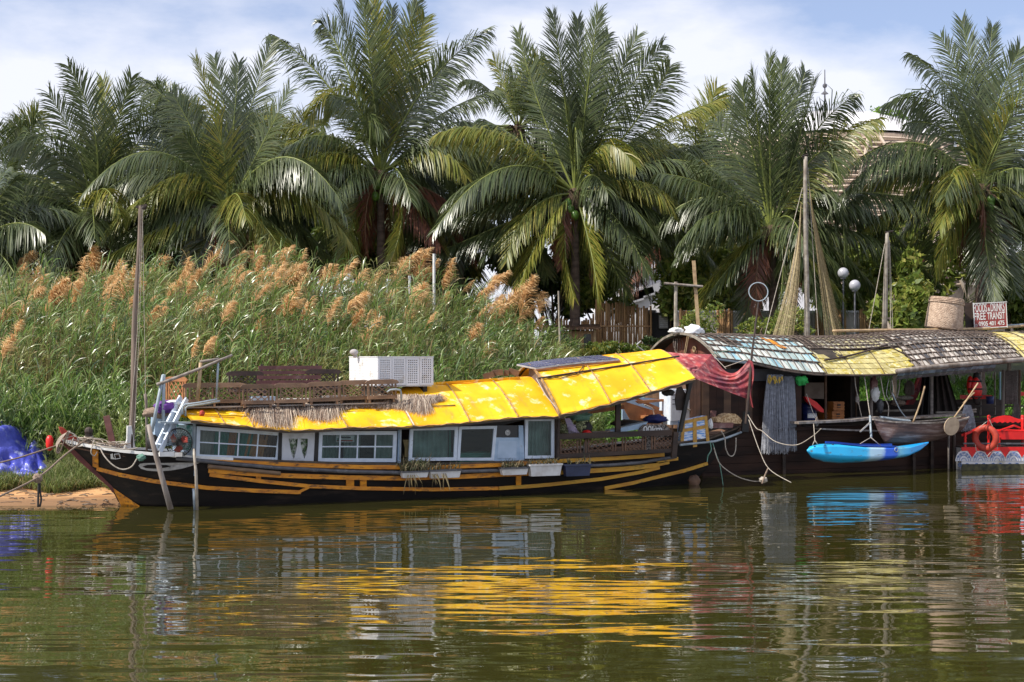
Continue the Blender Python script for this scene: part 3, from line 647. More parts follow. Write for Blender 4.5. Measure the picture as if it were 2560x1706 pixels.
SB = [(1762, 765, 850, 120, 48.5, 'sprawling bush against the left end of the grey wall', 1100), (1985, 770, 850, 130, 49, 'sprawling bush against the grey wall behind the tall mast', 1200), (1890, 790, 850, 80, 48.8, 'small sprawling bush against the middle of the grey wall', 600), (1560, 855, 905, 130, 50, 'low green bush in front of the bamboo fence', 2200), (1660, 835, 900, 110, 49, 'low bush beside the arched mat roof', 1800), (1490, 850, 900, 60, 50.5, 'low bush right of the broad palm trunk', 900)]
for i, (px, a, b, w, Y, lb, n) in enumerate(SB):
    tree('low_bush', px, a, b, w, Y, lb, 'bush', n, 0.07, M['leaf_dark' if i == 4 else 'leaf_sun' if i < 3 else 'leaf_mid'], 80 + i)

# long leaved plants
def blade_mass(name, roots, m, L0, wd, seed, parent=None, up=1.0, lean=(0.25, -0.1), per=1, seg=3, spread=0.6, **kw):
    """roots (n,3): arching blades; returns object"""
    rs = np.random.RandomState(seed); r = np.repeat(roots, per, 0); n = len(r)
    a = rs.uniform(0, 2 * np.pi, n); e = rs.uniform(0.2, 1.0, n) * spread
    d = np.stack([np.cos(a) * e + lean[0], np.sin(a) * e + lean[1], up * np.ones(n)], 1); d /= np.linalg.norm(d, axis=1)[:, None]
    l = (L0 * rs.uniform(0.6, 1.3, n))[:, None] / seg
    w = np.cross(d, rs.normal(0, 1, (n, 3))); w /= np.linalg.norm(w, axis=1)[:, None]; w *= wd * rs.uniform(0.7, 1.3, (n, 1)) / 2
    pts = [r]; cur = r; g = rs.uniform(0.25, 0.8, (n, 1)); dd = d
    for k in range(seg):
        dd = d.copy(); dd[:, 2] -= (g * (k * 0.95))[:, 0]; dd /= np.linalg.norm(dd, axis=1)[:, None]
        cur = cur + dd * l; pts.append(cur)
    wf = [0.7, 1.0, 0.8, 0.08] if seg == 3 else [0.8, 1.0, 0.08]
    Vv = np.stack([p + sgn * w * f for p, f in zip(pts, wf) for sgn in (-1, 1)], 1).reshape(-1, 3)
    K = 2 * (seg + 1); b = np.arange(n)[:, None] * K
    q = np.concatenate([b + np.array([[2 * k, 2 * k + 1, 2 * k + 3, 2 * k + 2]]) for k in range(seg)], 0)
    return np_mesh(name, Vv, q, m, parent, **kw)

M['reed'] = leafmat('reed_leaf', [(0.025, 0.06, 0.015), (0.075, 0.15, 0.03), (0.17, 0.29, 0.055), (0.28, 0.36, 0.12), (0.24, 0.27, 0.15)], 0.33, 0.26, spec=0.9, patch=((0.30, 0.31, 0.11), 0.35))
M['reed_dry'] = leafmat('dry_reed_leaf', [(0.24, 0.19, 0.09), (0.36, 0.28, 0.13)], 0.5, 0.2)
M['plume'] = leafmat('reed_plume', [(0.50, 0.30, 0.13), (0.71, 0.49, 0.24), (0.84, 0.66, 0.38)], 0.8, 0.22)
M['grass'] = leafmat('bank_grass', [(0.06, 0.09, 0.025), (0.13, 0.19, 0.04), (0.22, 0.26, 0.08), (0.30, 0.27, 0.14)], 0.5, 0.25)

ns = 5600
rx = NR.uniform(-21.5, 3.2, ns); ry = Ys(rx) + NR.uniform(0, 1.2, ns) + np.interp(rx, [-9.5, -6.5, -2, 3], [4.3, 2.2, 1.2, 1.0]); depth = NR.beta(1.0, 1.2, ns) * 12.5
ry = ry + depth
pxr = CX + rx * FP / ry
Hs = np.interp(pxr, [0, 250, 600, 1000, 1180, 1300, 1400, 1500], [2.2, 2.3, 2.7, 2.6, 2.2, 1.7, 1.1, 0.2]) * NR.uniform(0.68, 1.12, ns) * (1 + 0.10 * np.sin(rx * 2.3) * np.sin(ry * 1.9 + rx)) 
cl_ = np.array([mnoise.noise(Vector((a * .75, b * .6, 0))) + .6 * mnoise.noise(Vector((a * 2.1, b * 1.8, 4))) for a, b in zip(rx, ry)])
Hs = Hs * (1 + .42 * np.clip(cl_, -.6, .6))
keep = (cl_ > -.42) & (pxr > -60) & (pxr < 1440) & (Hs > 0.5) & (ry < 52)
rx, ry, Hs, pxr = rx[keep], ry[keep], Hs[keep], pxr[keep]
rz = Tz(rx, ry); ns = len(rx)
leanx = NR.normal(0.12, 0.10, ns); leany = NR.normal(-0.06, 0.08, ns)
# leaves up the stems
per = 22
tt = NR.uniform(0.03, 1.0, (ns, per))
lx = rx[:, None] + leanx[:, None] * Hs[:, None] * tt ** 1.5; ly = ry[:, None] + leany[:, None] * Hs[:, None] * tt ** 1.5; lz = rz[:, None] + Hs[:, None] * tt
roots = np.stack([lx.ravel(), ly.ravel(), lz.ravel()], 1)
dry = NR.rand(len(roots)) < 0.06
reed = blade_mass('reed_bed', roots[~dry], M['reed'], 0.52, 0.027, 3, up=0.75, lean=(0.28, -0.12), kind='stuff', label='dense bed of tall green reeds behind the masted boat', cat='reeds')
blade_mass('dry_reed_leaves', roots[dry], M['reed_dry'], 0.55, 0.03, 4, parent=reed, up=0.5, lean=(0.3, -0.1), kind='stuff')
# shorter growth along the front edge of the bed
nf = 2600; fx = NR.uniform(-14, 2.5, nf); fy = Ys(fx) + np.interp(fx, [-9.5, -6.5, -2, 3], [3.4, 1.6, .8, .8]) + NR.uniform(-.3, 1.1, nf); fh = NR.uniform(.5, 1.7, nf)
ft = NR.uniform(0.0, 1.0, (nf, 11)); rf = np.stack([(fx[:, None] + .1 * fh[:, None] * ft).ravel(), (fy[:, None] - .08 * fh[:, None] * ft).ravel(), (Tz(fx, fy)[:, None] + fh[:, None] * ft).ravel()], 1)
blade_mass('front_reeds', rf, M['reed'], 0.50, 0.026, 13, parent=reed, up=0.8, lean=(0.2, -0.2), kind='stuff')
# stems
p0 = np.stack([rx, ry, rz], 1); p1 = np.stack([rx + leanx * Hs, ry + leany * Hs, rz + Hs], 1)
pmid = p0 * 0.5 + p1 * 0.5 + np.stack([-leanx * Hs * 0.12, 0 * rx, 0 * rx], 1)
r3 = np.array([[0.013, 0], [-0.007, 0.011], [-0.007, -0.011]])
V = np.concatenate([np.stack([p[:, 0] + a * f, p[:, 1] + b * f, p[:, 2]], 1)[:, None] for p, f in ((p0, 1.0), (pmid, .9), (p1, .4)) for a, b in r3], 1).reshape(-1, 3)
b_ = np.arange(ns)[:, None] * 9
np_mesh('reed_stems', V, np.concatenate([b_ + np.array([[3 * k + j, 3 * k + (j + 1) % 3, 3 * k + 3 + (j + 1) % 3, 3 * k + 3 + j]]) for k in range(2) for j in range(3)], 0), M['reed_dry'], reed, kind='stuff')

# plumes: feathery heads, several shapes shared by many
def plume_mesh(seed):
    rs = np.random.RandomState(seed); n = (300, 170, 240, 120, 280, 200)[seed % 6]; L_ = (0.80, 0.95, 0.7, 0.85, 0.75, 1.0)[seed % 6]; lean_ = (.35, .6, .2, .75, .5, .1)[seed % 6]
    t = rs.uniform(0.0, 1.0, n) ** 0.9
    ax = lambda t: np.stack([0.30 * t ** 1.6 * L_, 0 * t, t * L_ * (1 - 0.12 * t)], 1)
    p = ax(t); a = rs.uniform(0, 2 * np.pi, n)
    l = 0.34 * np.interp(t, [0, 0.15, 0.5, 1], [0.5, 1.0, 0.85, 0.35]) * rs.uniform(0.7, 1.2, n)
    d = np.stack([np.cos(a) * 0.72 + lean_, np.sin(a) * 0.72, np.ones(n) * 0.95], 1); d /= np.linalg.norm(d, axis=1)[:, None]
    d2 = d.copy(); d2[:, 2] -= 0.85; d2[:, 0] += 0.35; d2 /= np.linalg.norm(d2, axis=1)[:, None]
    q1 = p + d * l[:, None] * 0.55; q2 = q1 + d2 * l[:, None] * 0.55
    w = np.cross(d, rs.normal(0, 1, (n, 3))); w /= np.linalg.norm(w, axis=1)[:, None]; w *= 0.0075
    V = np.stack([p - w * .5, p + w * .5, q1 - w, q1 + w, q2 - w * .5, q2 + w * .5], 1).reshape(-1, 3)
    b = np.arange(n)[:, None] * 6; q = np.concatenate([b + np.array([[0, 1, 3, 2]]), b + np.array([[2, 3, 5, 4]])], 0)
    st = MB(); st.tube([(-0.10, 0, -0.9), (-0.03, 0, -0.4), (0, 0, 0), (0.14, 0, 0.5)], [0.010, 0.009, 0.007, 0.004], 4)
    V2 = np.array(st.v); F2 = np.array([f for f in st.f if len(f) == 4]) + len(V)
    o = np_mesh('plume', np.concatenate([V, V2]), np.concatenate([q, F2]), M['plume'], None)
    me = o.data; bpy.data.objects.remove(o); return me
PM = [plume_mesh(100 + k) for k in range(6)]
# (px, py) of plumes read off the picture's upper band, plus scattered ones lower down
plx = [(52, 645), (75, 700), (118, 690), (150, 735), (255, 695), (262, 740), (238, 680), (160, 700), (380, 660), (300, 705), (330, 735), (372, 740), (345, 760), (60, 775), (30, 740), (215, 790), (55, 810), (478, 875),
       (505, 660), (520, 655), (500, 680), (450, 690), (470, 720), (560, 665), (590, 655), (575, 690), (610, 700), (545, 720), (650, 650), (668, 650), (722, 628), (725, 685), (700, 690), (690, 720), (740, 700), (775, 650), (770, 705),
       (800, 700), (820, 690), (845, 705), (650, 800), (600, 740), (700, 760), (640, 745), (560, 780), (740, 770), (480, 770), (420, 750), (390, 800), (290, 800), (200, 740), (120, 800), (15, 880),
       (880, 705), (905, 720), (930, 700), (965, 730), (1005, 660), (960, 770), (930, 790), (900, 800), (1045, 680), (1070, 685), (1090, 680), (1115, 735), (1155, 705), (1205, 740), (1240, 770), (1260, 775), (1310, 775), (1360, 755), (1300, 790),
       (1345, 790), (1370, 800), (1280, 740), (980, 800), (1020, 790), (1060, 800), (860, 760), (830, 790), (1230, 870), (1280, 830), (1180, 830), (1040, 745), (520, 860), (930, 840), (640, 670), (680, 665), (430, 720), (350, 700)]
rng = random.Random(77)
for k in range(50): plx.append((rng.uniform(0, 1340), 800 - 110 * rng.random() ** .7))
for k, (px, py) in enumerate(plx):
    # first point along the sight line that meets the top of the reeds
    Yp = 33.0
    hh = float(np.interp(px, [0, 250, 600, 1000, 1180, 1300, 1400, 1500], [2.2, 2.3, 2.7, 2.6, 2.2, 1.7, 1.1, 0.2]))
    while Yp < 51:
        q = P(px, py + 25, Yp); d_ = Yp - float(Ys(q.x))
        if d_ > 2.6 and q.z < float(Tz(q.x, Yp)) + hh * 0.93: break
        Yp += 0.1
    Yp = min(Yp, 49.5)
    pos = P(px - 12 + rng.uniform(-14, 14), py + 30 + rng.uniform(-12, 10), Yp)
    c = link('plume', PM[k % 6], reed); c.location = pos
    s_ = rng.choice((0.55, 0.75, 0.85, 1.0, 1.1)) * rng.uniform(.85, 1.15) * (Yp / 47) ** 1.3 * 1.28; c.scale = (s_, s_, s_ * rng.uniform(0.9, 1.1)); c.rotation_euler = (rng.uniform(-.25, .25), rng.uniform(-0.15, 0.55), rng.uniform(-1.1, 0.9))

# grass on the sand by the bow, and green growth on the bank further right
n = 8200; gx = NR.uniform(-12.8, -7.6, n); gy = Ys(gx) + 1.35 + NR.beta(1.1, 1.3, n) * 5.0 + 0.25 * np.sin(gx * 4)
k_ = (gx < -8.2 - 0.25 * (gy - 32)) & ((gx > -10.2) | (gy < 31.6) | (gy > 33.2)); gx, gy = gx[k_], gy[k_]
blade_mass('bank_grass', np.stack([gx, gy, Tz(gx, gy)], 1), M['grass'], 0.42, 0.014, 8, up=1.0, lean=(0.1, -0.1), per=5, kind='stuff', label='tuft of wild grass on the sand beside the boat bow', cat='grass')
n = 5200; gx = NR.uniform(-2, 24, n); gy = Ys(gx) + 0.6 + NR.uniform(0, 7.5, n)
blade_mass('bank_plants', np.stack([gx, gy, Tz(gx, gy)], 1), leafmat('strap_leaf', [(0.04, 0.10, 0.02), (0.10, 0.22, 0.03), (0.18, 0.32, 0.05)], 0.4, 0.3), 0.5, 0.055, 9, up=0.9, lean=(0.0, -0.1), per=7, kind='stuff', label='strap leaved green plants on the bank behind the houseboat', cat='plants')
# fan of bright palm leaves beside the broad palm trunk
o = P(1500, 850, 50.2); o.z = float(Tz(o.x, 50.2)); fp = thing('young_palm', 'small bright green feathery palm right of the broad palm trunk', 'palm', o)
rng = random.Random(3)
for k in range(13):
    a = k * 2.4; e = rng.uniform(0.5, 1.3); L_ = rng.uniform(1.0, 1.5); d = Vector((math.cos(a) * math.cos(e) + .15, math.sin(a) * math.cos(e) * .7 - 0.2, math.sin(e)))
    make_frond(fp, o, o + Vector((0, 0, .05)), o + d * L_ * .55 + Vector((0, 0, .15)), o + d * L_ + Vector((0, 0, -.25)), rng, 'y', 0.38)
print('part2 ok')

# driftwood and litter on the sand, leaves floating on the river
rng = random.Random(21)
b = MB()
for k in range(90):
    x = rng.uniform(-12.2, -8.0); y = float(Ys(x)) + rng.uniform(0.05, 1.7); z = float(Tz(x, y)) + .01; a = rng.uniform(-.5, .5); l = rng.uniform(.04, .32)
    b.tube([(x, y, z), (x + l * .5 * math.cos(a), y + l * .5 * math.sin(a), z + rng.uniform(0, .03)), (x + l * math.cos(a), y + l * math.sin(a), z)], rng.uniform(.005, .014), 4)
    if k % 3 == 0: b.ball((x + .1, y - .05, z), rng.uniform(.012, .035), 6, 4, (1.4, 1, .6))
b.build('driftwood_litter', M['bark'], None, kind='stuff', label='twigs and litter scattered over the sand by the bow', cat='litter')
b = MB()
for k in range(60):
    x = rng.uniform(-10, 12); y = rng.uniform(17, 31); a = rng.uniform(0, 3); r = rng.uniform(.012, .035)
    b.add([(x - r, y, .004), (x, y - r * .6, .005), (x + r, y, .004), (x, y + r * .6, .006)], [(0, 1, 2, 3)])
b.build('floating_leaves', leafmat('floating_leaf', [(.35, .30, .2), (.6, .55, .42), (.2, .22, .08)], .6, .1), None, kind='stuff', label='few pale leaves floating on the river', cat='leaves')
q = P(222, 1190, 31.6); q.z = float(Tz(q.x, 31.6)) + .03
b = MB(); b.bar(q + Vector((-.35, 0, .06)), q + Vector((.45, .1, .0)), .14, .05); b.build('old_plank', M['wood_grey'], None, label='old plank lying on the sand beside the bow', cat='plank')
# ================================================================ buildings and fences on the bank
M['membrane'] = mat('white_roof_membrane', (0.85, 0.83, 0.85), (0.72, 0.70, 0.72), 0.6, 0.5, stretch=(1, 1, 0.4))
M['lath'] = mat('bamboo_lath', (0.66, 0.54, 0.43), (0.52, 0.41, 0.32), 2, 0.7, rnd=0.12)
M['thatch_in'] = mat('dome_thatch', (0.40, 0.31, 0.24), (0.28, 0.21, 0.16), 3, 0.9, 0.02, 10)
M['wall_grey'] = mat('grey_garden_wall', (0.46, 0.43, 0.42), (0.34, 0.31, 0.30), 1.2, 0.85, 0.004, 12, dirt=(0.22, 0.2, 0.19), damt=0.38)
M['bamboo_fence'] = mat('orange_bamboo', (0.46, 0.27, 0.12), (0.30, 0.16, 0.08), 5, 0.7, stretch=(3, 3, 0.7), rnd=0.38)
M['pane_dark'] = mat('dark_window', (0.02, 0.02, 0.022), None, 3, 0.2)
M['globe'] = mat('frosted_globe', (0.48, 0.48, 0.52), (0.38, 0.38, 0.42), 3, 0.35)
M['roofgrey'] = mat('grey_roof', (0.50, 0.50, 0.54), (0.40, 0.40, 0.43), 2, 0.5)

# domed bamboo building with a white top
DY = 80.0; dc = P(2062, 890, DY); dc.z = 3.4
prof = [(0.0, 13.1), (1.5, 13.0), (3.0, 12.6), (4.4, 11.9), (5.3, 11.2)]
prof2 = [(5.35, 11.1), (6.0, 9.6), (6.7, 7.6), (7.2, 5.6), (7.6, 3.4), (7.8, 1.0), (7.9, 0)]
prof = [(r * 1.3, z) for r, z in prof]; prof2 = [(r * 1.3, z) for r, z in prof2]
dome = thing('domed_building', 'large domed bamboo building with white membrane top behind the palms', 'building', dc)
b = MB(); b.lathe(prof, 40); b.build('roof_membrane', M['membrane'], dome, smooth=True)
b = MB(); b.lathe([(r - 0.12, z) for r, z in prof2], 40); b.build('wall', M['thatch_in'], dome)
def drad(z): return float(np.interp(z, [p[1] for p in prof2][::-1], [p[0] for p in prof2][::-1]))
k = 0; z = 1.4
while z < 11.0:
    if z > 3.0:
        ms = MB(); rr = drad(z); pts = []
        for i in range(19):
            a = math.pi + math.pi * i / 18 * 1.0; wob = 0.05 * math.sin(i * 2.1 + k)
            pts.append((rr * math.cos(a), rr * math.sin(a), z + wob))
        ms.tube(pts, 0.055, 4); ms.build('lath', M['lath'], dome)
    z += 0.26; k += 1
for i in range(13):                                    # slanting ribs over the laths
    a0 = math.pi + math.pi * i / 12; ms = MB()
    ms.tube([(drad(z) * 1.015 * math.cos(a0 + (z - 3) * 0.045 * (1 if i % 2 else -1)), drad(z) * 1.015 * math.sin(a0 + (z - 3) * 0.045 * (1 if i % 2 else -1)), z) for z in np.linspace(1, 11, 9)], 0.09, 5)
    ms.build('rib', M['lath'], dome)
for i in range(12):
    a0 = math.pi * 2 * i / 12; ms = MB()
    ms.tube([(r * 1.004 * math.cos(a0), r * 1.004 * math.sin(a0), z + 0.02) for r, z in prof], 0.03, 4); ms.build('seam', M['roofgrey'], dome)
b = MB(); b.tube([(0, 0, 13.0), (0, 0, 15.6)], [0.06, 0.025], 6); b.ball((0, 0, 14.7), 0.13); b.lathe([(0, 14.2), (0.22, 14.25), (0.05, 14.4)], 8); b.build('finial', M['iron'], dome)

# white building glimpsed behind the bamboo fence
o = P(1600, 780, 74); o.z = 3.4
wb = thing('white_building', 'white building with tilted panels glimpsed left of the crossed poles', 'building', o)
b = MB(); b.box((0, 1.5, 2.1), (4.6, 3, 4.2)); b.build('wall', M['membrane'], wb)
for i in range(4):
    b = MB(); b.bar((-1.9 + i * 0.55, -0.12, 2.1 + i * 0.25), (-1.9 + i * 0.55 + 1.5, -0.12, 2.5 + i * 0.28), 0.05, 0.42, (0, 0, 1)); b.build('panel', M['roofgrey'], wb)
b = MB(); b.slab([(-2.5, -0.4, 4.2), (2.5, -0.4, 4.5), (2.5, 3.2, 5.2), (-2.5, 3.2, 4.9)], (0, 0, 0.12)); b.build('roof', M['roofgrey'], wb)
for i in range(3):
    b = MB(); b.box((0.6 + i * 0.62, -0.03, 1.6), (0.42, 0.06, 0.9)); b.build('window', M['pane_dark'], wb)
o = P(1935, 760, 66); o.z = 3.3
wb = thing('pale_outbuilding', 'low pale building with grey sloping roof behind the hoop on a pole', 'building', o)
b = MB(); b.box((0, 1, 0.9), (4.4, 2, 1.8)); b.build('wall', M['membrane'], wb)
b = MB(); b.slab([(-2.4, -0.3, 1.7), (2.4, -0.3, 1.7), (1.7, 1.3, 2.9), (-1.7, 1.3, 2.9)], (0, 0.05, 0.08)); b.build('roof', M['roofgrey'], wb)
for i in range(2):
    b = MB(); b.box((-0.9 + i * 1.6, -0.02, 0.9), (0.7, 0.05, 0.8)); b.build('window', M['pane_dark'], wb)

# bamboo fence of the hut: every cane is a part
FY = 54.0
o = P(1500, 880, FY); o.z = float(Tz(o.x, FY))
bf = thing('bamboo_fence', 'tall fence of upright orange brown bamboo canes behind the low bushes', 'fence', o)
px = 1392.0; meshes = []
for k in range(5):
    b = MB(); pts = []; rr = []
    for j in range(6):
        pts += [(0.012 * math.sin(j + k), 0, j * 0.2), (0.012 * math.sin(j + k), 0, j * 0.2 + 0.19)]; rr += [0.046, 0.040]
    b.tube(pts, rr, 6); t_ = b.build('cane', M['bamboo_fence'], None, at=(0, 0, 0)); meshes.append(t_.data); bpy.data.objects.remove(t_)
rng = random.Random(4)
while px < 1628:
    top = np.interp(px, [1392, 1480, 1490, 1628], [800, 800, 752, 768]) + rng.uniform(-5, 5)
    a = P(px, top, FY) - o
    c = link('cane', meshes[rng.randrange(5)], bf); c.location = (a.x, 0, -0.1); c.scale = (1, 1, (a.z + 0.1) / 1.19); c.rotation_euler = (0, rng.uniform(-.012, .012), rng.uniform(0, 6))
    px += rng.uniform(5.2, 6.8)
b = MB()
for zz in (0.35, 1.2): b.bar(Vector(((P(1392, 0, FY) - o).x, -0.06, zz)), Vector(((P(1628, 0, FY) - o).x, -0.06, zz)), 0.04, 0.06)
b.build('crossbar', M['bamboo_fence'], bf)
# dark openings of the low hut in front
o = P(1440, 885, 52.5); o.z = float(Tz(o.x, 52.5))
hut = thing('bamboo_hut', 'low bamboo hut with two dark openings behind the broad palm trunk', 'hut', o)
b = MB(); b.box((-0.15, 0.5, 0.55), (1.7, 0.9, 1.1)); b.build('wall', M['bamboo_fence'], hut)
for x, w in ((-0.42, 0.24), (0.42, 0.26)):
    b = MB(); b.box((x, 0.03, 0.5), (w, 0.05, 0.95)); b.build('doorway', M['pane_dark'], hut)
for x in (-0.95, -0.2, 0.68):
    b = MB(); b.tube([(x, -0.03, 0), (x, -0.03, 1.2)], 0.05, 6); b.build('post', M['bamboo'], hut)
b = MB(); b.slab([(-1.2, -0.2, 1.1), (0.9, -0.2, 1.15), (0.9, 1.1, 1.3), (-1.2, 1.1, 1.25)], (0, 0, 0.07)); b.build('roof', M['wood_brown'], hut)
# shed with an air vent right of the fence
o = P(1655, 885, 54.5); o.z = float(Tz(o.x, 54.5))
shed = thing('open_shed', 'dark open shed with grey vent box right of the bamboo fence', 'shed', o)
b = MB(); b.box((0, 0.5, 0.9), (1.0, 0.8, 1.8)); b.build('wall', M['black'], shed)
b = MB(); b.box((0.05, 0.0, 1.45), (0.34, 0.2, 0.5)); vb = b.build('vent_box', M['wall_grey'], shed)
for i in range(6):
    b = MB(); b.box((0.05, -0.12, 1.26 + i * 0.075), (0.3, 0.02, 0.035)); b.build('slat', M['alu'], vb)
for x in (-0.45, 0.3, 0.5):
    b = MB(); b.tube([(x, -0.1, 0), (x + .02, -0.1, 1.8)], 0.04, 6); b.build('post', M['wood_brown'], shed)
b = MB(); b.bar((-0.5, -0.12, 0.8), (0.5, -0.12, 0.82), 0.04, 0.05); b.build('rail', M['wood_brown'], shed)

# grey garden wall with bamboo bundles and round planters
WY = 52.0
x0 = P(1690, 0, WY).x; x1 = P(2200, 0, WY).x; o = Vector(((x0 + x1) / 2, WY, float(Tz(2, WY)) - 0.05)); hw = (x1 - x0) / 2
zt = (P(1800, 782, WY) - o).z
gw = thing('garden_wall', 'grey garden wall faced with bamboo bundles above the mat roof', 'wall', o)
n_ = 9
for i in range(n_):
    xa = -hw + 2 * hw * i / n_; b = MB(); b.box((xa + hw / n_, 0.1, zt / 2), (2 * hw / n_ - 0.03, 0.16, zt)); b.build('panel', M['wall_grey'], gw)
b = MB(); b.box((0, 0.1, zt + 0.04), (2 * hw, 0.24, 0.07)); b.build('coping', M['roofgrey'], gw)
for (pa, pb) in ((1700, 1722), (1795, 1830), (1862, 1900), (1935, 1962), (2040, 2062), (2090, 2115), (2150, 2180)):
    px = pa
    while px < pb:
        c = link('cane', meshes[rng.randrange(5)], gw); c.location = ((P(px, 0, WY) - o).x, -0.06, -0.1); c.scale = (1, 1, (zt + 0.2 + rng.uniform(-.04, .05)) / 1.19); c.rotation_euler = (0, rng.uniform(-.02, .02), rng.uniform(0, 6)); px += 5.5
for px, w in ((1778, 11), (1848, 12), (2050, 9)):
    q = P(px, 842, WY - 0.4); b = MB(); b.lathe([(0.0, 0), (0.15, 0), (0.17, 0.32), (0.14, 0.42), (0, 0.43)], 14)
    q.z = q.z - 0.45; b.build('tyre_planter', M['pane_dark'], None, at=q, smooth=True, label='dark rounded planter against the grey wall, ' + {1778: 'left of the first bamboo bundle', 1848: 'between the first two bamboo bundles', 2050: 'behind the tall mast netting'}[px], cat='planter', group='dark planters along the wall')
# crossed poles
o = P(1715, 845, 47.5); o.z = float(Tz(o.x, 47.5)); cp = thing('pole_frame', 'two poles joined by a crossbar above the arched mat roof', 'pole frame', o)
L_ = lambda px, py, Y=47.5: P(px, py, Y) - o
b = MB(); b.tube([L_(1688, 880), L_(1690, 705)], 0.06, 7); b.build('post', M['bamboo_grey'], cp)
b = MB(); b.bar(L_(1750, 880), L_(1734, 652), 0.11, 0.07, (0, 1, 0)); b.build('post', M['bamboo'], cp)
b = MB(); b.tube([L_(1660, 709, 47.4), L_(1757, 717, 47.4)], 0.045, 7); b.build('crossbar', M['wood_grey'], cp)
# slim poles in front of the hut
for (a, b2, lb) in (((1400, 870), (1396, 728), 'slender pale stick standing left of the broad palm trunk'), ((1782, 850), (1778, 790), None)):
    if lb:
        q0 = P(*a, 48.5); b = MB(); b.tube([q0, P(*b2, 48.5)], [0.04, 0.03], 6); b.build('stick', M['bamboo_grey'], None, label=lb, cat='pole')
# lamps
for (px, py, Y, lb) in ((2108, 683, 49.5, 'upper left frosted globe lamp behind the netting'), (2137, 714, 48.5, 'lower right frosted globe lamp behind the netting')):
    q = P(px, py, Y); g = float(Tz(q.x, Y)); o = Vector((q.x, Y, g)); lp = thing('globe_lamp', lb, 'lamp', o, group='globe lamps on the bank')
    b = MB(); b.ball((0, 0, q.z - g), 0.19, 16, 10); b.build('globe', M['globe'], lp, smooth=True)
    b = MB(); b.tube([(0, 0, 0), (0, 0, q.z - g - 0.17)], 0.03, 6); b.lathe([(0.1, q.z - g - 0.2), (0.08, q.z - g - 0.13)], 8); b.build('post', M['iron'], lp)
q = P(873, 715, 45.5); g = float(Tz(q.x, 45.5)); lp = thing('garden_lamp', 'grey capped lantern on a post among the reed plumes', 'lamp', Vector((q.x, 45.5, g))); h = q.z - g
b = MB(); b.tube([(0, 0, 0), (0, 0, h - .1)], 0.04, 6); b.build('post', M['iron'], lp)
b = MB(); b.lathe([(0.0, h + 0.42), (0.08, h + 0.42), (0.15, h + 0.15), (0, h + .13)], 12); b.build('lamp_shade', M['globe'], lp)
b = MB(); b.lathe([(0.0, h + 0.04), (0.2, h + 0.02), (0.30, h - 0.18), (0, h - .2)], 14); b.build('cap', M['globe'], lp)
b = MB(); b.tube([(0, 0, h - .1), (0, 0, h + .15)], 0.06, 6); b.build('stem', M['white'], lp)
for (px, pt, lb) in ((1085, 635, 'thin white post left of the bamboo hut, among the plumes'), (1024, 690, 'short white post with a crossbar above the reeds')):
    Y = 46.5; q = P(px, pt, Y); g = float(Tz(q.x, Y)); b = MB(); b.tube([(q.x, Y, g), (q.x, Y, q.z)], 0.045, 8)
    if 'crossbar' in lb: b.bar((q.x - .28, Y, q.z - .38), (q.x + .3, Y, q.z - .40), 0.03, 0.04)
    b.build('white_post', M['white'], None, label=lb, cat='post')
# white slab lying on the bank left of the broad palm trunk
q = P(1395, 885, 46); g = float(Tz(q.x, 46))
b = MB(); b.box((q.x, 46, g + .25), (1.9, 0.3, 0.6)); b.build('low_wall', M['wall_grey'], None, label='low pale wall on the bank left of the broad palm trunk', cat='wall')
print('part3 ok')
# ================================================================ main boat
M['old_bamboo'] = mat('old_brown_bamboo', (0.24, 0.15, 0.08), (0.13, 0.08, 0.05), 7, .6, stretch=(.4, 2, 2))
A = Frame(-7.26, 28.72, 24)
HB = 1.4
def pl(lst, c):                       # pixel list -> boat coordinates on the plane c
    return [A.pt(x, y, c) for x, y in lst]
_sh = [A.pt(158, 1103, 1.4), A.pt(235, 1119, 1.05), A.pt(300, 1129, .7), A.pt(400, 1139, .33), A.pt(480, 1145, .12), A.pt(700, 1155, 0), A.pt(1000, 1164, 0), A.pt(1300, 1156, 0),
       A.pt(1500, 1146, 0), A.pt(1690, 1118, .15), A.pt(1787, 1100, .4), A.pt(1858, 1068, .85)]
SHX = [p.x for p in _sh]; SHZ = [p.z for p in _sh]
def zsheer(s): return float(np.interp(s, SHX, SHZ))
S0T, S1T = _sh[0].x, _sh[-1].x
S0B = A.pt(300, 1262, 1.4).x; S1B = A.pt(1750, 1222, .7).x; S0M = A.pt(277, 1218, 1.4)
def s0(z): return float(np.interp(z, [-0.5, 0, S0M.z, SHZ[0]], [S0B + .9, S0B, S0M.x, S0T]))
def s1(z): return S1B + (S1T - S1B) * (z / SHZ[-1]) if z > 0 else S1B + z * 1.0
def hb(s, z):
    w = max(0.0, s - s0(z)); v = max(0.0, s1(z) - s)
    f = (1 - math.exp(-w / 1.25)) * (0.30 + 0.70 * (1 - math.exp(-v / 2.6)))
    g = 0.80 + 0.20 * max(0, min(1, (z + 0.3) / 0.9)) ** 0.8
    return HB * f * g + 0.02
def hp(px, py, off=0.012):
    c = 0.0
    for _ in range(14):
        p = A.pt(px, py, c); c = 0.5 * c + 0.5 * (HB - hb(p.x, p.z) - off)
    return A.pt(px, py, c)

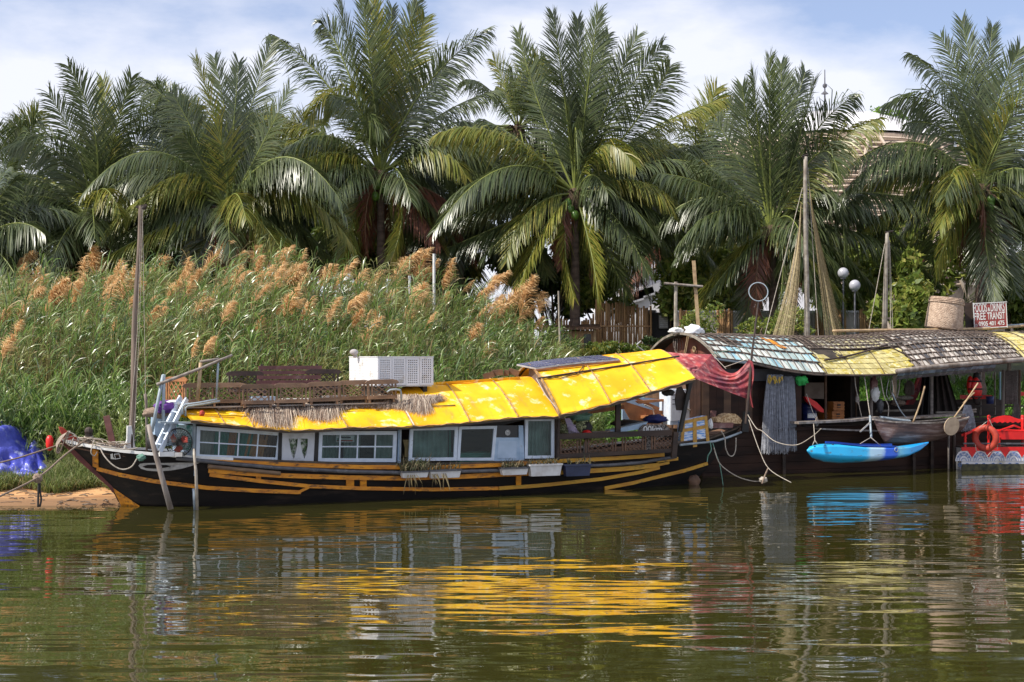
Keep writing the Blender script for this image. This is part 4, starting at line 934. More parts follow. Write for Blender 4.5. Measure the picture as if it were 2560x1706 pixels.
boat = thing('river_boat', 'long black wooden boat with yellow curved roof and orange rails, moored at the sand', 'boat', M=A.M)
NI, NJ = 70, 12
def hull_fn(side, inset=0.0):
    def f(u, v):
        st = S0T + (S1T - S0T) * u; zs = zsheer(st); z = -0.35 + (zs + 0.35) * v
        s = s0(z) + (s1(z) - s0(z)) * u
        return (s, HB - side * (hb(s, z) - inset), z)
    return f
b = MB()
b.grid(hull_fn(1), NI, NJ); b.grid(hull_fn(-1), NI, NJ)
for u in (0, 1):
    f1, f2 = hull_fn(1), hull_fn(-1)
    vs = [f1(u, j / NJ) for j in range(NJ + 1)] + [f2(u, j / NJ) for j in range(NJ, -1, -1)]; b.add(vs, [tuple(range(len(vs)))])
b.build('hull', M['hull_black'], boat, smooth=False)
# deck boards
nb = 30
for k in range(nb):
    ua, ub = k / nb + 0.001, (k + 1) / nb - 0.001
    def dk(u, side):
        st = S0T + (S1T - S0T) * u; z = zsheer(st) - 0.07; return Vector((st, HB - side * max(0.03, hb(st, zsheer(st)) - 0.05), z))
    b = MB(); b.slab([dk(ua, 1), dk(ub, 1), dk(ub, -1), dk(ua, -1)], (0, 0, -0.03)); b.build('deck_board', M['wood_brown'], boat)
# gunwale caps
def cap(u0, u1, side, m, w=0.07, h=0.05, name='gunwale'):
    pts = []
    for k in range(25):
        u = u0 + (u1 - u0) * k / 24; st = S0T + (S1T - S0T) * u; z = zsheer(st); pts.append((st, HB - side * hb(st, z), z + 0.012))
    b = MB(); b.strip(pts, w, h); return b.build(name, m, boat)
cap(0.0, 0.20, 1, M['white'], .08, .055); cap(0.20, 1.0, 1, M['eave'], .07, .04); cap(0.0, 0.9, -1, M['white'])
def rail(pxs, w, h, m, name='rail', off=0.02, tube=False, sub=6):
    pts = []
    for i in range(len(pxs) - 1):
        (xa, ya), (xb, yb) = pxs[i], pxs[i + 1]
        for k in range(sub): t = k / sub; pts.append(hp(xa + (xb - xa) * t, ya + (yb - ya) * t, off))
    pts.append(hp(pxs[-1][0], pxs[-1][1], off)); b = MB()
    if tube: b.tube(pts, w, 8)
    else: b.strip(pts, w, h * .95)
    return b.build(name, m, boat, smooth=tube)
rail([(243, 1172), (300, 1187), (383, 1203), (520, 1220), (640, 1227), (752, 1231)], .05, .085, M['orange'])
rail([(750, 1229), (772, 1218)], .05, .06, M['orange'])
rail([(500, 1151), (700, 1161), (900, 1168), (1080, 1169), (1240, 1163), (1320, 1158)], .045, .09, M['orange'])
rail([(1320, 1158), (1390, 1153), (1500, 1148), (1600, 1142), (1660, 1137)], .045, .09, M['yrail'])
rail([(521, 1177), (620, 1184), (701, 1189), (860, 1194), (1000, 1196), (1150, 1192), (1250, 1187), (1390, 1181)], .05, .10, M['orange'])
rail([(1392, 1181), (1481, 1177), (1560, 1172), (1646, 1163)], .05, .11, M['yrail'])
rail([(524, 1187), (650, 1203), (777, 1216), (900, 1221), (1080, 1224), (1245, 1221)], .05, .08, M['orange'])
rail([(1247, 1221), (1337, 1215), (1380, 1211), (1501, 1198), (1600, 1181), (1648, 1169)], .05, .085, M['yrail'])
rail([(1511, 1221), (1580, 1208), (1646, 1192), (1710, 1177), (1768, 1159)], .05, .085, M['yrail'])
rail([(1642, 1153), (1694, 1147)], .05, .08, M['yrail']); rail([(1640, 1164), (1672, 1157)], .05, .06, M['yrail'])
rail([(440, 1146), (560, 1158), (692, 1170), (860, 1179), (1080, 1184), (1160, 1179), (1270, 1176), (1380, 1168), (1525, 1163), (1600, 1157), (1690, 1142)], .042, 0, M['iron'], 'rubbing_pipe', .06, True)
rail([(519, 1166), (610, 1175), (701, 1184)], .045, 0, M['old_bamboo'], 'spare_pole', .06, True)
for (x, ya, yb, w) in ((646, 1184, 1204, .10), (875, 1198, 1218, .17), (908, 1198, 1218, .14), (1296, 1187, 1216, .12)):
    b = MB(); p, q = hp(x, ya, .012), hp(x, yb, .012); b.bar(p, q, w, .04, (0, 1, 0)); b.build('rail_post', M['orange'], boat)
b = MB(); b.bar(hp(239, 1125, .02), hp(240, 1167, .02), .12, .05, (0.5, 1, 0)); b.build('bow_post', M['orange'], boat)
# stem piece, red prow, orange forefoot
b = MB(); b.strip([A.pt(x, y, 1.4) + Vector((-0.015, 0, 0)) for x, y in ((158, 1100), (200, 1145), (242, 1182), (281, 1217), (288, 1228))], .10, .12, (0, 1, 0)); b.build('stem', mat('stem_red_brown', (0.22, 0.06, 0.045), (0.12, 0.035, 0.03), 5, 0.6), boat)
b = MB(); b.slab([A.pt(x, y, 1.33) for x, y in ((148, 1068), (158, 1069), (172, 1082), (196, 1098), (210, 1115), (172, 1110), (153, 1083))], (0, 0.14, 0)); b.build('prow_tip', M['red_ring'], boat)
b = MB()
def quad_patch(pts4, n, off):
    (a, bb, c_, d) = pts4
    def f(u, v):
        x = (a[0] * (1 - u) + bb[0] * u) * (1 - v) + (d[0] * (1 - u) + c_[0] * u) * v; y = (a[1] * (1 - u) + bb[1] * u) * (1 - v) + (d[1] * (1 - u) + c_[1] * u) * v
        return hp(x, y, off)
    return f
b.grid(quad_patch(((280, 1219), (284, 1221), (350, 1266), (304, 1266)), 8, .014), 8, 8, th=(0, .03, 0)); b.build('forefoot', M['orange'], boat)
# painted eye: flat paint on the bow, raised a few millimetres
def decal(name, pts, m, off, parent=boat):
    b = MB(); ps = [hp(x, y, off) for x, y in pts]; cx = sum((p for p in ps), Vector()) / len(ps)
    xs_ = sum(x for x, y in pts) / len(pts); ys_ = sum(y for x, y in pts) / len(pts); c_ = hp(xs_, ys_, off)
    n = len(ps); b.add([c_] + ps, [(0, 1 + i, 1 + (i + 1) % n) for i in range(n)]); return b.build(name, m, parent)
eye = decal('painted_eye', [(346, 1165), (350, 1160), (362, 1158), (400, 1158), (450, 1157), (500, 1157), (480, 1165), (455, 1172), (425, 1177), (395, 1179), (368, 1177), (352, 1172)], mat('grey_white_paint', (0.50, 0.48, 0.46), (0.34, 0.33, 0.32), 8, 0.6, dirt=(0.05, 0.04, 0.04), dscale=14, damt=0.36), .020)
decal('pupil', [(356, 1167), (368, 1163), (392, 1162), (415, 1163), (428, 1166), (412, 1170), (385, 1172), (364, 1171)], M['hull_black'], .030, eye)
decal('bow_mark', [(276, 1136), (282, 1134), (283, 1146), (290, 1149), (277, 1148)], M['white'], .02)
b = MB()
for p, q in (((286, 1136), (298, 1135)), ((298, 1135), (301, 1146)), ((301, 1146), (289, 1148)), ((289, 1148), (286, 1136))): b.bar(hp(*p, .02), hp(*q, .02), .012, .012)
b.build('bow_mark', M['white'], boat)

# ---- cabin
WC = 0.20
def bil(q, u, v):
    (a, b_, c_, d) = q; return ((a[0] * (1 - u) + b_[0] * u) * (1 - v) + (d[0] * (1 - u) + c_[0] * u) * v, (a[1] * (1 - u) + b_[1] * u) * (1 - v) + (d[1] * (1 - u) + c_[1] * u) * v)
def window(q, nx_, ny_, fw=9, m=None, mw=3.2, c=WC, name='window'):
    """frame with glazing bars and a pane in each opening; q is tl,tr,br,bl"""
    m = m or M['winframe']; b = MB(); W_ = abs(q[1][0] - q[0][0]); H_ = abs(q[3][1] - q[0][1]); fu, fv = fw / W_, fw / H_
    def P3(u, v, cc=c): return A.pt(*bil(q, u, v), cc)
    b.slab([P3(0, 0), P3(0, 1), P3(fu, 1), P3(fu, 0)], (0, .06, 0)); b.slab([P3(1 - fu, 0), P3(1 - fu, 1), P3(1, 1), P3(1, 0)], (0, .06, 0))
    b.slab([P3(fu, 0), P3(fu, fv), P3(1 - fu, fv), P3(1 - fu, 0)], (0, .057, 0)); b.slab([P3(fu, 1 - fv), P3(fu, 1), P3(1 - fu, 1), P3(1 - fu, 1 - fv)], (0, .057, 0))
    fr = b.build(name, m, boat); us = [fu + (1 - 2 * fu) * i / nx_ for i in range(nx_ + 1)]; vs = [fv + (1 - 2 * fv) * j / ny_ for j in range(ny_ + 1)]
    hu, hv = mw / W_ / 2, mw / H_ / 2
    for i in range(1, nx_):
        b = MB(); b.slab([P3(us[i] - hu, fv, c + .012), P3(us[i] - hu, 1 - fv, c + .012), P3(us[i] + hu, 1 - fv, c + .012), P3(us[i] + hu, fv, c + .012)], (0, .03, 0)); b.build('glazing_bar', m, fr)
    for j in range(1, ny_):
        b = MB(); b.slab([P3(fu, vs[j] - hv, c + .015), P3(fu, vs[j] + hv, c + .015), P3(1 - fu, vs[j] + hv, c + .015), P3(1 - fu, vs[j] - hv, c + .015)], (0, .024, 0)); b.build('glazing_bar', m, fr)
    for i in range(nx_):
        for j in range(ny_):
            b = MB(); b.slab([P3(us[i], vs[j], c + .03), P3(us[i], vs[j + 1], c + .03), P3(us[i + 1], vs[j + 1], c + .03), P3(us[i + 1], vs[j], c + .03)], (0, .004, 0)); b.build('pane', M['glass'], fr)
    return fr
window(((492, 1066), (705, 1082), (697, 1153), (490, 1145)), 4, 2)
window(((798, 1079), (993, 1078), (990, 1156), (795, 1155)), 4, 2)
window(((1026, 1069), (1146, 1067), (1142, 1152), (1022, 1153)), 1, 1, 8)
window(((1148, 1067), (1243, 1065), (1235, 1152), (1143, 1152)), 1, 1, 7)
window(((1314, 1046), (1386, 1046), (1386, 1146), (1312, 1147)), 1, 1, 7)
# curtains
def curtain(xa, xb, ya, yb, m, c, folds=6, skew=0.0):
    f = lambda u, v: A.pt(xa + (xb - xa) * u + skew * (v - .5), ya + (yb - ya) * v, c + 0.025 * math.sin(u * folds * 6.283 + v * 1.5))
    b = MB(); b.grid(f, 40, 3); b.build('curtain', m, boat, smooth=True)
cg = mat('sage_curtain', (0.36, 0.48, 0.42), (0.20, 0.29, 0.25), 3, 0.9); co_ = mat('orange_curtain', (0.78, 0.36, 0.13), (0.58, 0.24, 0.09), 3, 0.9)
ct = mat('teal_curtain', (0.14, 0.40, 0.30), (0.08, 0.26, 0.2), 3, 0.9); cgr = mat('grey_curtain', (0.52, 0.47, 0.40), (0.26, 0.25, 0.22), 3, 0.9)
for xa, xb, m_, sk in ((496, 545, cgr, -14), (535, 572, ct, -10), (568, 590, co_, -10), (584, 630, ct, -16), (612, 668, co_, -18), (655, 703, mat('brown_curtain', (0.27, 0.12, 0.07), None, 3, .9), -8)):
    curtain(xa, xb, 1064, 1152, m_, .40 + (xa % 7) * .008, 4, sk)
for xa, xb in ((800, 845), (860, 900), (935, 990)): curtain(xa, xb, 1080, 1152, cg, .55, 4, -4)
curtain(1030, 1120, 1070, 1150, cg, .42, 8); curtain(1122, 1128, 1070, 1150, ct, .38, 1)
b = MB(); b.box(A.pt(1190, 1143, .8), (1.0, .5, .22)); b.build('cushion', ct, boat)
curtain(1316, 1352, 1048, 1144, cg, .42, 4); curtain(1348, 1384, 1048, 1144, cg, .45, 4)
b = MB(); b.slab([A.pt(840, 1082, .33), A.pt(840, 1106, .33), A.pt(886, 1106, .33), A.pt(886, 1082, .33)], (0, .01, 0)); st_ = b.build('sticker_sheet', M['white'], boat)
for (x, y, w, h, m_) in ((862, 1085, 34, 3, 'red'), (862, 1094, 30, 4, 'black'), (862, 1102, 40, 4, 'red_ring'), (846, 1100, 6, 8, 'rope_green')):
    b = MB(); b.slab([A.pt(x - w / 2, y - h / 2, .325), A.pt(x - w / 2, y + h / 2, .325), A.pt(x + w / 2, y + h / 2, .325), A.pt(x + w / 2, y - h / 2, .325)], (0, .004, 0)); b.build('print', M[m_], st_)
# board with the W-shaped cut
from mathutils.geometry import tessellate_polygon
def cut_board(outer, holes, c, th, m, name, parent):
    loops = [[A.pt(x, y, c) for x, y in outer]] + [[A.pt(x, y, c) for x, y in h] for h in holes]
    tri = tessellate_polygon(loops); flat = [p for l in loops for p in l]; n = len(flat); b = MB()
    fs = [tuple(t) for t in tri] + [tuple(i + n for i in t[::-1]) for t in tri]; k = 0
    for l in loops:
        for i in range(len(l)): j = (i + 1) % len(l); fs.append((k + i, k + j, k + j + n, k + i + n))
        k += len(l)
    b.add(flat + [p + Vector((0, th, 0)) for p in flat], fs); return b.build(name, m, parent)
cut_board([(704, 1080), (788, 1080), (784, 1155), (701, 1154)], [[(722, 1097), (745, 1097), (744, 1112), (740, 1128), (735, 1148), (729, 1136), (725, 1115)], [(751, 1097), (770, 1097), (770, 1115), (766, 1135), (761, 1148), (756, 1132), (752, 1112)]],
          WC - .005, .04, mat('pale_grey_board', (0.62, 0.64, 0.68), (0.52, 0.54, 0.58), 4, .6, dirt=(0.3, .3, .3), damt=.3), 'panel', boat)
b = MB(); b.slab([A.pt(716, 1092, .28), A.pt(716, 1152, .28), A.pt(775, 1152, .28), A.pt(775, 1092, .28)], (0, .01, 0))
b.build('pane', mat('mottled_green_glass', (0.55, 0.58, 0.50), (0.07, 0.14, 0.04), 16, .3, lo=.45, hi=.55, dirt=(0.02, 0.03, 0.015), dscale=14, damt=.45), boat)
# door with dark upper light and round emblem
dq = ((1243, 1064), (1308, 1064), (1311, 1154), (1235, 1153))
def dslab(q, u0, u1, v0, v1, c, th, m, name, par):
    b = MB(); b.slab([A.pt(*bil(q, u0, v0), c), A.pt(*bil(q, u0, v1), c), A.pt(*bil(q, u1, v1), c), A.pt(*bil(q, u1, v0), c)], (0, th, 0)); return b.build(name, m, par)
door = dslab(dq, 0, .84, .34, 1, WC, .05, M['bluewood'], 'door', boat)
dslab(dq, .10, .74, .44, .92, WC - .012, .010, mat('light_blue_panel', (0.47, 0.58, 0.72), (0.38, 0.49, 0.62), 5, .5), 'panel', door)
dslab(dq, .0, .84, 0, .34, WC + .03, .01, M['pane_dark'], 'pane', door)
dslab(dq, .84, 1, 0, 1, WC - .01, .07, M['bluewood'], 'door_post', boat)
e_ = A.pt(1269, 1082, WC + .015); b = MB(); Mx = Matrix.Rotation(math.radians(90), 3, 'X')
b.lathe([(0, .006), (.062, .006), (.062, 0), (0, 0)], 22, e_, Mx); b.build('emblem', M['white'], door)
b = MB(); b.torus(e_ + Vector((0, -.008, 0)), .048, .004, Mx, 22, 4)
for (x, z) in ((-.022, .012), (.0, -.006), (.024, .01), (.018, -.016), (-.02, -.012)): b.box(e_ + Vector((x, -.010, z)), (.018, .004, .014))
b.build('emblem_print', M['iron'], door)
# dark posts, frame pieces
for (x, w, m_, ya, yb) in ((700, 8, 'black', 1080, 1156), (791, 8, 'black', 1080, 1157), (999, 7, 'bluewood', 1068, 1158), (1390, 7, 'wood_dark', 1040, 1152), (486, 5, 'pipe', 1058, 1150)):
    b = MB(); b.bar(A.pt(x, ya, WC + .02), A.pt(x - 2, yb, WC + .02), w * .0095, .08, (0, 1, 0)); b.build('post', M[m_], boat)
# walls of the cabin: header, far wall, ends, floor
b = MB(); b.slab([A.pt(488, 1052, WC + .07)] + [A.pt(x, y, WC + .07) for x, y in ((488, 1068), (705, 1084), (798, 1081), (1026, 1071), (1243, 1067), (1312, 1050), (1390, 1048), (1390, 1030), (1200, 1040), (1000, 1055), (726, 1066))], (0, .03, 0)); b.build('wall', M['black'], boat)
sA, sB = A.pt(490, 1100, WC).x, A.pt(1392, 1100, WC).x
b = MB(); b.box(((sA + sB) / 2, 2.6, 1.15), (sB - sA, .04, 1.0)); b.build('wall', M['wood_dark'], boat)
b = MB(); b.box((sA, 1.45, 1.15), (.04, 2.3, 1.0)); b.build('wall', M['bluewood'], boat)
b = MB(); b.box((sB, 1.45, 1.2), (.04, 2.3, 1.0)); b.build('wall', M['wood_dark'], boat)
b = MB()
for p in range(16):
    x = sA + 5.0 + (p % 4) * .03; b.tube([(A.pt(1012 + p * .6, 1150, .3).x, .3, .9), (A.pt(1012 + (p % 5) * 1.6, 1110, .3).x, .28, 1.1), (A.pt(1006 + (p * 7 % 11) * 1.5, 1088 + (p % 3) * 6, .3).x, .26, 1.28)], .006, 4)
b.build('dried_plant', M['reed_dry'], boat)

# ---- roofs
class Roof:
    def __init__(s, eave, ridge, ce, cr, ex=1.35, fr=None):
        s.fr = fr or A; e = [s.fr.pt(x, y, ce) for x, y in eave]; r = [s.fr.pt(x, y, cr) for x, y in ridge]
        s.ce, s.cr, s.ex = ce, cr, ex; s.ex_ = [p.x for p in e]; s.ez = [p.z for p in e]; s.rx = [p.x for p in r]; s.rz = [p.z for p in r]
    def p(s, x, v, off=0.0):
        ze = float(np.interp(x, s.ex_, s.ez)); zr = float(np.interp(x, s.rx, s.rz)); vv = v if v <= 1 else 2 - v
        vv = max(vv, 0)
        return Vector((x, s.ce + (s.cr - s.ce) * v - off * .45, ze + (zr - ze) * (1 - (1 - vv) ** s.ex) + off * .9))
    def hit(s, px, py, off=0.0):
        best = None
        for k in range(121):
            v = k / 120 * 1.15; c = s.ce + (s.cr - s.ce) * v; q = s.fr.pt(px, py, c); d = abs(s.p(q.x, v).z - q.z)
            if best is None or d < best[0]: best = (d, q.x, v)
        return s.p(best[1], best[2], off), best[1], best[2]
R1 = Roof([(460, 1049), (482, 1051), (563, 1061), (640, 1069), (726, 1077), (800, 1074), (875, 1069), (980, 1068), (1080, 1064), (1174, 1056), (1294, 1043), (1420, 1041)],
          [(380, 1018), (500, 1010), (800, 1002), (930, 990), (975, 978), (1030, 966), (1085, 957), (1200, 950), (1296, 943), (1340, 940)], -0.18, 1.4)
R2 = Roof([(1380, 1043), (1402, 1038), (1460, 1026), (1525, 1010), (1630, 980), (1736, 948), (1760, 940)], [(1290, 917), (1299, 916), (1400, 903), (1506, 891), (1632, 877), (1700, 872)], -0.30, 1.4, 1.45)
def eave_s(R_, px): return A.pt(px, np.interp(px, [460, 726, 875, 1174, 1294, 1398, 1525, 1736], [1049, 1077, 1069, 1056, 1043, 1038, 1010, 948]), R_.ce).x
def sheets(R_, cuts, name='roof_sheet', lift=0.0, m=None):
    for i in range(len(cuts) - 1):
        a, c_ = cuts[i], cuts[i + 1]; ph = i * 1.7
        def f(u, v, a=a, c_=c_, ph=ph):
            x = a + 0.004 + (c_ - a - .008) * u; q = R_.p(x, v * 2.0)
            w = 0.008 * math.sin(v * 9 + ph) * math.sin(u * 3.1 + ph) + 0.010 * math.sin(u * 11 + ph * 3) * math.cos(v * 13) * (1 if v < .5 else 0)
            if v < .06: w += 0.012 * math.sin(x * 9 + ph)
            return (q.x, q.y, q.z + w * min(1, v * 8 + .4) + lift + (i % 2) * 0.006)
        b = MB(); b.grid(f, 12, 28, th=(0, 0, -.018)); o = b.build(name, m or M['roof_yellow'], boat, smooth=True)
        if i: 
            b = MB(); b.tube([R_.p(a, v, .022 + lift) for v in np.linspace(0.0, 1.0, 14)], .013, 5); b.build('batten', M['roof_trim'], boat)
cuts1 = [eave_s(R1, x) for x in (478, 562, 634, 726, 868, 1032, 1174, 1294, 1412)]
sheets(R1, cuts1)
cuts2 = [eave_s(R2, x) for x in (1399, 1525, 1625, 1738)]
sheets(R2, cuts2, lift=0.02)
for R_, cu in ((R1, cuts1), (R2, cuts2)):
    b = MB(); b.strip([R_.p(x, 0.0) + Vector((0, .03, -.035)) for x in np.linspace(cu[0], cu[-1], 40)], .05, .055); b.build('eave_board', M['eave'], boat)
    b = MB(); b.tube([R_.p(x, 0.0) + Vector((0, -.01, .0 + .012 * math.sin(x * 14))) for x in np.linspace(cu[0], cu[-1], 90)], .011, 4); b.build('eave_batten', M['roof_trim'], boat)
b = MB()
xa = cuts2[0] + .03
n = 14; lo = [R1.p(xa, v, .01) for v in np.linspace(0, 1.0, n)]; up_ = [R2.p(xa, v, .0) for v in np.linspace(0, 1.0, n)]
b.add(lo + up_, [(i, i + 1, i + 1 + n, i + n) for i in range(n - 1)]); b.build('roof_gap_shade', mat('gap_shade_brown', (0.16, 0.12, 0.10), (0.11, 0.08, 0.07), 5, .8), boat)  # dark sheet standing in for the shaded gap between the roofs
# underside ribs and roof end
b = MB(); b.strip([R2.p(cuts2[0] - .01, v, .03) for v in np.linspace(0, 2, 28)], .05, .03, (1, 0, 0)); b.build('roof_edge', M['roof_trim'], boat)
b = MB(); b.strip([R2.p(cuts2[-1], v, .01) for v in np.linspace(0, 2, 28)], .04, .03, (1, 0, 0)); b.build('roof_edge', M['roof_trim'], boat)
for u in (.02, .5, .98):
    x = cuts2[0] + (cuts2[-1] - cuts2[0]) * u; b = MB(); b.tube([R2.p(x, v, -.035) for v in np.linspace(0, 2, 20)], .02, 5); b.build('roof_rib', M['wood_dark'], boat)
# ridge step on the lower roof
b = MB(); b.strip([R1.p(x, .90, .03) for x in np.linspace(A.pt(1088, 957, 1.3).x, A.pt(1296, 943, 1.3).x, 12)], .05, .05); b.build('ridge_batten', M['roof_yellow'], boat)
b = MB(); b.tube([R1.hit(x, y, .03)[0] for x, y in ((1050, 1019), (1095, 1018), (1138, 1016))], .012, 5); b.build('loose_cord', M['eave'], boat)
b = MB(); b.strip([R1.hit(x, y, .02)[0] for x, y in ((1007, 1014), (1020, 1040), (1034, 1066))], .035, .02); b.build('pale_batten', M['roof_white'], boat)
# pole and cables on the upper roof
pp = [R2.hit(x, y, .05)[0] for x, y in ((1345, 951), (1380, 946), (1480, 930), (1567, 917), (1640, 905), (1697, 896))]
b = MB(); b.tube(pp, .022, 7); b.build('roof_pole', M['wood_dark'], boat)
b = MB(); b.tube([R2.hit(x, y, .05)[0] for x, y in ((1365, 950), (1400, 950), (1440, 940), (1455, 925), (1458, 914))], .012, 6); b.build('cable', M['black'], boat)
b = MB(); b.tube([R2.hit(x, y, .035)[0] for x, y in ((1340, 950), (1362, 990), (1395, 1030))], .012, 6); b.build('cable', M['rope'], boat)
# solar panels
F0 = [R2.hit(x, y, .10)[0] for x, y in ((1337, 930), (1396, 922), (1458, 914), (1508, 911), (1548, 907))]
B0 = [A.pt(x, y, 1.45) for x, y in ((1290, 911), (1342, 903), (1400, 896), (1450, 892), (1500, 888))]
sol = thing('solar_panel_array', 'row of four blue solar panels lying on the yellow roof', 'solar panels', A.w(F0[0]), A.a)
o_ = F0[0]
for i in range(4):
    q = [F0[i] - o_, F0[i + 1] - o_, B0[i + 1] - o_, B0[i] - o_]; qs = [q[0].lerp(q[2], .015), q[1].lerp(q[3], .015), q[2].lerp(q[0], .015), q[3].lerp(q[1], .015)]
    b = MB(); b.slab(qs, (0, 0, -.035)); fr = b.build('panel_frame', M['alu'], sol)
    qq = [qs[0].lerp(qs[2], .03), qs[1].lerp(qs[3], .03), qs[2].lerp(qs[0], .03), qs[3].lerp(qs[1], .03)]
    b = MB(); b.slab([p + Vector((0, 0, .004)) for p in qq], (0, 0, .004)); b.build('cell_sheet', M['solar'], fr)
    b = MB()
    for k in range(1, 6): b.bar(qq[0].lerp(qq[1], k / 6) + Vector((0, 0, .010)), qq[3].lerp(qq[2], k / 6) + Vector((0, 0, .010)), .004, .002)
    for k in range(1, 5): b.bar(qq[0].lerp(qq[3], k / 5) + Vector((0, 0, .011)), qq[1].lerp(qq[2], k / 5) + Vector((0, 0, .011)), .004, .002)
    b.build('cell_lines', M['alu'], fr)
b = MB(); b.bar(F0[0] - o_ + Vector((0, 0, -.05)), F0[-1] - o_ + Vector((0, 0, -.05)), .04, .04); b.build('support_rail', M['wood_orange'], sol)
# short beams behind the lower roof
for i, (x, y) in enumerate(((1222, 938), (1244, 931), (1266, 932), (1284, 930))):
    b = MB(); q = A.w(A.pt(x, y, 1.9)); b.box((0, 0, .07), (.26 if i != 2 else .12, .5, .14), Matrix.Rotation(.2 * (i - 1.5), 3, 'Y')); b.build('wood_block', M['wood_brown'], None, at=q - Vector((0, 0, .08)), label='rough wooden block on the roof ridge, ' + ['leftmost of four', 'second of four from the crates', 'narrow third of four', 'nearest the solar panels'][i], cat='wood block', group='wooden blocks on the ridge')

# ---- thatch fringe
def thatch():
    rs = np.random.RandomState(9); V = []; Fc = []; n = 0
    top = lambda x: np.interp(x, [545, 640, 720, 860, 950, 1100], [1017, 1011, 1011, 1006, 1002, 1002])
    ln = lambda x: np.interp(x, [545, 600, 630, 640, 690, 722, 728, 762, 772, 830, 845, 900, 1000, 1060, 1070, 1105], [10, 14, 22, 50, 55, 52, 26, 30, 38, 44, 20, 15, 22, 36, 8, 4])
    cache = {}
    for x in range(540, 1112, 6):
        t_ = float(top(x)); cache[x] = (R1.hit(x, t_, 0), R1.hit(x, t_ + 1.2 * float(ln(x)), 0))
    for k in range(7800):
        x = rs.uniform(545, 1100); k0 = int((x - 540) // 6) * 6 + 540; (p0_, sa, va), (p1_, sb, vb) = cache[k0]; fx = (x - k0) / 6 * .055
        l = rs.uniform(0.35, 1.08); sa2, sb2 = sa + fx + rs.normal(0, .03), sb + fx + rs.normal(.03, .11); ve = va + (vb - va) * l
        lift = rs.uniform(.01, .13); a = R1.p(sa2, va + rs.uniform(-.01, .05), lift); m_ = R1.p(sa2 * .5 + sb2 * .5, va * .5 + ve * .5, lift * .9 + .01); e = R1.p(sb2, ve, lift * .5)
        w = Vector((rs.uniform(.003, .007), 0, rs.uniform(-.003, .003)))
        V += [a - w, a + w, m_ - w, m_ + w, e - w * .3, e + w * .3]; Fc += [(n, n + 1, n + 3, n + 2), (n + 2, n + 3, n + 5, n + 4)]; n += 6
    np_mesh('thatch_fringe', np.array(V), np.array(Fc), leafmat('old_thatch', [(0.10, 0.065, 0.05), (0.32, 0.23, 0.17), (0.52, 0.42, 0.33), (0.68, 0.59, 0.47)], .8, .15), boat, kind='stuff')
    b = MB(); b.tube([R1.hit(x, float(top(x)) - 3, .06)[0] for x in range(545, 1106, 20)], .022, 6); b.build('thatch_pole', M['wood_dark'], boat)
thatch()

# ---- roof terrace with chairs
t0, t1 = A.pt(455, 1015, .3).x, A.pt(1010, 1000, .3).x
_z = [A.pt(x, y, .5) for x, y in ((500, 1009), (690, 1009), (955, 998))]
zd = lambda x: float(np.interp(x, [q.x for q in _z], [q.z - .075 for q in _z]))
for k in range(9):
    y0 = .62 + k * .20; b = MB(); b.slab([(t0, y0, zd(t0)), (t1, y0, zd(t1)), (t1, y0 + .21, zd(t1)), (t0, y0 + .21, zd(t0))], (0, 0, -.03)); b.build('terrace_board', M['wall_grey'], boat)
def chair(label, mt, w=.78, h=.42, loc=(0, 0, 0), rz=0.0, group='wooden chairs on the roof terrace'):
    """origin on the floor under the chair back; faces +y"""
    t = thing('wooden_chair', label, 'chair', loc, rz, group); z0 = .07; hw = w * .5
    b = MB(); prof = [(-hw, .0), (-hw + .05, .045), (-hw + .14, .065), (hw - .14, .065), (hw - .05, .045), (hw, .0), (hw - .03, -.035), (-hw + .03, -.035)]
    b.slab([(x, -.02, z0 + h - .06 + z) for x, z in prof], (0, .035, 0)); b.build('top_rail', M[mt], t)
    b = MB(); b.box((0, 0, z0 + .04), (w * .88, .03, .08)); b.build('bottom_rail', M[mt], t)
    for s_ in (-1, 1):
        b = MB(); b.box((s_ * w * .40, 0, z0 + h * .45), (.035, .028, h * .85)); b.build('stile', M[mt], t)
        b = MB(); b.box((s_ * w * .30, 0, z0 + h * .45), (.03, .024, h * .80)); b.build('stile', M[mt], t)
    b = MB(); xl, zl, zh = w * .28, z0 + .08, z0 + h - .09; n = 3
    for d in (-1, 1):
        for k in range(-n + 1, n):
            pts = []; q = k * (2 * xl) / n
            # line x = d*(z-zc)*slope + q clipped to the opening
            sl = (2 * xl) / (zh - zl) * .8; zc = (zl + zh) / 2
            cand = [(d * (z - zc) * sl + q, z) for z in (zl, zh)]
            (xa_, za), (xb_, zb_) = cand
            if abs(xa_ - xb_) < 1e-6: continue
            def clip(x, z, x2, z2):
                if abs(x) <= xl: return x, z
                xx = math.copysign(xl, x); t_ = (xx - x) / (x2 - x); return xx, z + (z2 - z) * t_
            if (xa_ > xl and xb_ > xl) or (xa_ < -xl and xb_ < -xl): continue
            p1, p2 = clip(xa_, za, xb_, zb_), clip(xb_, zb_, xa_, za)
            if math.hypot(p1[0] - p2[0], p1[1] - p2[1]) < .05: continue
            b.bar((p1[0], d * .007, p1[1]), (p2[0], d * .007, p2[1]), .020, .012, (0, 1, 0))
    b.build('lattice', M[mt], t)
    b = MB(); b.box((0, .26, z0 + .02), (w * .82, .46, .04)); b.build('seat', M[mt], t)
    for s_ in (-1, 1):
        for y in (.0, .45): b = MB(); b.box((s_ * w * .36, y + .02, z0 * .5), (.04, .04, z0)); b.build('leg', M[mt], t)
    kids(t); return t
row = [(457, 548, 1009), (540, 601, 1008), (601, 689, 1011), (689, 768, 1008), (768, 855, 1004), (849, 922, 1000), (913, 999, 998)]
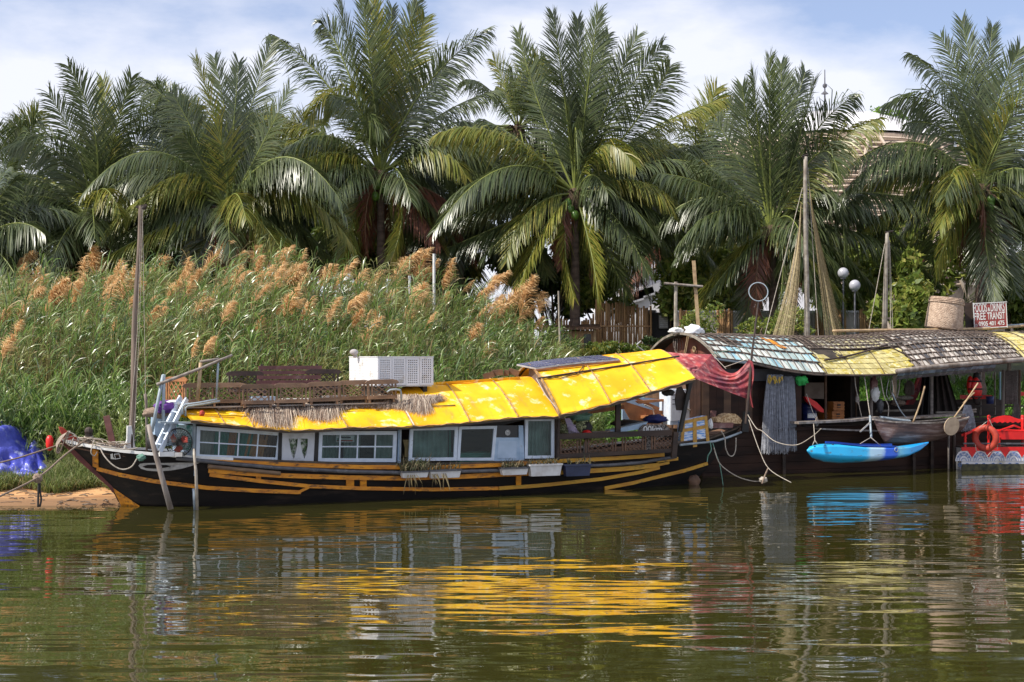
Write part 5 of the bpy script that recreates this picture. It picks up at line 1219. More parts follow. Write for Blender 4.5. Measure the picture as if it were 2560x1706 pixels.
labs = ['leftmost of the seven lattice chairs along the terrace edge, beside the mustard post', 'second lattice chair from the left, partly behind the first', 'third lattice chair from the left above the long thatch', 'middle lattice chair of the seven along the terrace edge',
        'fifth lattice chair from the left above the thatch', 'sixth lattice chair in front of the white crate corner', 'rightmost lattice chair in front of the white crates']
ch0 = None
for i, (xa_, xb_, yb_) in enumerate(row):
    cc = .50 + (.10 if i in (1, 5) else 0); p = A.pt((xa_ + xb_) / 2, yb_, cc); z = p.z - .07
    loc = A.w(Vector((p.x, cc, z))); rot = (0, 0, A.a + random.Random(i).uniform(-.05, .05))
    if ch0 is None: ch0 = chair(labs[0], 'wood_chair', loc=loc, rz=A.a)
    else: copy_tree(ch0, loc, (0.0, -0.02 * (i > 3), rot[2]), labs[i])
for (xa_, xb_, yb_, lb) in ((564, 660, 974, 'dark chair at the far side of the terrace left of the slatted bench'), (764, 852, 968, 'dark chair at the far side of the terrace beside the white crates')):
    p = A.pt((xa_ + xb_) / 2, yb_, 1.55); c_ = chair(lb, 'wood_dkchair', .84, .44, A.w(Vector((p.x, 1.55, p.z - .12))), A.a + math.pi)
p = A.pt(440, 1003, .9); chair('turned light brown chair with lattice back at the left end of the terrace', 'wood_orange', .62, .55, A.w(Vector((p.x, .9, p.z - .12))), A.a - 0.9)
# pale sheets and boxes lying on the terrace behind the chairs
for i, (px, py, w_, h_, m_, lb) in enumerate(((545, 1000, .9, .12, 'white', 'white folded sheet behind the first chairs of the row'), (655, 1001, .5, .20, 'bluewood', 'pale blue box behind the third lattice chair'), (745, 1000, .7, .13, 'white', 'white folded sheet behind the middle chairs'),
        (830, 996, .5, .17, 'alu', 'grey metal box behind the fifth and sixth chairs'), (900, 993, .6, .10, 'bluewood', 'pale blue board behind the sixth chair'))):
    q = A.pt(px, py, 1.15); b = MB(); b.box((0, 0, h_ / 2), (w_, .5, h_)); o = b.build('terrace_item', M[m_], None, at=A.w(Vector((q.x, 1.15, zd(q.x) + .005))), label=lb, cat='box' if 'box' in lb else 'board' if 'board' in lb else 'sheet'); o.rotation_euler = (0, 0, A.a + .1 * (i - 2))
# slatted bench
p = A.pt(722, 965, 1.5); bench = thing('slatted_bench', 'maroon slatted bench among the chairs on the roof terrace', 'bench', A.w(Vector((p.x, 1.5, p.z - .25))), A.a)
for i in range(4):
    b = MB(); b.box((.02 * i, .03 * i, .33 + i * .105), (1.42, .03, .085)); b.build('slat', M['maroon'], bench)
for i in range(3): b = MB(); b.box((0, -.06 - i * .12, .28), (1.42, .10, .03)); b.build('slat', M['maroon'], bench)
for s_ in (-.62, .62):
    b = MB(); b.bar((s_, .02, 0), (s_ + .05, .12, .72), .05, .05, (0, 1, 0)); b.build('leg', M['wood_dark'], bench)
    b = MB(); b.bar((s_, -.32, 0), (s_, -.32, .27), .05, .05, (0, 1, 0)); b.build('leg', M['wood_dark'], bench)
# white perforated crates
K = A.pt(945, 965, .85); crate_h = (965 - 893) * A.w(K).y / FP; Ls, Ld = A.pt(1083, 965, .85).x - K.x, 2.05
cr_ = thing('white_crate_block', 'block of white perforated plastic crates on the yellow roof', 'crates', A.w(K), A.a)
def perf(x0, y0, z0, w, h, nx_, nz_, ax, hole, name, rnd=0):
    """perforated panel: real bars; ax 0 = along x facing -y, 1 = along y facing -x"""
    b = MB(); mxx = .04
    def bx(a0, a1, z_0, z_1, t):
        if ax == 0: b.box((x0 + (a0 + a1) / 2, y0, z0 + (z_0 + z_1) / 2), (a1 - a0, t, z_1 - z_0))
        else: b.box((x0, y0 + (a0 + a1) / 2, z0 + (z_0 + z_1) / 2), (t, a1 - a0, z_1 - z_0))
    px_ = (w - 2 * mxx) / nx_; pz_ = (h - 2 * mxx) / nz_; hx, hz = px_ * hole[0], pz_ * hole[1]
    for i in range(nx_ + 1):
        a = 0 if i == 0 else mxx + i * px_ - (px_ - hx) / 2; e = w if i == nx_ else mxx + i * px_ + (px_ - hx) / 2
        if i == 0: e = mxx + (px_ - hx) / 2
        if i == nx_: a = w - mxx - (px_ - hx) / 2
        bx(a, e, 0, h, .012)
    for j in range(nz_ + 1):
        a = mxx + j * pz_ - (pz_ - hz) / 2; e = a + (pz_ - hz)
        if j == 0: a = 0
        if j == nz_: e = h
        bx(.001, w - .001, a, e, .009)
    return b.build(name, M['plastic_white'], cr_)
nc = 4
for i in range(nc):
    perf(i * Ls / nc + .004, 0, .0 + .01 * (i % 2), Ls / nc - .008, crate_h - .01, 5, 11, 0, (.52, .50), 'perforated_panel')
for i in range(7):
    perf(0, .01 + i * Ld / 7, .005 * (i % 3), Ld / 7 - .006, crate_h - .01, 5, 9, 1, (.42, .22), 'slotted_panel')
b = MB(); b.box((Ls / 2, Ld + .01, crate_h / 2), (Ls, .02, crate_h)); b.build('back_panel', M['plastic_white'], cr_)
b = MB(); b.box((Ls - .005, Ld / 2, crate_h / 2), (.02, Ld, crate_h - .01)); b.build('end_panel', M['plastic_white'], cr_)
b = MB(); b.box((Ls / 2, Ld / 2, crate_h + .002), (Ls + .03, Ld + .03, .02)); b.build('lid', M['plastic_white'], cr_)
b = MB(); b.box((Ls / 2, Ld / 2, -.01), (Ls - .04, Ld - .04, .02)); b.build('base', M['plastic_white'], cr_)
for i in range(3):
    b = MB(); b.box((Ls * (.45 + .2 * i), .6 + .3 * i, crate_h * .35), (.22, .3, crate_h * .5)); b.build('content', mat('crate_content', (0.45, 0.30, 0.28), (0.3, 0.3, 0.3), 20, .8) if i == 0 else M['wall_grey'], cr_)
for x in (.15, Ls - .15):
    b = MB(); b.box((x, .8, -.17), (.09, 1.4, .30)); b.build('bearer', M['black'], cr_)  # coloured black to paint in the shade under the crates
q = A.w(A.pt(885, 892, 2.2)); b = MB(); b.ball((0, 0, .10), .09, 10, 7, (1.1, 1, .8)); b.ball((.02, .03, .02), .05, 8, 6); b.build('knotted_bag', M['wall_grey'], None, at=q, smooth=True, label='small grey knotted bag on top of the white crates', cat='bag')
# blue-grey bent pipes at both ends of the terrace
b = MB(); b.tube([A.w(A.pt(x, y, .42)) for x, y in ((968, 981), (976, 975), (990, 974), (1001, 976), (1003, 984), (1003, 1003))], .022, 7); b.build('bent_pipe', M['pipe'], None, smooth=True, label='bent blue grey pipe right of the rightmost lattice chair', cat='pipe')
for k in range(2):
    b = MB(); d = 7 * k; b.tube([A.w(A.pt(x + d, y + d * .6, .2 + .05 * k)) for x, y in ((457, 1036), (457, 1016), (463, 1012), (500, 1007), (543, 999))], .022, 7)
    b.build('bent_pipe', M['pipe'], None, smooth=True, label=['upper', 'lower'][k] + ' bent grey pipe lying at the left roof corner', cat='pipe', group='bent grey pipes at the left roof corner')
b = MB(); b.tube([A.w(A.pt(x, y, .15)) for x, y in ((1035, 1066), (1007, 1069), (1002, 1076), (1000, 1150))], .018, 7); b.build('drain_pipe', M['pipe'], boat if False else None, label='pale drain pipe beside the dried plants', cat='pipe')
print('part4 ok')
# ================================================================ on and around the main boat
def wtube(pts, r, m, label, cat, name, n=7, group=None, smooth=True):
    b = MB(); b.tube(pts, r, n); return b.build(name, m, None, smooth=smooth, label=label, cat=cat, group=group)
def curve(pts, k=6):
    """Catmull-Rom through points"""
    pts = [Vector(p) for p in pts]; out = []
    for i in range(len(pts) - 1):
        p0, p1, p2, p3 = pts[max(i - 1, 0)], pts[i], pts[i + 1], pts[min(i + 2, len(pts) - 1)]
        for j in range(k):
            t = j / k; out.append(0.5 * ((2 * p1) + (p2 - p0) * t + (2 * p0 - 5 * p1 + 4 * p2 - p3) * t * t + (3 * p1 - p0 - 3 * p2 + p3) * t ** 3))
    return out + [pts[-1]]
def wp(fr, lst, c): return [fr.w(fr.pt(x, y, c[i] if isinstance(c, (list, tuple)) else c)) for i, (x, y) in enumerate(lst)]

# main mast
mast = thing('wooden_mast', 'tall weathered wooden mast rising from the white bow foot', 'mast', A.w(A.pt(326, 1128, 1.25)))
mo = A.w(A.pt(326, 1128, 1.25)); mt = A.w(A.pt(350, 515, 1.25))
pts = [(mt - mo) * t + Vector((.02 * math.sin(t * 9), 0, 0)) for t in np.linspace(-0.0, 1, 16)]
b = MB(); b.tube(pts, [.070 - .030 * k / 15 for k in range(16)], 10); b.build('pole', M['mast_wood'], mast, smooth=True)
b = MB(); q = mt - mo; b.bar(q + Vector((-.08, 0, -.03)), q + Vector((.14, 0, .01)), .06, .05); b.ball(q + Vector((.08, 0, -.04)), .05, 8, 6); b.build('masthead', M['wood_dark'], mast)
for dx, r in ((.035, .006), (.07, .005)):
    b = MB(); b.tube([q + Vector((dx, -.03, -.03)), q * .5 + Vector((dx + .03, -.05, 0)), Vector((-.12 + dx * 3, -.1, .05))], r, 4); b.build('halyard', M['rope'], mast)
b = MB(); b.tube([q + Vector((.05, 0, -.02)), (A.w(A.pt(364, 1000, 1.0)) - mo)], .005, 4); b.build('halyard', M['rope'], mast)
b = MB(); b.slab([A.w(A.pt(x, y, 1.08)) - mo for x, y in ((319, 1066), (329, 1065), (333, 1090), (339, 1124), (311, 1124), (318, 1100))], A.b * .13); ft = b.build('white_foot', M['white'], mast)
b = MB(); b.slab([A.w(A.pt(x, y, 1.07)) - mo for x, y in ((329, 1086), (331, 1086), (333, 1098), (332, 1119), (329, 1120), (327, 1108), (328, 1096))], A.b * .012); b.build('slot', M['wood_dark'], ft)
wtube(wp(A, [(363, 985), (365, 1005), (366, 1060), (367, 1130)], .9), [.035, .03, .022, .022], M['wood_grey'], 'slim forked grey post just right of the tall mast', 'post', 'forked_post')
b = MB(); b.bar(*wp(A, [(266, 1040), (283, 1116)], 1.9), .13, .05, (0, 1, 0)); b.build('leaning_plank', M['maroon'], None, label='reddish wooden plank standing behind the bow', cat='plank')
wtube(wp(A, [(371, 1062), (385, 1120), (404, 1190), (427, 1274)], [.0, -.1, -.15, -.2]), [.045, .05, .055, .06], M['wood_grey'], 'thick leaning wooden pole standing in the water by the bow', 'pole', 'leaning_pole', 9)
wtube(wp(A, [(484, 1122), (490, 1180), (493, 1275)], -.12), [.028, .032, .032], M['bamboo_grey'], 'pale bamboo pole standing in the water left of the cabin windows', 'pole', 'bamboo_pole', 8)
wtube(wp(A, [(484, 1222), (487, 1275)], -.08), .03, M['pipe'], 'short blue grey pipe stub behind the bamboo pole at the waterline', 'pipe', 'pipe_stub')
# posts and long pole of the left frame
for (pts, r, m_, lb) in (([(380, 1080), (408, 938)], .035, 'pipe', 'leaning grey post at the left end of the frame'), ([(408, 1052), (410, 936)], .035, 'pipe', 'upright grey post at the left end of the frame'),
                         ([(494, 1003), (502, 907)], .04, 'bamboo', 'mustard coloured post of the frame'), ([(541, 997), (546, 901)], .022, 'pipe', 'thin grey post under the long pole')):
    wtube(wp(A, pts, .35), r, M[m_], lb, 'post', 'frame_post')
wtube(wp(A, [(392, 962), (440, 945), (500, 922), (540, 905), (581, 888)], .33), [.035, .035, .032, .03, .026], M['wood_grey'], 'long sloping pole above the left end of the terrace', 'pole', 'sloping_pole')
wtube(wp(A, [(500, 905), (548, 898)], .36), .03, M['wood_grey'], 'short bar tied on top of the mustard post', 'bar', 'top_bar')
b = MB(); b.bar(*wp(A, [(398, 1056), (502, 1058)], .1), .25, .035); b.build('shelf_bar', M['pipe'], None, label='narrow grey shelf at the foot of the terrace posts', cat='shelf')
b = MB(); b.bar(A.w(A.pt(382, 1068, .9)), A.w(A.pt(440, 1068, .9)), .5, .75); b.build('white_locker', M['bluewood'], None, label='pale locker behind the ladder', cat='locker')
b = MB(); b.slab([A.w(A.pt(x, y, .5)) for x, y in ((442, 1062), (481, 1064), (481, 1126), (442, 1124))], A.b * .03); b.build('teal_board', mat('teal_white_sheet', (0.55, 0.68, 0.66), (0.08, 0.28, 0.22), 9, .4, lo=.42, hi=.55), None, label='pale teal sheet behind the wire fan', cat='board')
# ladder
ld = thing('ladder', 'pale blue ladder leaning at the left end of the cabin', 'ladder', A.w(A.pt(392, 1127, .1))); lo_ = A.w(A.pt(392, 1127, .1))
La, Lb = wp(A, [(386, 1127), (452, 992)], [.1, .45]); Lc, Ld_ = wp(A, [(400, 1129), (467, 997)], [.0, .35])
for p, q in ((La, Lb), (Lc, Ld_)): b = MB(); b.bar(p - lo_, q - lo_, .035, .12, (0.4, 1, 0)); b.build('rail', M['winframe'], ld)
for t in (.12, .32, .52, .72, .9): b = MB(); b.bar(La.lerp(Lb, t) - lo_, Lc.lerp(Ld_, t) - lo_, .10, .025, (0, .3, 1)); b.build('rung', M['winframe'], ld)
# wire fan
fc = A.w(A.pt(447, 1106, .05)); fan = thing('wire_fan', 'round black wire fan with red blades beside the ladder', 'fan', fc); Mf = Matrix.Rotation(A.a - .55, 3, 'Z') @ Matrix.Rotation(math.radians(90), 3, 'X')
b = MB(); b.torus((0, 0, 0), .28, .012, Mf, 30, 6); b.build('ring', M['black'], fan)
b = MB()
for sd in (1, -1):
    for k in range(36):
        a = 2 * math.pi * k / 36; b.tube([Mf @ Vector((r * math.cos(a), r * math.sin(a), sd * z)) for r, z in ((.28, 0), (.26, .07), (.17, .11), (.05, .13))], .0048, 3, cap=False)
    for r, z in ((.26, .07), (.17, .11), (.05, .13)): b.torus(Mf @ Vector((0, 0, sd * z)), r, .004, Mf, 24, 3)
b.build('wire_cage', M['black'], fan)
for k in range(3):
    a = 2.1 * k; b = MB(); b.add([Mf @ Vector(v) for v in ((0, 0, 0), (.20 * math.cos(a), .20 * math.sin(a), .03), (.21 * math.cos(a + .55), .21 * math.sin(a + .55), 0), (.15 * math.cos(a + 1.1), .15 * math.sin(a + 1.1), -.03))], [(0, 1, 2, 3)]); b.build('blade', M['red_ring'], fan)
b = MB(); b.lathe([(0, -.16), (.07, -.15), (.07, .04), (0, .06)], 12, (0, 0, 0), Mf); b.build('motor', M['black'], fan)
b = MB(); b.box((-.12, 0, -.24), (.45, .3, .08)); b.build('base', M['alu'], fan)
q = A.w(A.pt(416, 1133, .0)); b = MB(); b.box((0, 0, .04), (.28, .14, .09), Matrix.Rotation(A.a, 3, 'Z')); b.build('small_box', M['white'], None, at=q - Vector((0, 0, .06)), label='small white appliance box at the foot of the ladder', cat='box')
q = A.w(A.pt(382, 1105, .6)); b = MB(); b.lathe([(0, -.15), (.11, -.14), (.13, .05), (.06, .14), (0, .15)], 12); b.build('dark_pot', M['black'], None, at=q, smooth=True, label='dark pot behind the ladder foot', cat='pot')
def rag(px, py, c, sx, sy, sz, m, label, cat, seed, fr=A, name='cloth_bundle', amp=.35):
    o = fr.w(fr.pt(px, py, c)); b = MB(); b.ball((0, 0, 0), 1, 22, 14)
    vs = []
    for v in b.v:
        v = Vector(v); k = 1 + amp * mnoise.noise(v * 2.2 + Vector((seed, 0, 0))) + amp * .5 * mnoise.noise(v * 5 + Vector((seed, 3, 0))); vs.append((v.x * sx * k, v.y * sy * k, v.z * sz * k))
    b.v = vs; return b.build(name, m, None, smooth=True, at=o, label=label, cat=cat)
purple = mat('purple_cloth', (0.16, 0.05, 0.30), (0.10, 0.03, 0.2), 8, .8)
rag(414, 1018, .5, .22, .2, .13, purple, 'purple cloth bundle lying left of the ladder top', 'cloth', 1)
rag(392, 1032, .7, .3, .2, .10, M['rope_brown'], 'heap of brown rope and rags at the left roof end', 'rope heap', 2)
rag(437, 1009, .55, .26, .2, .07, M['white'], 'crumpled white sheet below the turned chair', 'sheet', 3)
rag(505, 1034, -.1, .05, .05, .06, M['red_ring'], 'small red and dark tangle on the left roof edge', 'rag', 4)
# bollard and ropes on the bow
q = hp(226, 1116); q = A.w(Vector((q.x, 1.25, q.z))); bo = thing('bollard', 'dark wooden bollard wound with rope on the bow', 'bollard', q)
b = MB(); b.tube([(0, 0, -.05), (0, 0, .28)], [.06, .075], 9); b.ball((0, 0, .29), .09, 10, 6); b.build('post', M['wood_dark'], bo)
for z in (.10, .14, .18): b = MB(); b.torus((0, 0, z), .085, .014, Matrix.Rotation(.1 * z * 9, 3, 'X'), 18, 5); b.build('rope_turn', M['rope'], bo)
for (pts, c_, r, m_, lb) in (
    ([(-30, 1254), (0, 1241), (98, 1192), (160, 1140), (200, 1110), (226, 1095)], [-2.5, -2.2, -.9, .4, 1.0, 1.2], .018, 'rope_brown', 'long brown mooring rope running from the bollard down to the left edge'),
    ([(-30, 1164), (0, 1157), (60, 1141), (140, 1115), (160, 1108)], [1.2, 1.2, 1.3, 1.4, 1.35], .018, 'rope_brown', 'upper brown mooring rope running from the bow tip to the left edge'),
    ([(251, 1122), (262, 1142), (282, 1163), (305, 1174), (328, 1168), (342, 1148), (350, 1138)], [.6, .5, .4, .35, .3, .28, .3], .014, 'rope', 'pale rope hanging in a loop along the black bow'),
    ([(160, 1104), (175, 1114), (195, 1117), (230, 1112), (262, 1118), (320, 1124), (345, 1120)], [1.3, 1.2, 1.1, 1.0, .7, .55, .6], .014, 'rope', 'pale rope lying along the bow edge'),
    ([(228, 1095), (236, 1102), (255, 1110), (300, 1112), (340, 1100)], [1.2, 1.1, 1.1, 1.1, 1.1], .012, 'rope', 'thin pale rope from the bollard to the mast foot'),
    ([(98, 1195), (96, 1225), (95, 1268)], [-.9, -.9, -.9], .02, 'black', 'left dark wet rope hanging from the mooring rope into the water'),
    ([(99, 1192), (100, 1225), (103, 1250), (99, 1268)], [-.9, -.88, -.9, -.9], .018, 'black', 'right dark wet rope hanging from the mooring rope into the water')):
    wtube(curve(wp(A, pts, c_)), r, M[m_], lb, 'rope', 'rope', 6)
rg7 = random.Random(5); tgl = thing('rope_tangle', 'tangle of pale ropes lying over the bow between the tip and the mast foot', 'ropes', A.w(A.pt(240, 1110, 1.0))); tg0 = A.w(A.pt(240, 1110, 1.0))
for k in range(11):
    pts = []; x = 165 + rg7.uniform(0, 40)
    while x < 330: pts.append((x, float(np.interp(x, [160, 235, 330], [1098, 1108, 1118])) + rg7.uniform(-12, 7))); x += rg7.uniform(14, 34)
    b = MB(); b.tube([p - tg0 for p in curve(wp(A, pts, [1.3 - .5 * (q_[0] - 160) / 170 + rg7.uniform(-.12, .12) for q_ in pts]))], rg7.uniform(.006, .011), 5); b.build('rope', M['rope'] if k % 3 else M['rope_brown'], tgl, smooth=True)
b = MB(); b.tube([p - tg0 for p in curve(wp(A, [(236, 1100), (230, 1118), (228, 1133), (236, 1140), (243, 1130)], .9))], .012, 5); b.build('rope', M['rope'], tgl, smooth=True)
cl = thing('rope_coil', 'hank of brown rope hanging over the bow tip', 'rope', A.w(A.pt(168, 1080, 1.2))); co0 = A.w(A.pt(168, 1080, 1.2))
for k in range(7):
    pts = wp(A, [(170 + k, 1078), (160 - k * 1.5, 1092), (146 - k, 1112), (141 + k, 1130 - k * 2), (148 + k, 1132 - k), (157, 1112), (166 + k, 1088), (170 + k, 1078)], 1.15 + .03 * k)
    b = MB(); b.tube([p - co0 for p in curve(pts)], .011, 5); b.build('rope_turn', M['rope'] if k % 2 else M['rope_brown'], cl, smooth=True)
b = MB(); b.tube([p - co0 for p in curve(wp(A, [(172, 1080), (190, 1090), (196, 1106), (190, 1118), (180, 1110), (184, 1095)], 1.1))], .013, 5); b.build('rope_turn', M['rope'], cl, smooth=True)
rag(94, 1196, -.9, .09, .07, .09, M['rope_brown'], 'brown knot of weed on the mooring rope', 'weed', 7)
rag(353, 1144, .2, .09, .05, .07, M['rope_green'], 'green tangle of net at the end of the bow rope', 'net', 8)
b = MB(); b.lathe([(0, -.16), (.05, -.14), (.075, -.05), (.075, .08), (.04, .15), (0, .16)], 12); b.build('red_float', M['red'], None, at=A.w(A.pt(124, 1108, 1.5)), smooth=True, label='red float hanging left of the bow', cat='float')
# tarpaulin over an upturned boat
ty = 32.35
def tarp(u, v):
    px = -160 + 275 * u; hh = np.interp(px, [-160, -60, 0, 45, 80, 115], [.75, 1.02, 1.0, .80, .45, .16]) ; x = P(px, 0, ty).x
    a = v * math.pi * .56; y = ty + .9 - 1.25 * math.sin(a); z = .32 + hh * math.cos(a) * 1.25
    n_ = mnoise.noise(Vector((x * 1.1, v * 2.2, 0))) * .22 + abs(mnoise.noise(Vector((x * 1.3 + v * 1.5, v * 1.2 - x * .6, 3)))) * .50 + abs(mnoise.noise(Vector((x * 3 - v * 2, v * 3 + x, 8)))) * .22 - .16
    return (x, y - n_, max(z + n_ * .6, .22))
b = MB(); b.grid(tarp, 110, 70); tp = b.build('blue_tarpaulin', M['blue_tarp'], None, smooth=True, label='crumpled bright blue tarpaulin thrown over a small boat on the sand', cat='tarpaulin')
b = MB(); b.grid(lambda u, v: (P(-200 + 240 * u, 0, ty).x, ty - .34 - .1 * v, .22 + .25 * v), 20, 4, th=(0, .04, 0)); b.build('small_boat_side', M['orange'], None, label='orange side of the covered boat under the blue tarpaulin', cat='boat')

# open stern part: lattice rail
Y15 = .12
st = boat
def plank(xa, ya, xb, yb, c, hpx, m, name, w=.04):
    p, q = A.pt(xa, ya, c), A.pt(xb, yb, c); b = MB(); b.bar(p, q, w, hpx * p.x * 0 + hpx * .0098, (0, 0, 1)); return b.build(name, m, st)
plank(1392, 1092, 1678, 1082, Y15, 13, M['wood_dark'], 'handrail', .07); plank(1394, 1141, 1690, 1126, Y15, 9, M['wood_dark'], 'lower_rail')
for (xa, xb) in ((1403, 1442), (1473, 1530), (1565, 1605), (1638, 1680)):
    b = MB(); p = A.pt(xa, 1136 - (xa - 1400) * .05, Y15 + .03); q = A.pt(xb, 1103 - (xa - 1400) * .04, Y15 + .03); w_ = q.x - p.x; h_ = q.z - p.z
    for d in (-1, 1):
        for k in range(-3, 4):
            x_0, x_1 = w_ * (.5 + k * .25) - d * w_ * .35, w_ * (.5 + k * .25) + d * w_ * .35
            pa, pb = [x_0, 0.0], [x_1, h_]
            if max(min(x_0, x_1), 0) >= min(max(x_0, x_1), w_): continue
            def cl_(a_, b_):
                t = 0.0
                if a_[0] < 0: t = (0 - a_[0]) / (b_[0] - a_[0])
                if a_[0] > w_: t = (w_ - a_[0]) / (b_[0] - a_[0])
                return (a_[0] + (b_[0] - a_[0]) * t, a_[1] + (b_[1] - a_[1]) * t)
            a2, b2 = cl_(pa, pb), cl_(pb, pa)
            if abs(a2[0] - b2[0]) < .03: continue
            b.bar((p.x + a2[0], p.y + d * .007, p.z + a2[1]), (p.x + b2[0], p.y + d * .007, p.z + b2[1]), .018, .012, (0, 1, 0))
    for x in (p.x - .02, q.x + .02, p.x - .09, q.x + .09): b.bar((x, p.y, p.z - .03), (x, p.y, q.z + .03), .035, .025, (0, 1, 0))
    b.build('lattice_panel', M['wood_brown'], st)
b = MB(); b.slab([A.pt(x, y, .30) for x, y in ((1460, 1106), (1474, 1105), (1472, 1136), (1458, 1137))], (0, .02, 0)); b.build('board', M['wood_grey'], st)
for (xa, ya, xb, yb, w, c_) in ((1545, 1006, 1544, 1090, .12, .3), (1727, 950, 1700, 1080, .09, .15), (1716, 955, 1722, 1000, .03, .2), (1689, 1080, 1684, 1145, .13, .10), (1397, 1035, 1394, 1150, .05, .1)):
    b = MB(); b.bar(A.pt(xa, ya, c_), A.pt(xb, yb, c_), w, .07, (0, 1, 0)); b.build('post', M['wood_dark'] if w != .09 else M['black'], st)
for (xa, ya, xb, yb) in ((1545, 1030, 1544, 1095),): b = MB(); b.bar(A.pt(xa, ya, 2.6), A.pt(xb, yb, 2.6), .1, .07, (0, 1, 0)); b.build('post', M['wood_dark'], st)
b = MB(); b.bar(A.pt(1460, 1032, 2.65), A.pt(1560, 1018, 2.65), .05, .10); b.build('far_beam', M['wood_orange'], st)
# goods in the stern
bag = mat('speckled_bag', (0.32, 0.28, 0.25), (0.05, 0.045, 0.04), 26, .85, lo=.47, hi=.53)
gb = thing('woven_bag', 'speckled grey woven bag with white lettering in the open stern', 'bag', A.w(A.pt(1638, 1130, .35)), A.a); go = A.pt(1638, 1130, .35)
b = MB(); b.slab([A.pt(x, y, .28) - go for x, y in ((1604, 1070), (1614, 1062), (1665, 1062), (1674, 1072), (1674, 1090), (1642, 1098), (1630, 1128), (1616, 1134), (1608, 1126), (1620, 1100), (1602, 1086))], (0, .16, 0)); b.build('sack', bag, gb)
def text(body, size, m, parent, loc, rot=(math.radians(90), 0, 0), ex=.003, off=.0, sx=1.0, name='lettering'):
    cu = bpy.data.curves.new(name, 'FONT'); cu.body = body; cu.size = size; cu.extrude = ex; cu.offset = off; cu.align_x = 'LEFT'; cu.materials.append(m)
    tmp = bpy.data.objects.new(name, cu); me = bpy.data.meshes.new_from_object(tmp); bpy.data.objects.remove(tmp); bpy.data.curves.remove(cu); me.name = name
    o = bpy.data.objects.new(name, me); col.objects.link(o); o.parent = parent; o.location = loc; o.rotation_euler = rot; o.scale = (sx, 1, 1); return o
tl = A.pt(1608, 1081, .262) - go; text('00km', .20, M['white'], gb, tl, off=.004, sx=1.15)
b = MB(); b.slab([A.w(A.pt(x, y, .4)) for x, y in ((1525, 1076), (1620, 1055), (1612, 1066), (1600, 1073), (1530, 1085))], A.b * .25); b.build('blue_board', mat('pale_blue_sheet', (0.42, 0.58, 0.74), None, 4, .4), None, label='long pale blue board lying on the stern rail', cat='board')
rp = thing('purple_rope_bundle', 'purple and white rope wound in a bundle above the stern rail', 'rope', A.w(A.pt(1430, 1085, .35)), A.a); ro = A.pt(1430, 1085, .35); rm_ = mat('lilac_rope', (0.40, 0.32, 0.55), (0.62, 0.55, 0.62), 60, .8)
for k in range(7): b = MB(); b.tube([A.pt(1412 + k * 2, 1046, .35) - ro, A.pt(1420 + k * 2.5, 1068, .33) - ro, A.pt(1424 + k * 4.5, 1087, .33) - ro], .010, 5); b.build('strand', rm_, rp)
for k in range(5): b = MB(); b.torus(A.pt(1428 + k, 1066 + k * 3.2, .34) - ro, .10, .011, Matrix.Rotation(.15 * k - .3, 3, 'Y'), 18, 5); b.build('strand', rm_, rp)
rag(1412, 1068, .6, .22, .2, .20, mat('pale_dried_leaves', (0.50, 0.52, 0.28), (0.12, 0.14, 0.06), 30, .8, lo=.45, hi=.55), 'heap of pale dried leaves behind the lilac rope', 'leaves', 11)
rag(1455, 1066, .6, .22, .2, .18, bpy.data.materials['pale_dried_leaves'], 'pale dried plants right of the lilac rope', 'leaves', 12)
rag(1466, 1075, .5, .13, .12, .22, M['black'], 'black cloth hanging over the stern rail', 'cloth', 13)
rag(1467, 1082, .3, .10, .1, .06, M['red'], 'small red cloth on the stern rail', 'cloth', 14)
rag(1505, 1083, .4, .35, .2, .05, M['wood_grey'], 'grey pole ends and rags on the stern rail', 'rags', 15)
rag(1638, 1048, .7, .28, .2, .10, mat('navy_cloth', (0.02, 0.03, 0.16), None, 5, .7), 'navy blue cloth heap behind the woven bag', 'cloth', 16)
rag(1570, 1060, .9, .40, .2, .09, M['black'], 'dark heap of nets behind the blue board', 'nets', 17)
rag(1448, 1040, .5, .28, .2, .12, M['leaf_dark'] if False else M['rope_green'], 'dark green net bundle under the roof edge', 'net', 18)
b = MB(); b.slab([A.w(A.pt(x, y, .22)) for x, y in ((1693, 970), (1704, 966), (1714, 985), (1713, 1020), (1708, 1027), (1692, 1026), (1688, 1000))], A.b * .03); b.build('oar_blade', M['wood_dark'], None, label='broad dark oar blade hanging at the roof corner', cat='oar')
rag(1670, 982, .2, .14, .1, .08, M['black'], 'black tangle of cord under the roof corner', 'cord', 19)
# taped blue package
tpk = thing('taped_package', 'blue and white package bound with orange tape on the stern', 'package', A.w(A.pt(1740, 1105, .25)), A.a); to = A.pt(1740, 1105, .25); tq = ((1707, 1053), (1766, 1040), (1771, 1095), (1703, 1104))
def T(u, v, c): return A.pt(*bil(tq, u, v), c) - to
def tslab(u0, u1, v0, v1, c, th, m, n_): b = MB(); b.slab([T(u0, v0, c), T(u0, v1, c), T(u1, v1, c), T(u1, v0, c)], (0, th, 0)); b.build(n_, m, tpk)
bs = mat('blue_white_stripes', (0.12, 0.30, 0.66), (0.72, 0.76, 0.82), 14, .35, stretch=(.3, 1, 3.2), lo=.47, hi=.53)
tslab(0, 1, 0, 1, .25, .22, bs, 'sheet'); ot = mat('orange_tape', (0.52, 0.29, 0.05), (0.38, 0.19, 0.03), 9, .4)
tslab(-.01, 1.01, .40, .56, .238, .012, ot, 'tape'); tslab(.44, .58, -.01, 1.35, .226, .012, ot, 'tape'); tslab(-.02, .10, -.0, 1.0, .232, .012, ot, 'tape'); tslab(.92, 1.03, -.0, 1.15, .232, .012, ot, 'tape'); tslab(.1, .92, -.0, .16, .234, .012, ot, 'tape')
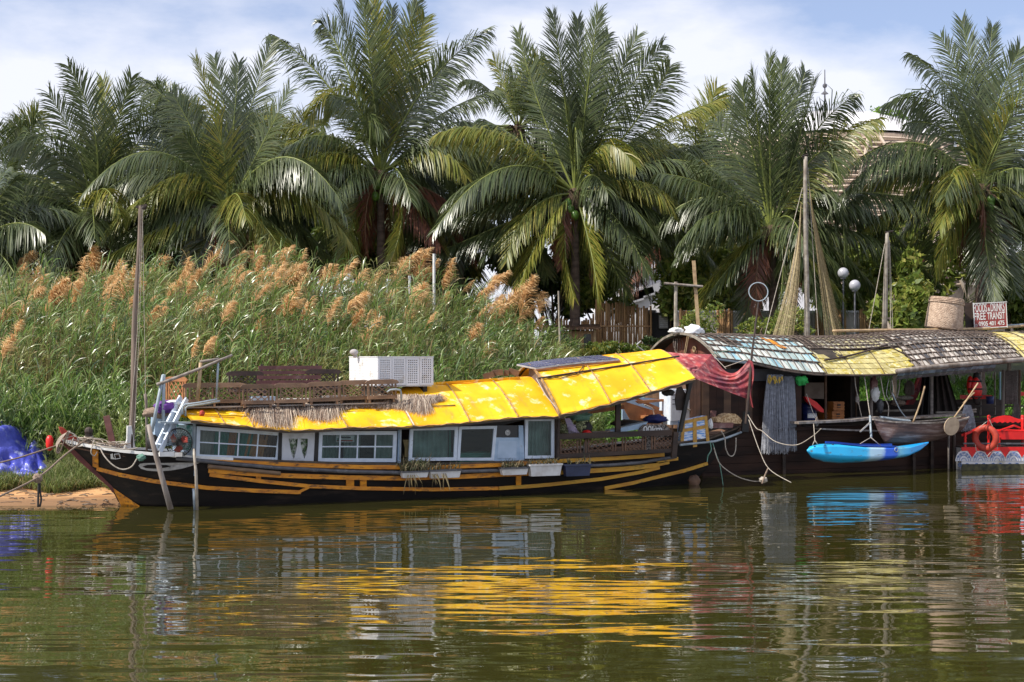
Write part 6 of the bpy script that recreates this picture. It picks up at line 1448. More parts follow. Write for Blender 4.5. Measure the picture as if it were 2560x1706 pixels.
# stern block, post, mat, railing pipes, ropes
b = MB(); b.slab([A.w(A.pt(x, y, .75)) for x, y in ((1779, 1058), (1834, 1057), (1832, 1070), (1781, 1071))], A.b * .3); b.build('stern_box', M['maroon'], None, label='reddish wooden box on the stern deck', cat='box')
b = MB(); b.bar(*wp(A, [(1781, 1047), (1784, 1027)], 1.2), .13, .13, (0, 1, 0)); b.build('stern_bitt', M['maroon'], None, label='short square post behind the stern box', cat='post')
dm = thing('mottled_float', 'tan mottled rounded cushion on the stern box', 'cushion', A.w(A.pt(1825, 1060, .9)), A.a); do = A.pt(1825, 1060, .9)
prof_ = [(1791, 1056), (1793, 1046), (1798, 1043), (1803, 1047), (1812, 1038), (1824, 1034), (1838, 1035), (1848, 1042), (1855, 1051), (1852, 1060), (1820, 1058)]
b = MB(); b.slab([A.pt(x, y, .8) - do for x, y in prof_], (0, .3, 0)); b.build('cushion', mat('tan_mottle', (0.66, 0.48, 0.27), (0.34, 0.2, 0.09), 22, .8, lo=.42, hi=.58), dm)
b = MB(); b.bar(*wp(A, [(1862, 1080), (1866, 1030)], .85), .16, .16, (0, 1, 0)); b.build('stern_post', M['black'], None, label='thick black post at the very stern', cat='post')
b = MB(); b.tube([A.w(A.pt(x, y, c_)) for x, y, c_ in ((1700, 1113, .12), (1787, 1104, .35), (1820, 1094, .55), (1853, 1081, .8))], .028, 7); b.build('stern_pipe', M['pipe'], None, smooth=True, label='pale blue pipe along the stern edge', cat='pipe')
rag(1776, 1060, .6, .06, .05, .12, M['white'], 'coil of white rope beside the stern box', 'rope', 20)
for (pts, c_, r, m_, lb) in (
    ([(1803, 1078), (1812, 1095), (1814, 1120), (1822, 1138), (1832, 1140), (1839, 1125), (1840, 1095)], .3, .014, 'rope', 'pale rope hanging in a long loop from the stern'),
    ([(1775, 1105), (1778, 1125), (1770, 1140), (1768, 1155)], .15, .014, 'rope_green', 'green frayed rope hanging from the stern rail'),
    ([(1782, 1108), (1790, 1135), (1800, 1165), (1808, 1215)], .0, .010, 'rope_green', 'thin green rope running down into the water at the stern'),
    ([(1785, 1120), (1800, 1160), (1840, 1190), (1880, 1203), (1905, 1203)], -.2, .012, 'rope', 'slack pale rope drooping to the water behind the stern'),
    ([(1868, 1035), (1890, 1070), (1905, 1078), (1940, 1105), (1990, 1113), (2030, 1092), (2053, 1072)], [.7, 0, -.3, -.8, -1.3, -1.9, -2.4], .010, 'rope', 'knotted rope swinging from the stern post to the houseboat'),
    ([(1872, 1050), (1900, 1130), (1925, 1175), (1978, 1207)], [.6, 0, -.4, -1.0], .010, 'rope', 'taut rope from the stern post down to the water'),
    ([(1920, 1172), (1912, 1190), (1905, 1210)], -.4, .02, 'rope_brown', 'weedy rope hanging below the taut stern rope')):
    wtube(curve(wp(A, pts, c_)), r, M[m_], lb, 'rope', 'rope', 5)
rag(1908, 1200, -.3, .10, .09, .07, M['rope'], 'pale clump of weed on the ropes at the waterline', 'weed', 21)
rag(1735, 1205, .6, .14, .10, .16, M['wood_brown'], 'brown rudder hub showing under the stern', 'rudder', 22)
# flower troughs
pm = {'w': mat('grey_white_planter', (0.66, 0.66, 0.66), (0.52, 0.5, 0.48), 6, .55, dirt=(0.25, 0.23, 0.2), damt=.34), 'b': mat('navy_planter', (0.03, 0.04, 0.09), None, 6, .4)}
TR = [((1006, 1072), 1182, 1196, 'w', 'white flower trough with long straggly stems, leftmost on the hull'), ((1076, 1153), 1179, 1197, 'w', 'white trough with sparse dry plants, second from the left'), ((1256, 1321), 1173, 1189, 'w', 'small white trough with brown dried grass under the door'),
      ((1326, 1405), 1165, 1192, 'w', 'larger white trough under the narrow window'), ((1414, 1478), 1165, 1192, 'b', 'dark blue trough at the open stern part')]
for i, ((xa, xb), ya, yb, mm, lb) in enumerate(TR):
    c_ = -.20; p = A.pt(xa, yb, c_); q = A.pt(xb, ya, c_); w_ = q.x - p.x; h_ = A.pt(xa, ya, c_).z - p.z; o_ = Vector((p.x + w_ / 2, c_ + .09, p.z))
    t = thing('flower_trough', lb, 'planter', A.w(o_), A.a, 'flower troughs along the hull'); b = MB(); W2, h2 = w_ / 2, .09
    vs = [(-W2 * .9, -h2 * .8, 0), (W2 * .9, -h2 * .8, 0), (W2 * .9, h2 * .8, 0), (-W2 * .9, h2 * .8, 0), (-W2, -h2, h_), (W2, -h2, h_), (W2, h2, h_), (-W2, h2, h_)]
    b.add(vs, [(3, 2, 1, 0), (0, 1, 5, 4), (1, 2, 6, 5), (2, 3, 7, 6), (3, 0, 4, 7), (4, 5, 6, 7)]); b.build('trough', pm[mm], t)
    b = MB()
    for (a_, c2_) in (((-W2 - .01, -h2 - .01), (W2 + .01, -h2 - .01)), ((W2 + .01, -h2 - .01), (W2 + .01, h2 + .01)), ((W2 + .01, h2 + .01), (-W2 - .01, h2 + .01)), ((-W2 - .01, h2 + .01), (-W2 - .01, -h2 - .01))): b.bar((*a_, h_ + .01), (*c2_, h_ + .01), .025, .035)
    b.build('rim', M['iron'] if i < 3 else pm[mm], t)
    rs = np.random.RandomState(i); n_ = (60, 24, 44, 26, 16)[i]; rt = np.stack([rs.uniform(-W2, W2, n_), rs.uniform(-h2, h2, n_), np.full(n_, h_)], 1)
    mm_ = leafmat('trough_plant', [(0.06, 0.08, 0.03), (0.16, 0.15, 0.08), (0.34, 0.27, 0.17)], .7, .2) if i == 0 else bpy.data.materials['trough_plant']
    blade_mass('plant', rt, mm_, .36 if i == 0 else .22, .016, 50 + i, t, up=1.2, lean=(0, -.15), per=3, kind='stuff')
    if i in (0, 1):
        rt = np.stack([rs.uniform(-W2, W2 * .4, 12), np.full(12, -h2 - .02), np.full(12, h_ - .05)], 1); blade_mass('stem', rt, M['reed_dry'], .34, .02, 70 + i, t, up=-.8, lean=(0.2, -.25), per=1, kind='stuff')
    if i == 0: leaf_cloud('leaves', [(0, 0, h_ + .14, W2, .12, .14)], 160, .035, M['leaf_dark'], t, 5)
# red awning between the boats
def awning(q, sagf, name, seed, n_=26, foldn=6, gather=None):
    def f(u, v):
        p = (q[0] * (1 - u) + q[1] * u) * (1 - v) + (q[3] * (1 - u) + q[2] * u) * v
        w = math.sin(u * math.pi) * sagf(v); a = .05 * math.sin((u * .6 + v) * foldn * 3.1 + seed) + .10 * mnoise.noise(Vector((u * 4 + seed, v * 5, 0)))
        return p + Vector((0, -a * (math.sin(v * math.pi) * .5 + .5) * (math.sin(u * math.pi) * .8 + .2), -w))
    b = MB(); b.grid(f, n_ * 2, n_); return b.build(name, M['red_cloth'], aw, smooth=True)
ao = P(1790, 950, 35.5); aw = thing('red_awning', 'torn faded red cloth hung between the yellow roof and the mat roof', 'awning', ao)
g = lambda x, y, Y: P(x, y, Y) - ao
awning([g(1655, 879, 35.6), g(1780, 886, 36.0), g(1740, 946, 34.6), g(1724, 942, 34.4)], lambda v: .02, 'cloth', 1, foldn=4)
awning([g(1700, 902, 35.0), g(1752, 915, 35.2), g(1735, 945, 34.5), g(1724, 941, 34.4)], lambda v: .02, 'cloth', 3, 14)
awning([g(1780, 886, 36.0), g(1874, 896, 35.6), g(1880, 1003, 35.5), g(1728, 943, 34.4)], lambda v: .42 * (1 - v) ** 1.2 + .0, 'cloth', 5, 30, 9)
b = MB(); b.grid(lambda u, v: g(1874 + 8 * u + 3 * math.sin(v * 7), 900 + 115 * v + 6 * u, 35.5 - .1 * u), 6, 20); b.build('torn_edge', M['red_cloth'], aw, smooth=True)
for p_, q_ in (((1780, 886, 36.0), (1815, 922, 35.6)), ((1812, 918, 35.5), (1872, 897, 35.5)), ((1780, 886, 36.0), (1876, 864, 37.0))):
    b = MB(); b.tube([g(*p_), g(*q_)], .008, 4); b.build('cord', M['rope_green'] if q_[1] == 864 else M['rope'], aw)
hoop = thing('hoop_on_pole', 'thin dark pole carrying a round wire hoop net at its top', 'hoop net', P(1872, 1075, 35.4)); h0 = P(1872, 1075, 35.4)
b = MB(); b.tube([P(x, y, Y) - h0 for x, y, Y in ((1864, 1060, 35.2), (1874, 960, 35.4), (1880, 880, 35.6), (1896, 756, 36.2))], [.03, .035, .03, .018], 7); b.build('pole', M['wood_dark'], hoop)
b = MB(); b.torus(P(1896, 730, 36.3) - h0, .24, .014, Matrix.Rotation(math.radians(78), 3, 'X'), 28, 6); b.build('hoop', M['pipe'], hoop)
print('part5 ok')
# ================================================================ houseboat with mat roofs
B = Frame(5.80, 37.3, 22)
hbt = thing('houseboat', 'brown houseboat with patched mat roofs of teal, yellow and grey', 'houseboat', M=B.M)
SL, SR = B.pt(1754, 1000, .15).x, B.pt(2700, 1100, .1).x
# hull: strakes
zdk = B.pt(1900, 1074, 0).z
for k in range(7):
    za, zb = -.35 + (zdk + .35) * k / 7, -.35 + (zdk + .35) * (k + 1) / 7 - .008
    fl = lambda z: .10 * (1 - max(0, z) / zdk) + .02
    b = MB(); sl = SL - .2 + .5 * (1 - k / 6) * .6
    pa = [(sl, fl(za), za), (SR, fl(za), za), (SR, 3.2, za), (sl + .2, 3.2, za)]; pb_ = [(sl - .05, fl(zb), zb), (SR, fl(zb), zb), (SR, 3.2, zb), (sl + .15, 3.2, zb)]
    b.add(pa + pb_, [(3, 2, 1, 0), (4, 5, 6, 7), (0, 1, 5, 4), (1, 2, 6, 5), (2, 3, 7, 6), (3, 0, 4, 7)]); b.build('strake', M['hull_brown'], hbt)
for px in (1960, 2285, 2330):
    p = B.pt(px, 1150, -.01); b = MB(); b.box((p.x, -.0, .55), (.09, .05, 1.1)); b.build('hull_rib', M['wood_dark'], hbt)
b = MB(); b.bar((SL, -.03, zdk), (SR, -.03, zdk), .10, .09); b.build('sheer_plank', M['hull_brown'], hbt)
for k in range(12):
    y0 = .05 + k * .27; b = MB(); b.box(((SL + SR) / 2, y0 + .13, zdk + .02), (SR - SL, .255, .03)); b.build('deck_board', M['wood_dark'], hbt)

RB = Roof([(1640, 868), (1700, 879), (1750, 887), (1788, 897), (1877, 908), (1960, 926), (2036, 936), (2079, 937), (2160, 938), (2241, 936), (2400, 918), (2560, 903), (2660, 896)],
          [(1600, 836), (1705, 837), (1850, 840), (1944, 844), (2050, 845), (2134, 842), (2238, 830), (2340, 829), (2437, 833), (2560, 829), (2660, 828)], -.35, 1.6, 2.1, B)
sx = lambda px, py, c: B.pt(px, py, c).x
sL = sx(1700, 838, 1.6); s1_ = sx(1944, 845, 1.6) * .5 + sx(2070, 933, -.35) * .5; s2_ = sx(2150, 842, 1.6) * .4 + sx(2299, 913, -.2) * .6; s3_ = sx(2440, 834, 1.6); s4_ = sx(2660, 900, 0)
base_m = mat('dark_mat_base', (0.06, 0.045, 0.035), (0.03, 0.025, 0.02), 6, .9)
def roof_base(a, c_, name='mat_section'):
    b = MB()
    def f(u, v): q = RB.p(a + (c_ - a) * u, v * 2, 0); return (q.x, q.y, q.z + .03 * math.sin(q.x * 2.3 + v * 6) * math.sin(v * 3.14 * 2))
    b.grid(f, 24, 26, th=(0, 0, -.03)); return b.build(name, base_m, hbt, smooth=True)
tm = [mat('teal_mat_patch', (0.50, 0.60, 0.58), (0.36, 0.50, 0.50), 6, .6, rnd=.15, dirt=(.30, .33, .30), damt=.36), mat('pale_mat_patch', (0.66, 0.68, 0.64), (0.50, 0.54, 0.50), 6, .6, rnd=.15, dirt=(.36, .34, .28), damt=.38),
      mat('cyan_mat_patch', (0.34, 0.56, 0.64), (0.26, 0.44, 0.52), 6, .6, rnd=.15)]
ym = [mat('yellow_grey_patch', (0.52, 0.47, 0.24), (0.40, 0.36, 0.24), 7, .7, rnd=.22, dirt=(.30, .26, .2), damt=.38), mat('olive_grey_patch', (0.44, 0.42, 0.34), (0.34, 0.31, 0.25), 7, .7, rnd=.2)]
gm = [mat('grey_patch', (0.50, 0.45, 0.40), (0.34, 0.30, 0.27), 7, .8, rnd=.3, dirt=(.15, .12, .1), damt=.38), mat('light_grey_patch', (0.62, 0.58, 0.52), (0.48, 0.44, 0.39), 7, .8, rnd=.25, dirt=(.2, .17, .15), damt=.34), mat('charcoal_patch', (0.10, 0.10, 0.11), (0.05, 0.05, 0.06), 7, .8)]
yy = [mat('mustard_weave_patch', (0.58, 0.47, 0.09), (0.44, 0.35, 0.07), 9, .55, rnd=.2, dirt=(.70, .66, .44), dscale=9, damt=.44), mat('faded_mustard_patch', (0.60, 0.53, 0.24), (0.46, 0.38, 0.14), 9, .6, rnd=.15)]
brown_l = mat('bamboo_lattice', (0.13, 0.095, 0.075), (0.06, 0.042, 0.035), 9, .8)
def cells(parent, a, c_, v0, v1, ns, nv, ms, gap=.10, lift=.02, skew=.0, slant=.12, seed=0, wts=None, curve_b=None):
    rg = random.Random(seed); wd = (c_ - a) / ns
    for j in range(nv):
        va, vb = v0 + (v1 - v0) * j / nv, v0 + (v1 - v0) * (j + 1) / nv
        for i in range(ns):
            xa = a + wd * (i + (.5 if j % 2 and slant == .5 else 0)); xb = xa + wd
            if xb > c_ + wd * .3: continue
            m_ = rg.choices(ms, wts)[0]; g_ = gap; dz = rg.uniform(0, .004); t = rg.uniform(-.003, .004)
            xa2, xb2 = xa + wd * g_ * rg.uniform(.4, .9), xb - wd * g_ * rg.uniform(.4, .9); dv = (vb - va) * g_ * .8
            q = [RB.p(xa2 + skew * wd, va + dv, lift + dz), RB.p(xb2 + skew * wd, va + dv, lift + dz + t), RB.p(xb2, vb - dv, lift + dz + t), RB.p(xa2, vb - dv, lift + dz)]
            b = MB(); b.slab(q, (0, .012, -.012)); b.build('patch', m_, parent)
def laths(parent, a, c_, v0, v1, nrow, ncol, r=.010, skew=0.0, seed=0, m=None):
    rg = random.Random(seed); m = m or brown_l
    for j in range(nrow + 1):
        v = v0 + (v1 - v0) * j / nrow; b = MB(); b.tube([RB.p(x, v + .004 * math.sin(x * 7 + j), .042 + .012 * math.sin(x * 3 + j * 2)) for x in np.linspace(a, c_, 14)], r * rg.uniform(.8, 1.3), 5, cap=False); b.build('lath', m, parent)
    for i in range(ncol + 1):
        x = a + (c_ - a) * i / ncol; b = MB(); b.tube([RB.p(x + skew * (1 - t), v0 + (v1 - v0) * t, .052) for t in np.linspace(0, 1, 9)], r * .9, 4, cap=False); b.build('lath', m, parent)
sec1 = roof_base(sL, s1_); sec1['label'] = 'teal and white patched section'
cells(sec1, sL + .03, s1_ - .02, .01, 1.05, 15, 7, tm, .09, skew=.5, seed=1, wts=[4, 4, 2]); laths(sec1, sL, s1_, .0, 1.05, 7, 15, .017, .10, 1, brown_l)
b = MB(); q = [RB.p(B.pt(x, y, .8).x, v, .06) for x, y, v in ((1905, 870, .66), (1925, 880, .60), (1945, 905, .36), (1930, 903, .36))]; b.slab(q, (0, .01, -.01)); b.build('patch', M['orange'], sec1)
sec2 = roof_base(s1_, s2_); sec2['label'] = 'yellow section under the grey lattice'
cells(sec2, s1_ + .02, s2_ - .02, .40, 1.08, 17, 8, ym, .13, seed=2, skew=.4); laths(sec2, s1_, s2_, .40, 1.08, 9, 17, .015, .05, 2)
cells(sec2, s1_ + .02, s2_ - .02, .0, .37, 15, 5, yy, .06, .012, seed=3, skew=.6)
for x in (.33, .66): b = MB(); b.tube([RB.p(s1_ + (s2_ - s1_) * x, v, .03) for v in np.linspace(0, .4, 6)], .010, 5); b.build('lath', brown_l, sec2)
sec3 = roof_base(s2_, s3_); sec3['label'] = 'weathered grey lattice section'
cells(sec3, s2_ + .02, s3_ - .02, .05, 1.08, 22, 12, gm, .15, seed=4, skew=.4, wts=[4, 4, 1]); laths(sec3, s2_, s3_, .05, 1.08, 12, 22, .016, .05, 3, brown_l)
sec4 = roof_base(s3_, s4_); sec4['label'] = 'yellow section at the right edge'
cells(sec4, s3_ + .02, s4_ - .02, .05, 1.05, 10, 8, yy, .06, .012, seed=5, skew=.5, wts=None)
for x in (.12, .45, .8): b = MB(); b.tube([RB.p(s3_ + (s4_ - s3_) * x, v, .03) for v in np.linspace(0, 1.05, 12)], .014, 5); b.build('lath', brown_l, sec4)
# blue grey flap hanging below the log
fl_ = hbt; flapm = [mat('blue_grey_flap', (0.16, 0.22, 0.28), (0.08, 0.10, 0.13), 6, .6, rnd=.3), mat('dark_flap', (0.10, 0.10, 0.11), (0.05, 0.05, 0.05), 6, .7, rnd=.3)]
for i in range(16):
    for j in range(2):
        xa = sx(2250, 932, -.5) + i * .205; z_ = float(np.interp(xa, [sx(2250, 930, -.5), sx(2400, 918, -.5), sx(2560, 905, -.5)], [B.pt(2250, 932, -.5).z, B.pt(2400, 919, -.5).z, B.pt(2560, 905, -.5).z])) - j * .10
        b = MB(); b.slab([(xa, -.46 + j * .07, z_), (xa + .19, -.46 + j * .07, z_), (xa + .19, -.40 + j * .07, z_ - .085), (xa, -.40 + j * .07, z_ - .085)], (0, .01, 0)); b.build('flap_patch', flapm[(i * 2 + j) % 2], fl_)
def log(pts, c_, r, m, name='log'):
    b = MB(); b.tube(curve([B.pt(x, y, c_) for x, y in pts], 4), r, 8); return b.build(name, m, hbt, smooth=True)
def rlog(pts, off, r, m, name='log'):
    b = MB(); b.tube(curve([RB.hit(x, y, off)[0] for x, y in pts], 4), r, 7); return b.build(name, m, hbt, smooth=True)
log([(2241, 929), (2330, 918), (2440, 909), (2520, 902), (2600, 897)], -.50, .065, M['wood_grey'])
rlog([(2060, 905), (2110, 897), (2160, 884), (2216, 867)], .06, .028, M['wood_dark'], 'roof_pole'); rlog([(2216, 867), (2260, 888), (2299, 914)], .04, .018, M['wood_dark'], 'roof_pole')
rlog([(2200, 868), (2300, 855), (2400, 849), (2470, 850)], .06, .018, M['greypole'], 'roof_pole')
log([(1877, 909), (1960, 927), (2036, 937), (2079, 938), (2160, 939), (2241, 936)], -.37, .022, brown_l, 'eave_pole'); log([(1760, 892), (1800, 899), (1877, 909)], -.34, .035, M['pipe'], 'eave_pipe')
b = MB(); b.strip([RB.p(sL - .02, v, .03) for v in np.linspace(0, 2, 26)], .06, .04, (1, 0, 0)); b.build('arch_edge', M['bamboo_grey'], hbt)
for (pts, r, m_, lb) in (([(2082, 828), (2200, 826), (2340, 825), (2480, 821), (2560, 815), (2600, 811)], .042, 'bamboo', 'long bamboo pole lying along the ridge of the mat roof'),
                         ([(2400, 826), (2480, 817), (2560, 811)], .02, 'pipe', 'thin blue grey pipe on the ridge under the red sign')):
    wtube(curve(wp(B, pts, 1.5), 4), r, M[m_], lb, 'pole', 'ridge_pole')
# arch end: red brown wall with a coil of wire, planked end wall below
rw = mat('red_brown_board', (0.20, 0.065, 0.04), (0.12, 0.04, 0.028), 3, .7)
b = MB(); n = 20; ap = [RB.p(sL + .30, v, -.05) for v in np.linspace(0.02, 1.98, n)]; b.add([Vector((sL + .30, 1.6, 1.9))] + ap, [(0, i + 1, i + 2) for i in range(n - 1)] + [(0, n, n), ][:0]); b.build('arch_wall', rw, hbt)
for k in range(5):
    b = MB(); q = B.pt(1672, 866, 2.1); b.torus((sL + .18, 2.0 + .05 * k, q.z + .02 * k), .24 - .02 * k, .008, Matrix.Rotation(1.57, 3, 'Y') @ Matrix.Rotation(.2 * k, 3, 'X'), 20, 4); b.build('wire_coil', M['wood_grey'], hbt)
b = MB(); b.torus((sL + .24, 1.25, 3.28), .07, .022, Matrix.Rotation(1.57, 3, 'Y'), 16, 6); b.build('hanging_ring', M['bamboo'], hbt)
for y in (1.05, 1.13): b = MB(); b.tube([(sL - .04, y, 3.62), (sL - .12, y + .12, 2.9)], .012, 5); b.build('cord', M['bamboo'], hbt)
for i in range(16):
    y = .15 + i * .195; b = MB(); b.box((SL - .02, y + .09, zdk + .85), (.03, .185, 1.72)); b.build('wall_plank', M['wood_brown'] if i > 2 else M['hull_brown'], hbt)  # end wall mostly in the lighter brown, coloured as if sunlit
sW = sx(1998, 1000, .15); i = 0; x = SL
while x < sW:
    ztop = RB.p(x, 0).z + .10; b = MB(); b.box((x + .11, .15, (zdk + ztop) / 2), (.21, .03, ztop - zdk)); b.build('wall_plank', M['hull_brown'] if i % 3 else M['wood_brown'], hbt); x += .215; i += 1  # near wall mostly in the darker brown, coloured as if shaded
b = MB(); b.box(((SL + sW) / 2, .10, zdk + 1.42), (sW - SL, .05, .32)); b.build('grey_header', mat('dark_grey_board', (0.09, 0.085, 0.09), None, 3, .8), hbt)
# back wall of the dark room, openings to the right
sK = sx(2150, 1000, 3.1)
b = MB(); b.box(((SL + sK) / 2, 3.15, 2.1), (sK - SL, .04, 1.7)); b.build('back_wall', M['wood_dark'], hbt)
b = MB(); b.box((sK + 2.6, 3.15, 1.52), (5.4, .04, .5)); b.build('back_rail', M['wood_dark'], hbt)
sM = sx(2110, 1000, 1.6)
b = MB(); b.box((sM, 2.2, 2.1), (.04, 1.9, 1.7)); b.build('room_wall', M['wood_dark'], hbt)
for (px, yt, yb, c_, w, m_) in ((1992, 925, 1055, .3, .10, 'wood_dark'), (2064, 935, 1055, .8, .07, 'wood_brown'), (2178, 943, 1050, .5, .09, 'wood_grey'), (2329, 940, 1046, .35, .09, 'greypole'), (2450, 930, 1060, 2.9, .09, 'wood_grey'),
                                (2487, 930, 1060, 2.8, .05, 'bamboo_grey'), (2508, 925, 1065, .9, .10, 'wood_grey'), (2549, 925, 1060, 1.2, .08, 'wood_brown'), (2140, 940, 1050, 2.9, .06, 'wood_brown'), (2306, 935, 1020, 2.9, .07, 'wood_dark')):
    b = MB(); b.tube([B.pt(px, yt, c_), B.pt(px, yb, c_)], w / 2, 7); b.build('post', M[m_], hbt)
b = MB(); b.bar(B.pt(2500, 930, 2.6), B.pt(2500, 1000, 2.6), .05, .04, (0, 1, 0)); b.build('teal_post', tm[2], hbt)
b = MB(); b.slab([B.pt(x, y, 1.2) for x, y in ((2012, 957), (2060, 957), (2060, 998), (2012, 996))], (0, .03, 0)); b.build('board', mat('tan_board', (0.26, 0.20, 0.16), (0.18, 0.13, 0.1), 4, .8), hbt)
# outboard shelf and platform
b = MB(); b.strip([B.pt(x, y, -.28) for x, y in ((1985, 1057), (2060, 1054), (2120, 1051), (2186, 1044))], .45, .06); b.build('platform_plank', M['wood_grey'], hbt)
b = MB(); b.strip([B.pt(x, y, -.22) for x, y in ((2040, 1072), (2110, 1075), (2186, 1077))], .3, .04); b.build('platform_plank', M['wood_grey'], hbt)
b = MB(); b.strip([B.pt(x, y, -.1) for x, y in ((2180, 1047), (2280, 1044), (2400, 1036))], .5, .05); b.build('platform_plank', M['wood_grey'], hbt)
b = MB(); b.tube([B.pt(2200, 1044, -.3), B.pt(2275, 1054, -.35)], .045, 8); b.build('grey_tube', M['pipe'], hbt)
for (xa, ya, xb, yb, c_, r) in ((2340, 1032, 2440, 1030, .8, .03), (2345, 1040, 2440, 1024, .6, .03), (2340, 1024, 2400, 1020, 1.5, .03), (2190, 1028, 2290, 1026, 1.5, .035)):
    b = MB(); b.tube([B.pt(xa, ya, c_), B.pt(xb, yb, c_)], r, 6); b.build('pole', M['bamboo_grey'], hbt)
for (xa, xb, y, c_) in ((2190, 2300, 1012, 2.4), (2340, 2450, 1010, 2.6), (2440, 2570, 1018, 2.0), (2430, 2570, 1042, 1.2)):
    b = MB(); b.slab([B.pt(xa, y, c_), B.pt(xb, y, c_), B.pt(xb, y, c_ + .4), B.pt(xa, y, c_ + .4)], (0, 0, .05)); b.build('bench_board', M['wood_dark'], hbt)

def TH(fr, px, py, c, name, label, cat, group=None, rz=None):
    p = fr.pt(px, py, c); return thing(name, label, cat, fr.w(p), fr.a if rz is None else rz, group), p
for (xa, xb, y, c_, th) in ((2395, 2600, 1046, 1.0, .9), (2340, 2600, 1058, .6, .5)):
    b = MB(); b.slab([B.pt(xa, y, c_), B.pt(xb, y - 2, c_), B.pt(xb, y + 30, c_), B.pt(xa, y + 32, c_)], (0, .04, 0)); b.build('side_board', M['wood_grey'] if th < .6 else M['wood_dark'], hbt)
t, o_ = TH(B, 2530, 1000, 1.9, 'dark_bunched_cloth', 'dark brown bunched cloth hanging behind the right net', 'cloth')
b = MB(); b.grid(lambda u, v: B.pt(2512 + 34 * u, 928 + 84 * v, 1.9 + .08 * math.sin(u * 20)) - o_, 22, 8); b.build('cloth', M['wood_dark'], t)
# goods aboard
dr, o_ = TH(B, 2022, 1052, .75, 'blue_drum', 'dark blue plastic drum with white label at the left bay', 'drum')
b = MB(); b.lathe([(0, 0), (.20, 0), (.215, .03), (.215, .16), (.225, .18), (.215, .2), (.215, .34), (.225, .36), (.215, .38), (.20, .47), (.1, .5), (0, .5)], 24); b.build('barrel', mat('navy_plastic', (0.012, 0.02, 0.10), None, 4, .35), dr, smooth=True)
b = MB(); b.grid(lambda u, v: (.222 * math.cos(-2.3 + u * 1.4), .222 * math.sin(-2.3 + u * 1.4), .08 + .12 * v), 10, 2); lb_ = b.build('label_sheet', M['white'], dr)
b = MB(); b.lathe([(0, .5), (.06, .5), (.06, .54), (0, .54)], 12); b.build('cap', M['white'], dr)
for i, (px, py, w, h, c_, lb) in enumerate(((2089, 1029, .36, .28, .85, 'upper orange brown bottle crate beside the blue drum'), (2087, 1051, .40, .26, .8, 'lower orange brown bottle crate under the other'), (2062, 1052, .30, .24, 1.0, 'orange brown crate between the drum and the stacked crates'))):
    t, o_ = TH(B, px, py, c_, 'bottle_crate', lb, 'crate', 'orange brown bottle crates'); cm = bpy.data.materials.get('crate_plastic') or mat('crate_plastic', (0.42, 0.15, 0.03), (0.30, 0.10, 0.02), 5, .5)
    b = MB(); b.box((0, 0, .02), (w, .3, .03)); 
    for (sx_, sy_) in ((-1, 0), (1, 0), (0, -1), (0, 1)):
        b.box((sx_ * (w / 2 - .01), sy_ * .14, h * .5), (w if sy_ else .02, .02 if sy_ else .3, h - .02))
    b.build('box', cm, t)
    for k in range(3): b = MB(); b.box((0, -.165, h * (.2 + .3 * k)), (w * .98, .02, .03)); b.build('rib', cm, t)
    b = MB(); b.box((0, -.162, h * .55), (.10, .015, .10)); b.build('mark', M['wood_dark'], t)
t, o_ = TH(B, 2037, 1012, .4, 'red_slab', 'bright red long float leaning against the blue drum', 'float')
b = MB(); b.slab([B.pt(x, y, .38) - o_ for x, y in ((2013, 992), (2020, 993), (2042, 1006), (2059, 1024), (2060, 1032), (2050, 1030), (2030, 1014), (2018, 1003))], (0, .12, 0)); b.build('float_body', M['red'], t)
for (px, py, c_, lb, col_, sx_, sz_) in ((2188, 985, .3, 'white and blue cap hanging from the roof', 'white', .12, .2), (2185, 962, .35, 'reddish cloth hanging above the white cap', 'maroon', .10, .22), (2200, 1015, .5, 'dark blue cloth hanging below the cap', 'iron', .09, .2)):
    rag(px, py, c_, sx_, .08, sz_, M[col_], lb, 'cloth', px, B, 'hanging_cloth')
gn = rag(2004, 952, -.2, .16, .13, .13, mat('green_net', (0.03, 0.42, 0.08), (0.02, 0.3, 0.05), 8, .7), 'bright green bundle of netting under the teal roof edge', 'net', 31, B, 'green_bundle', .5)
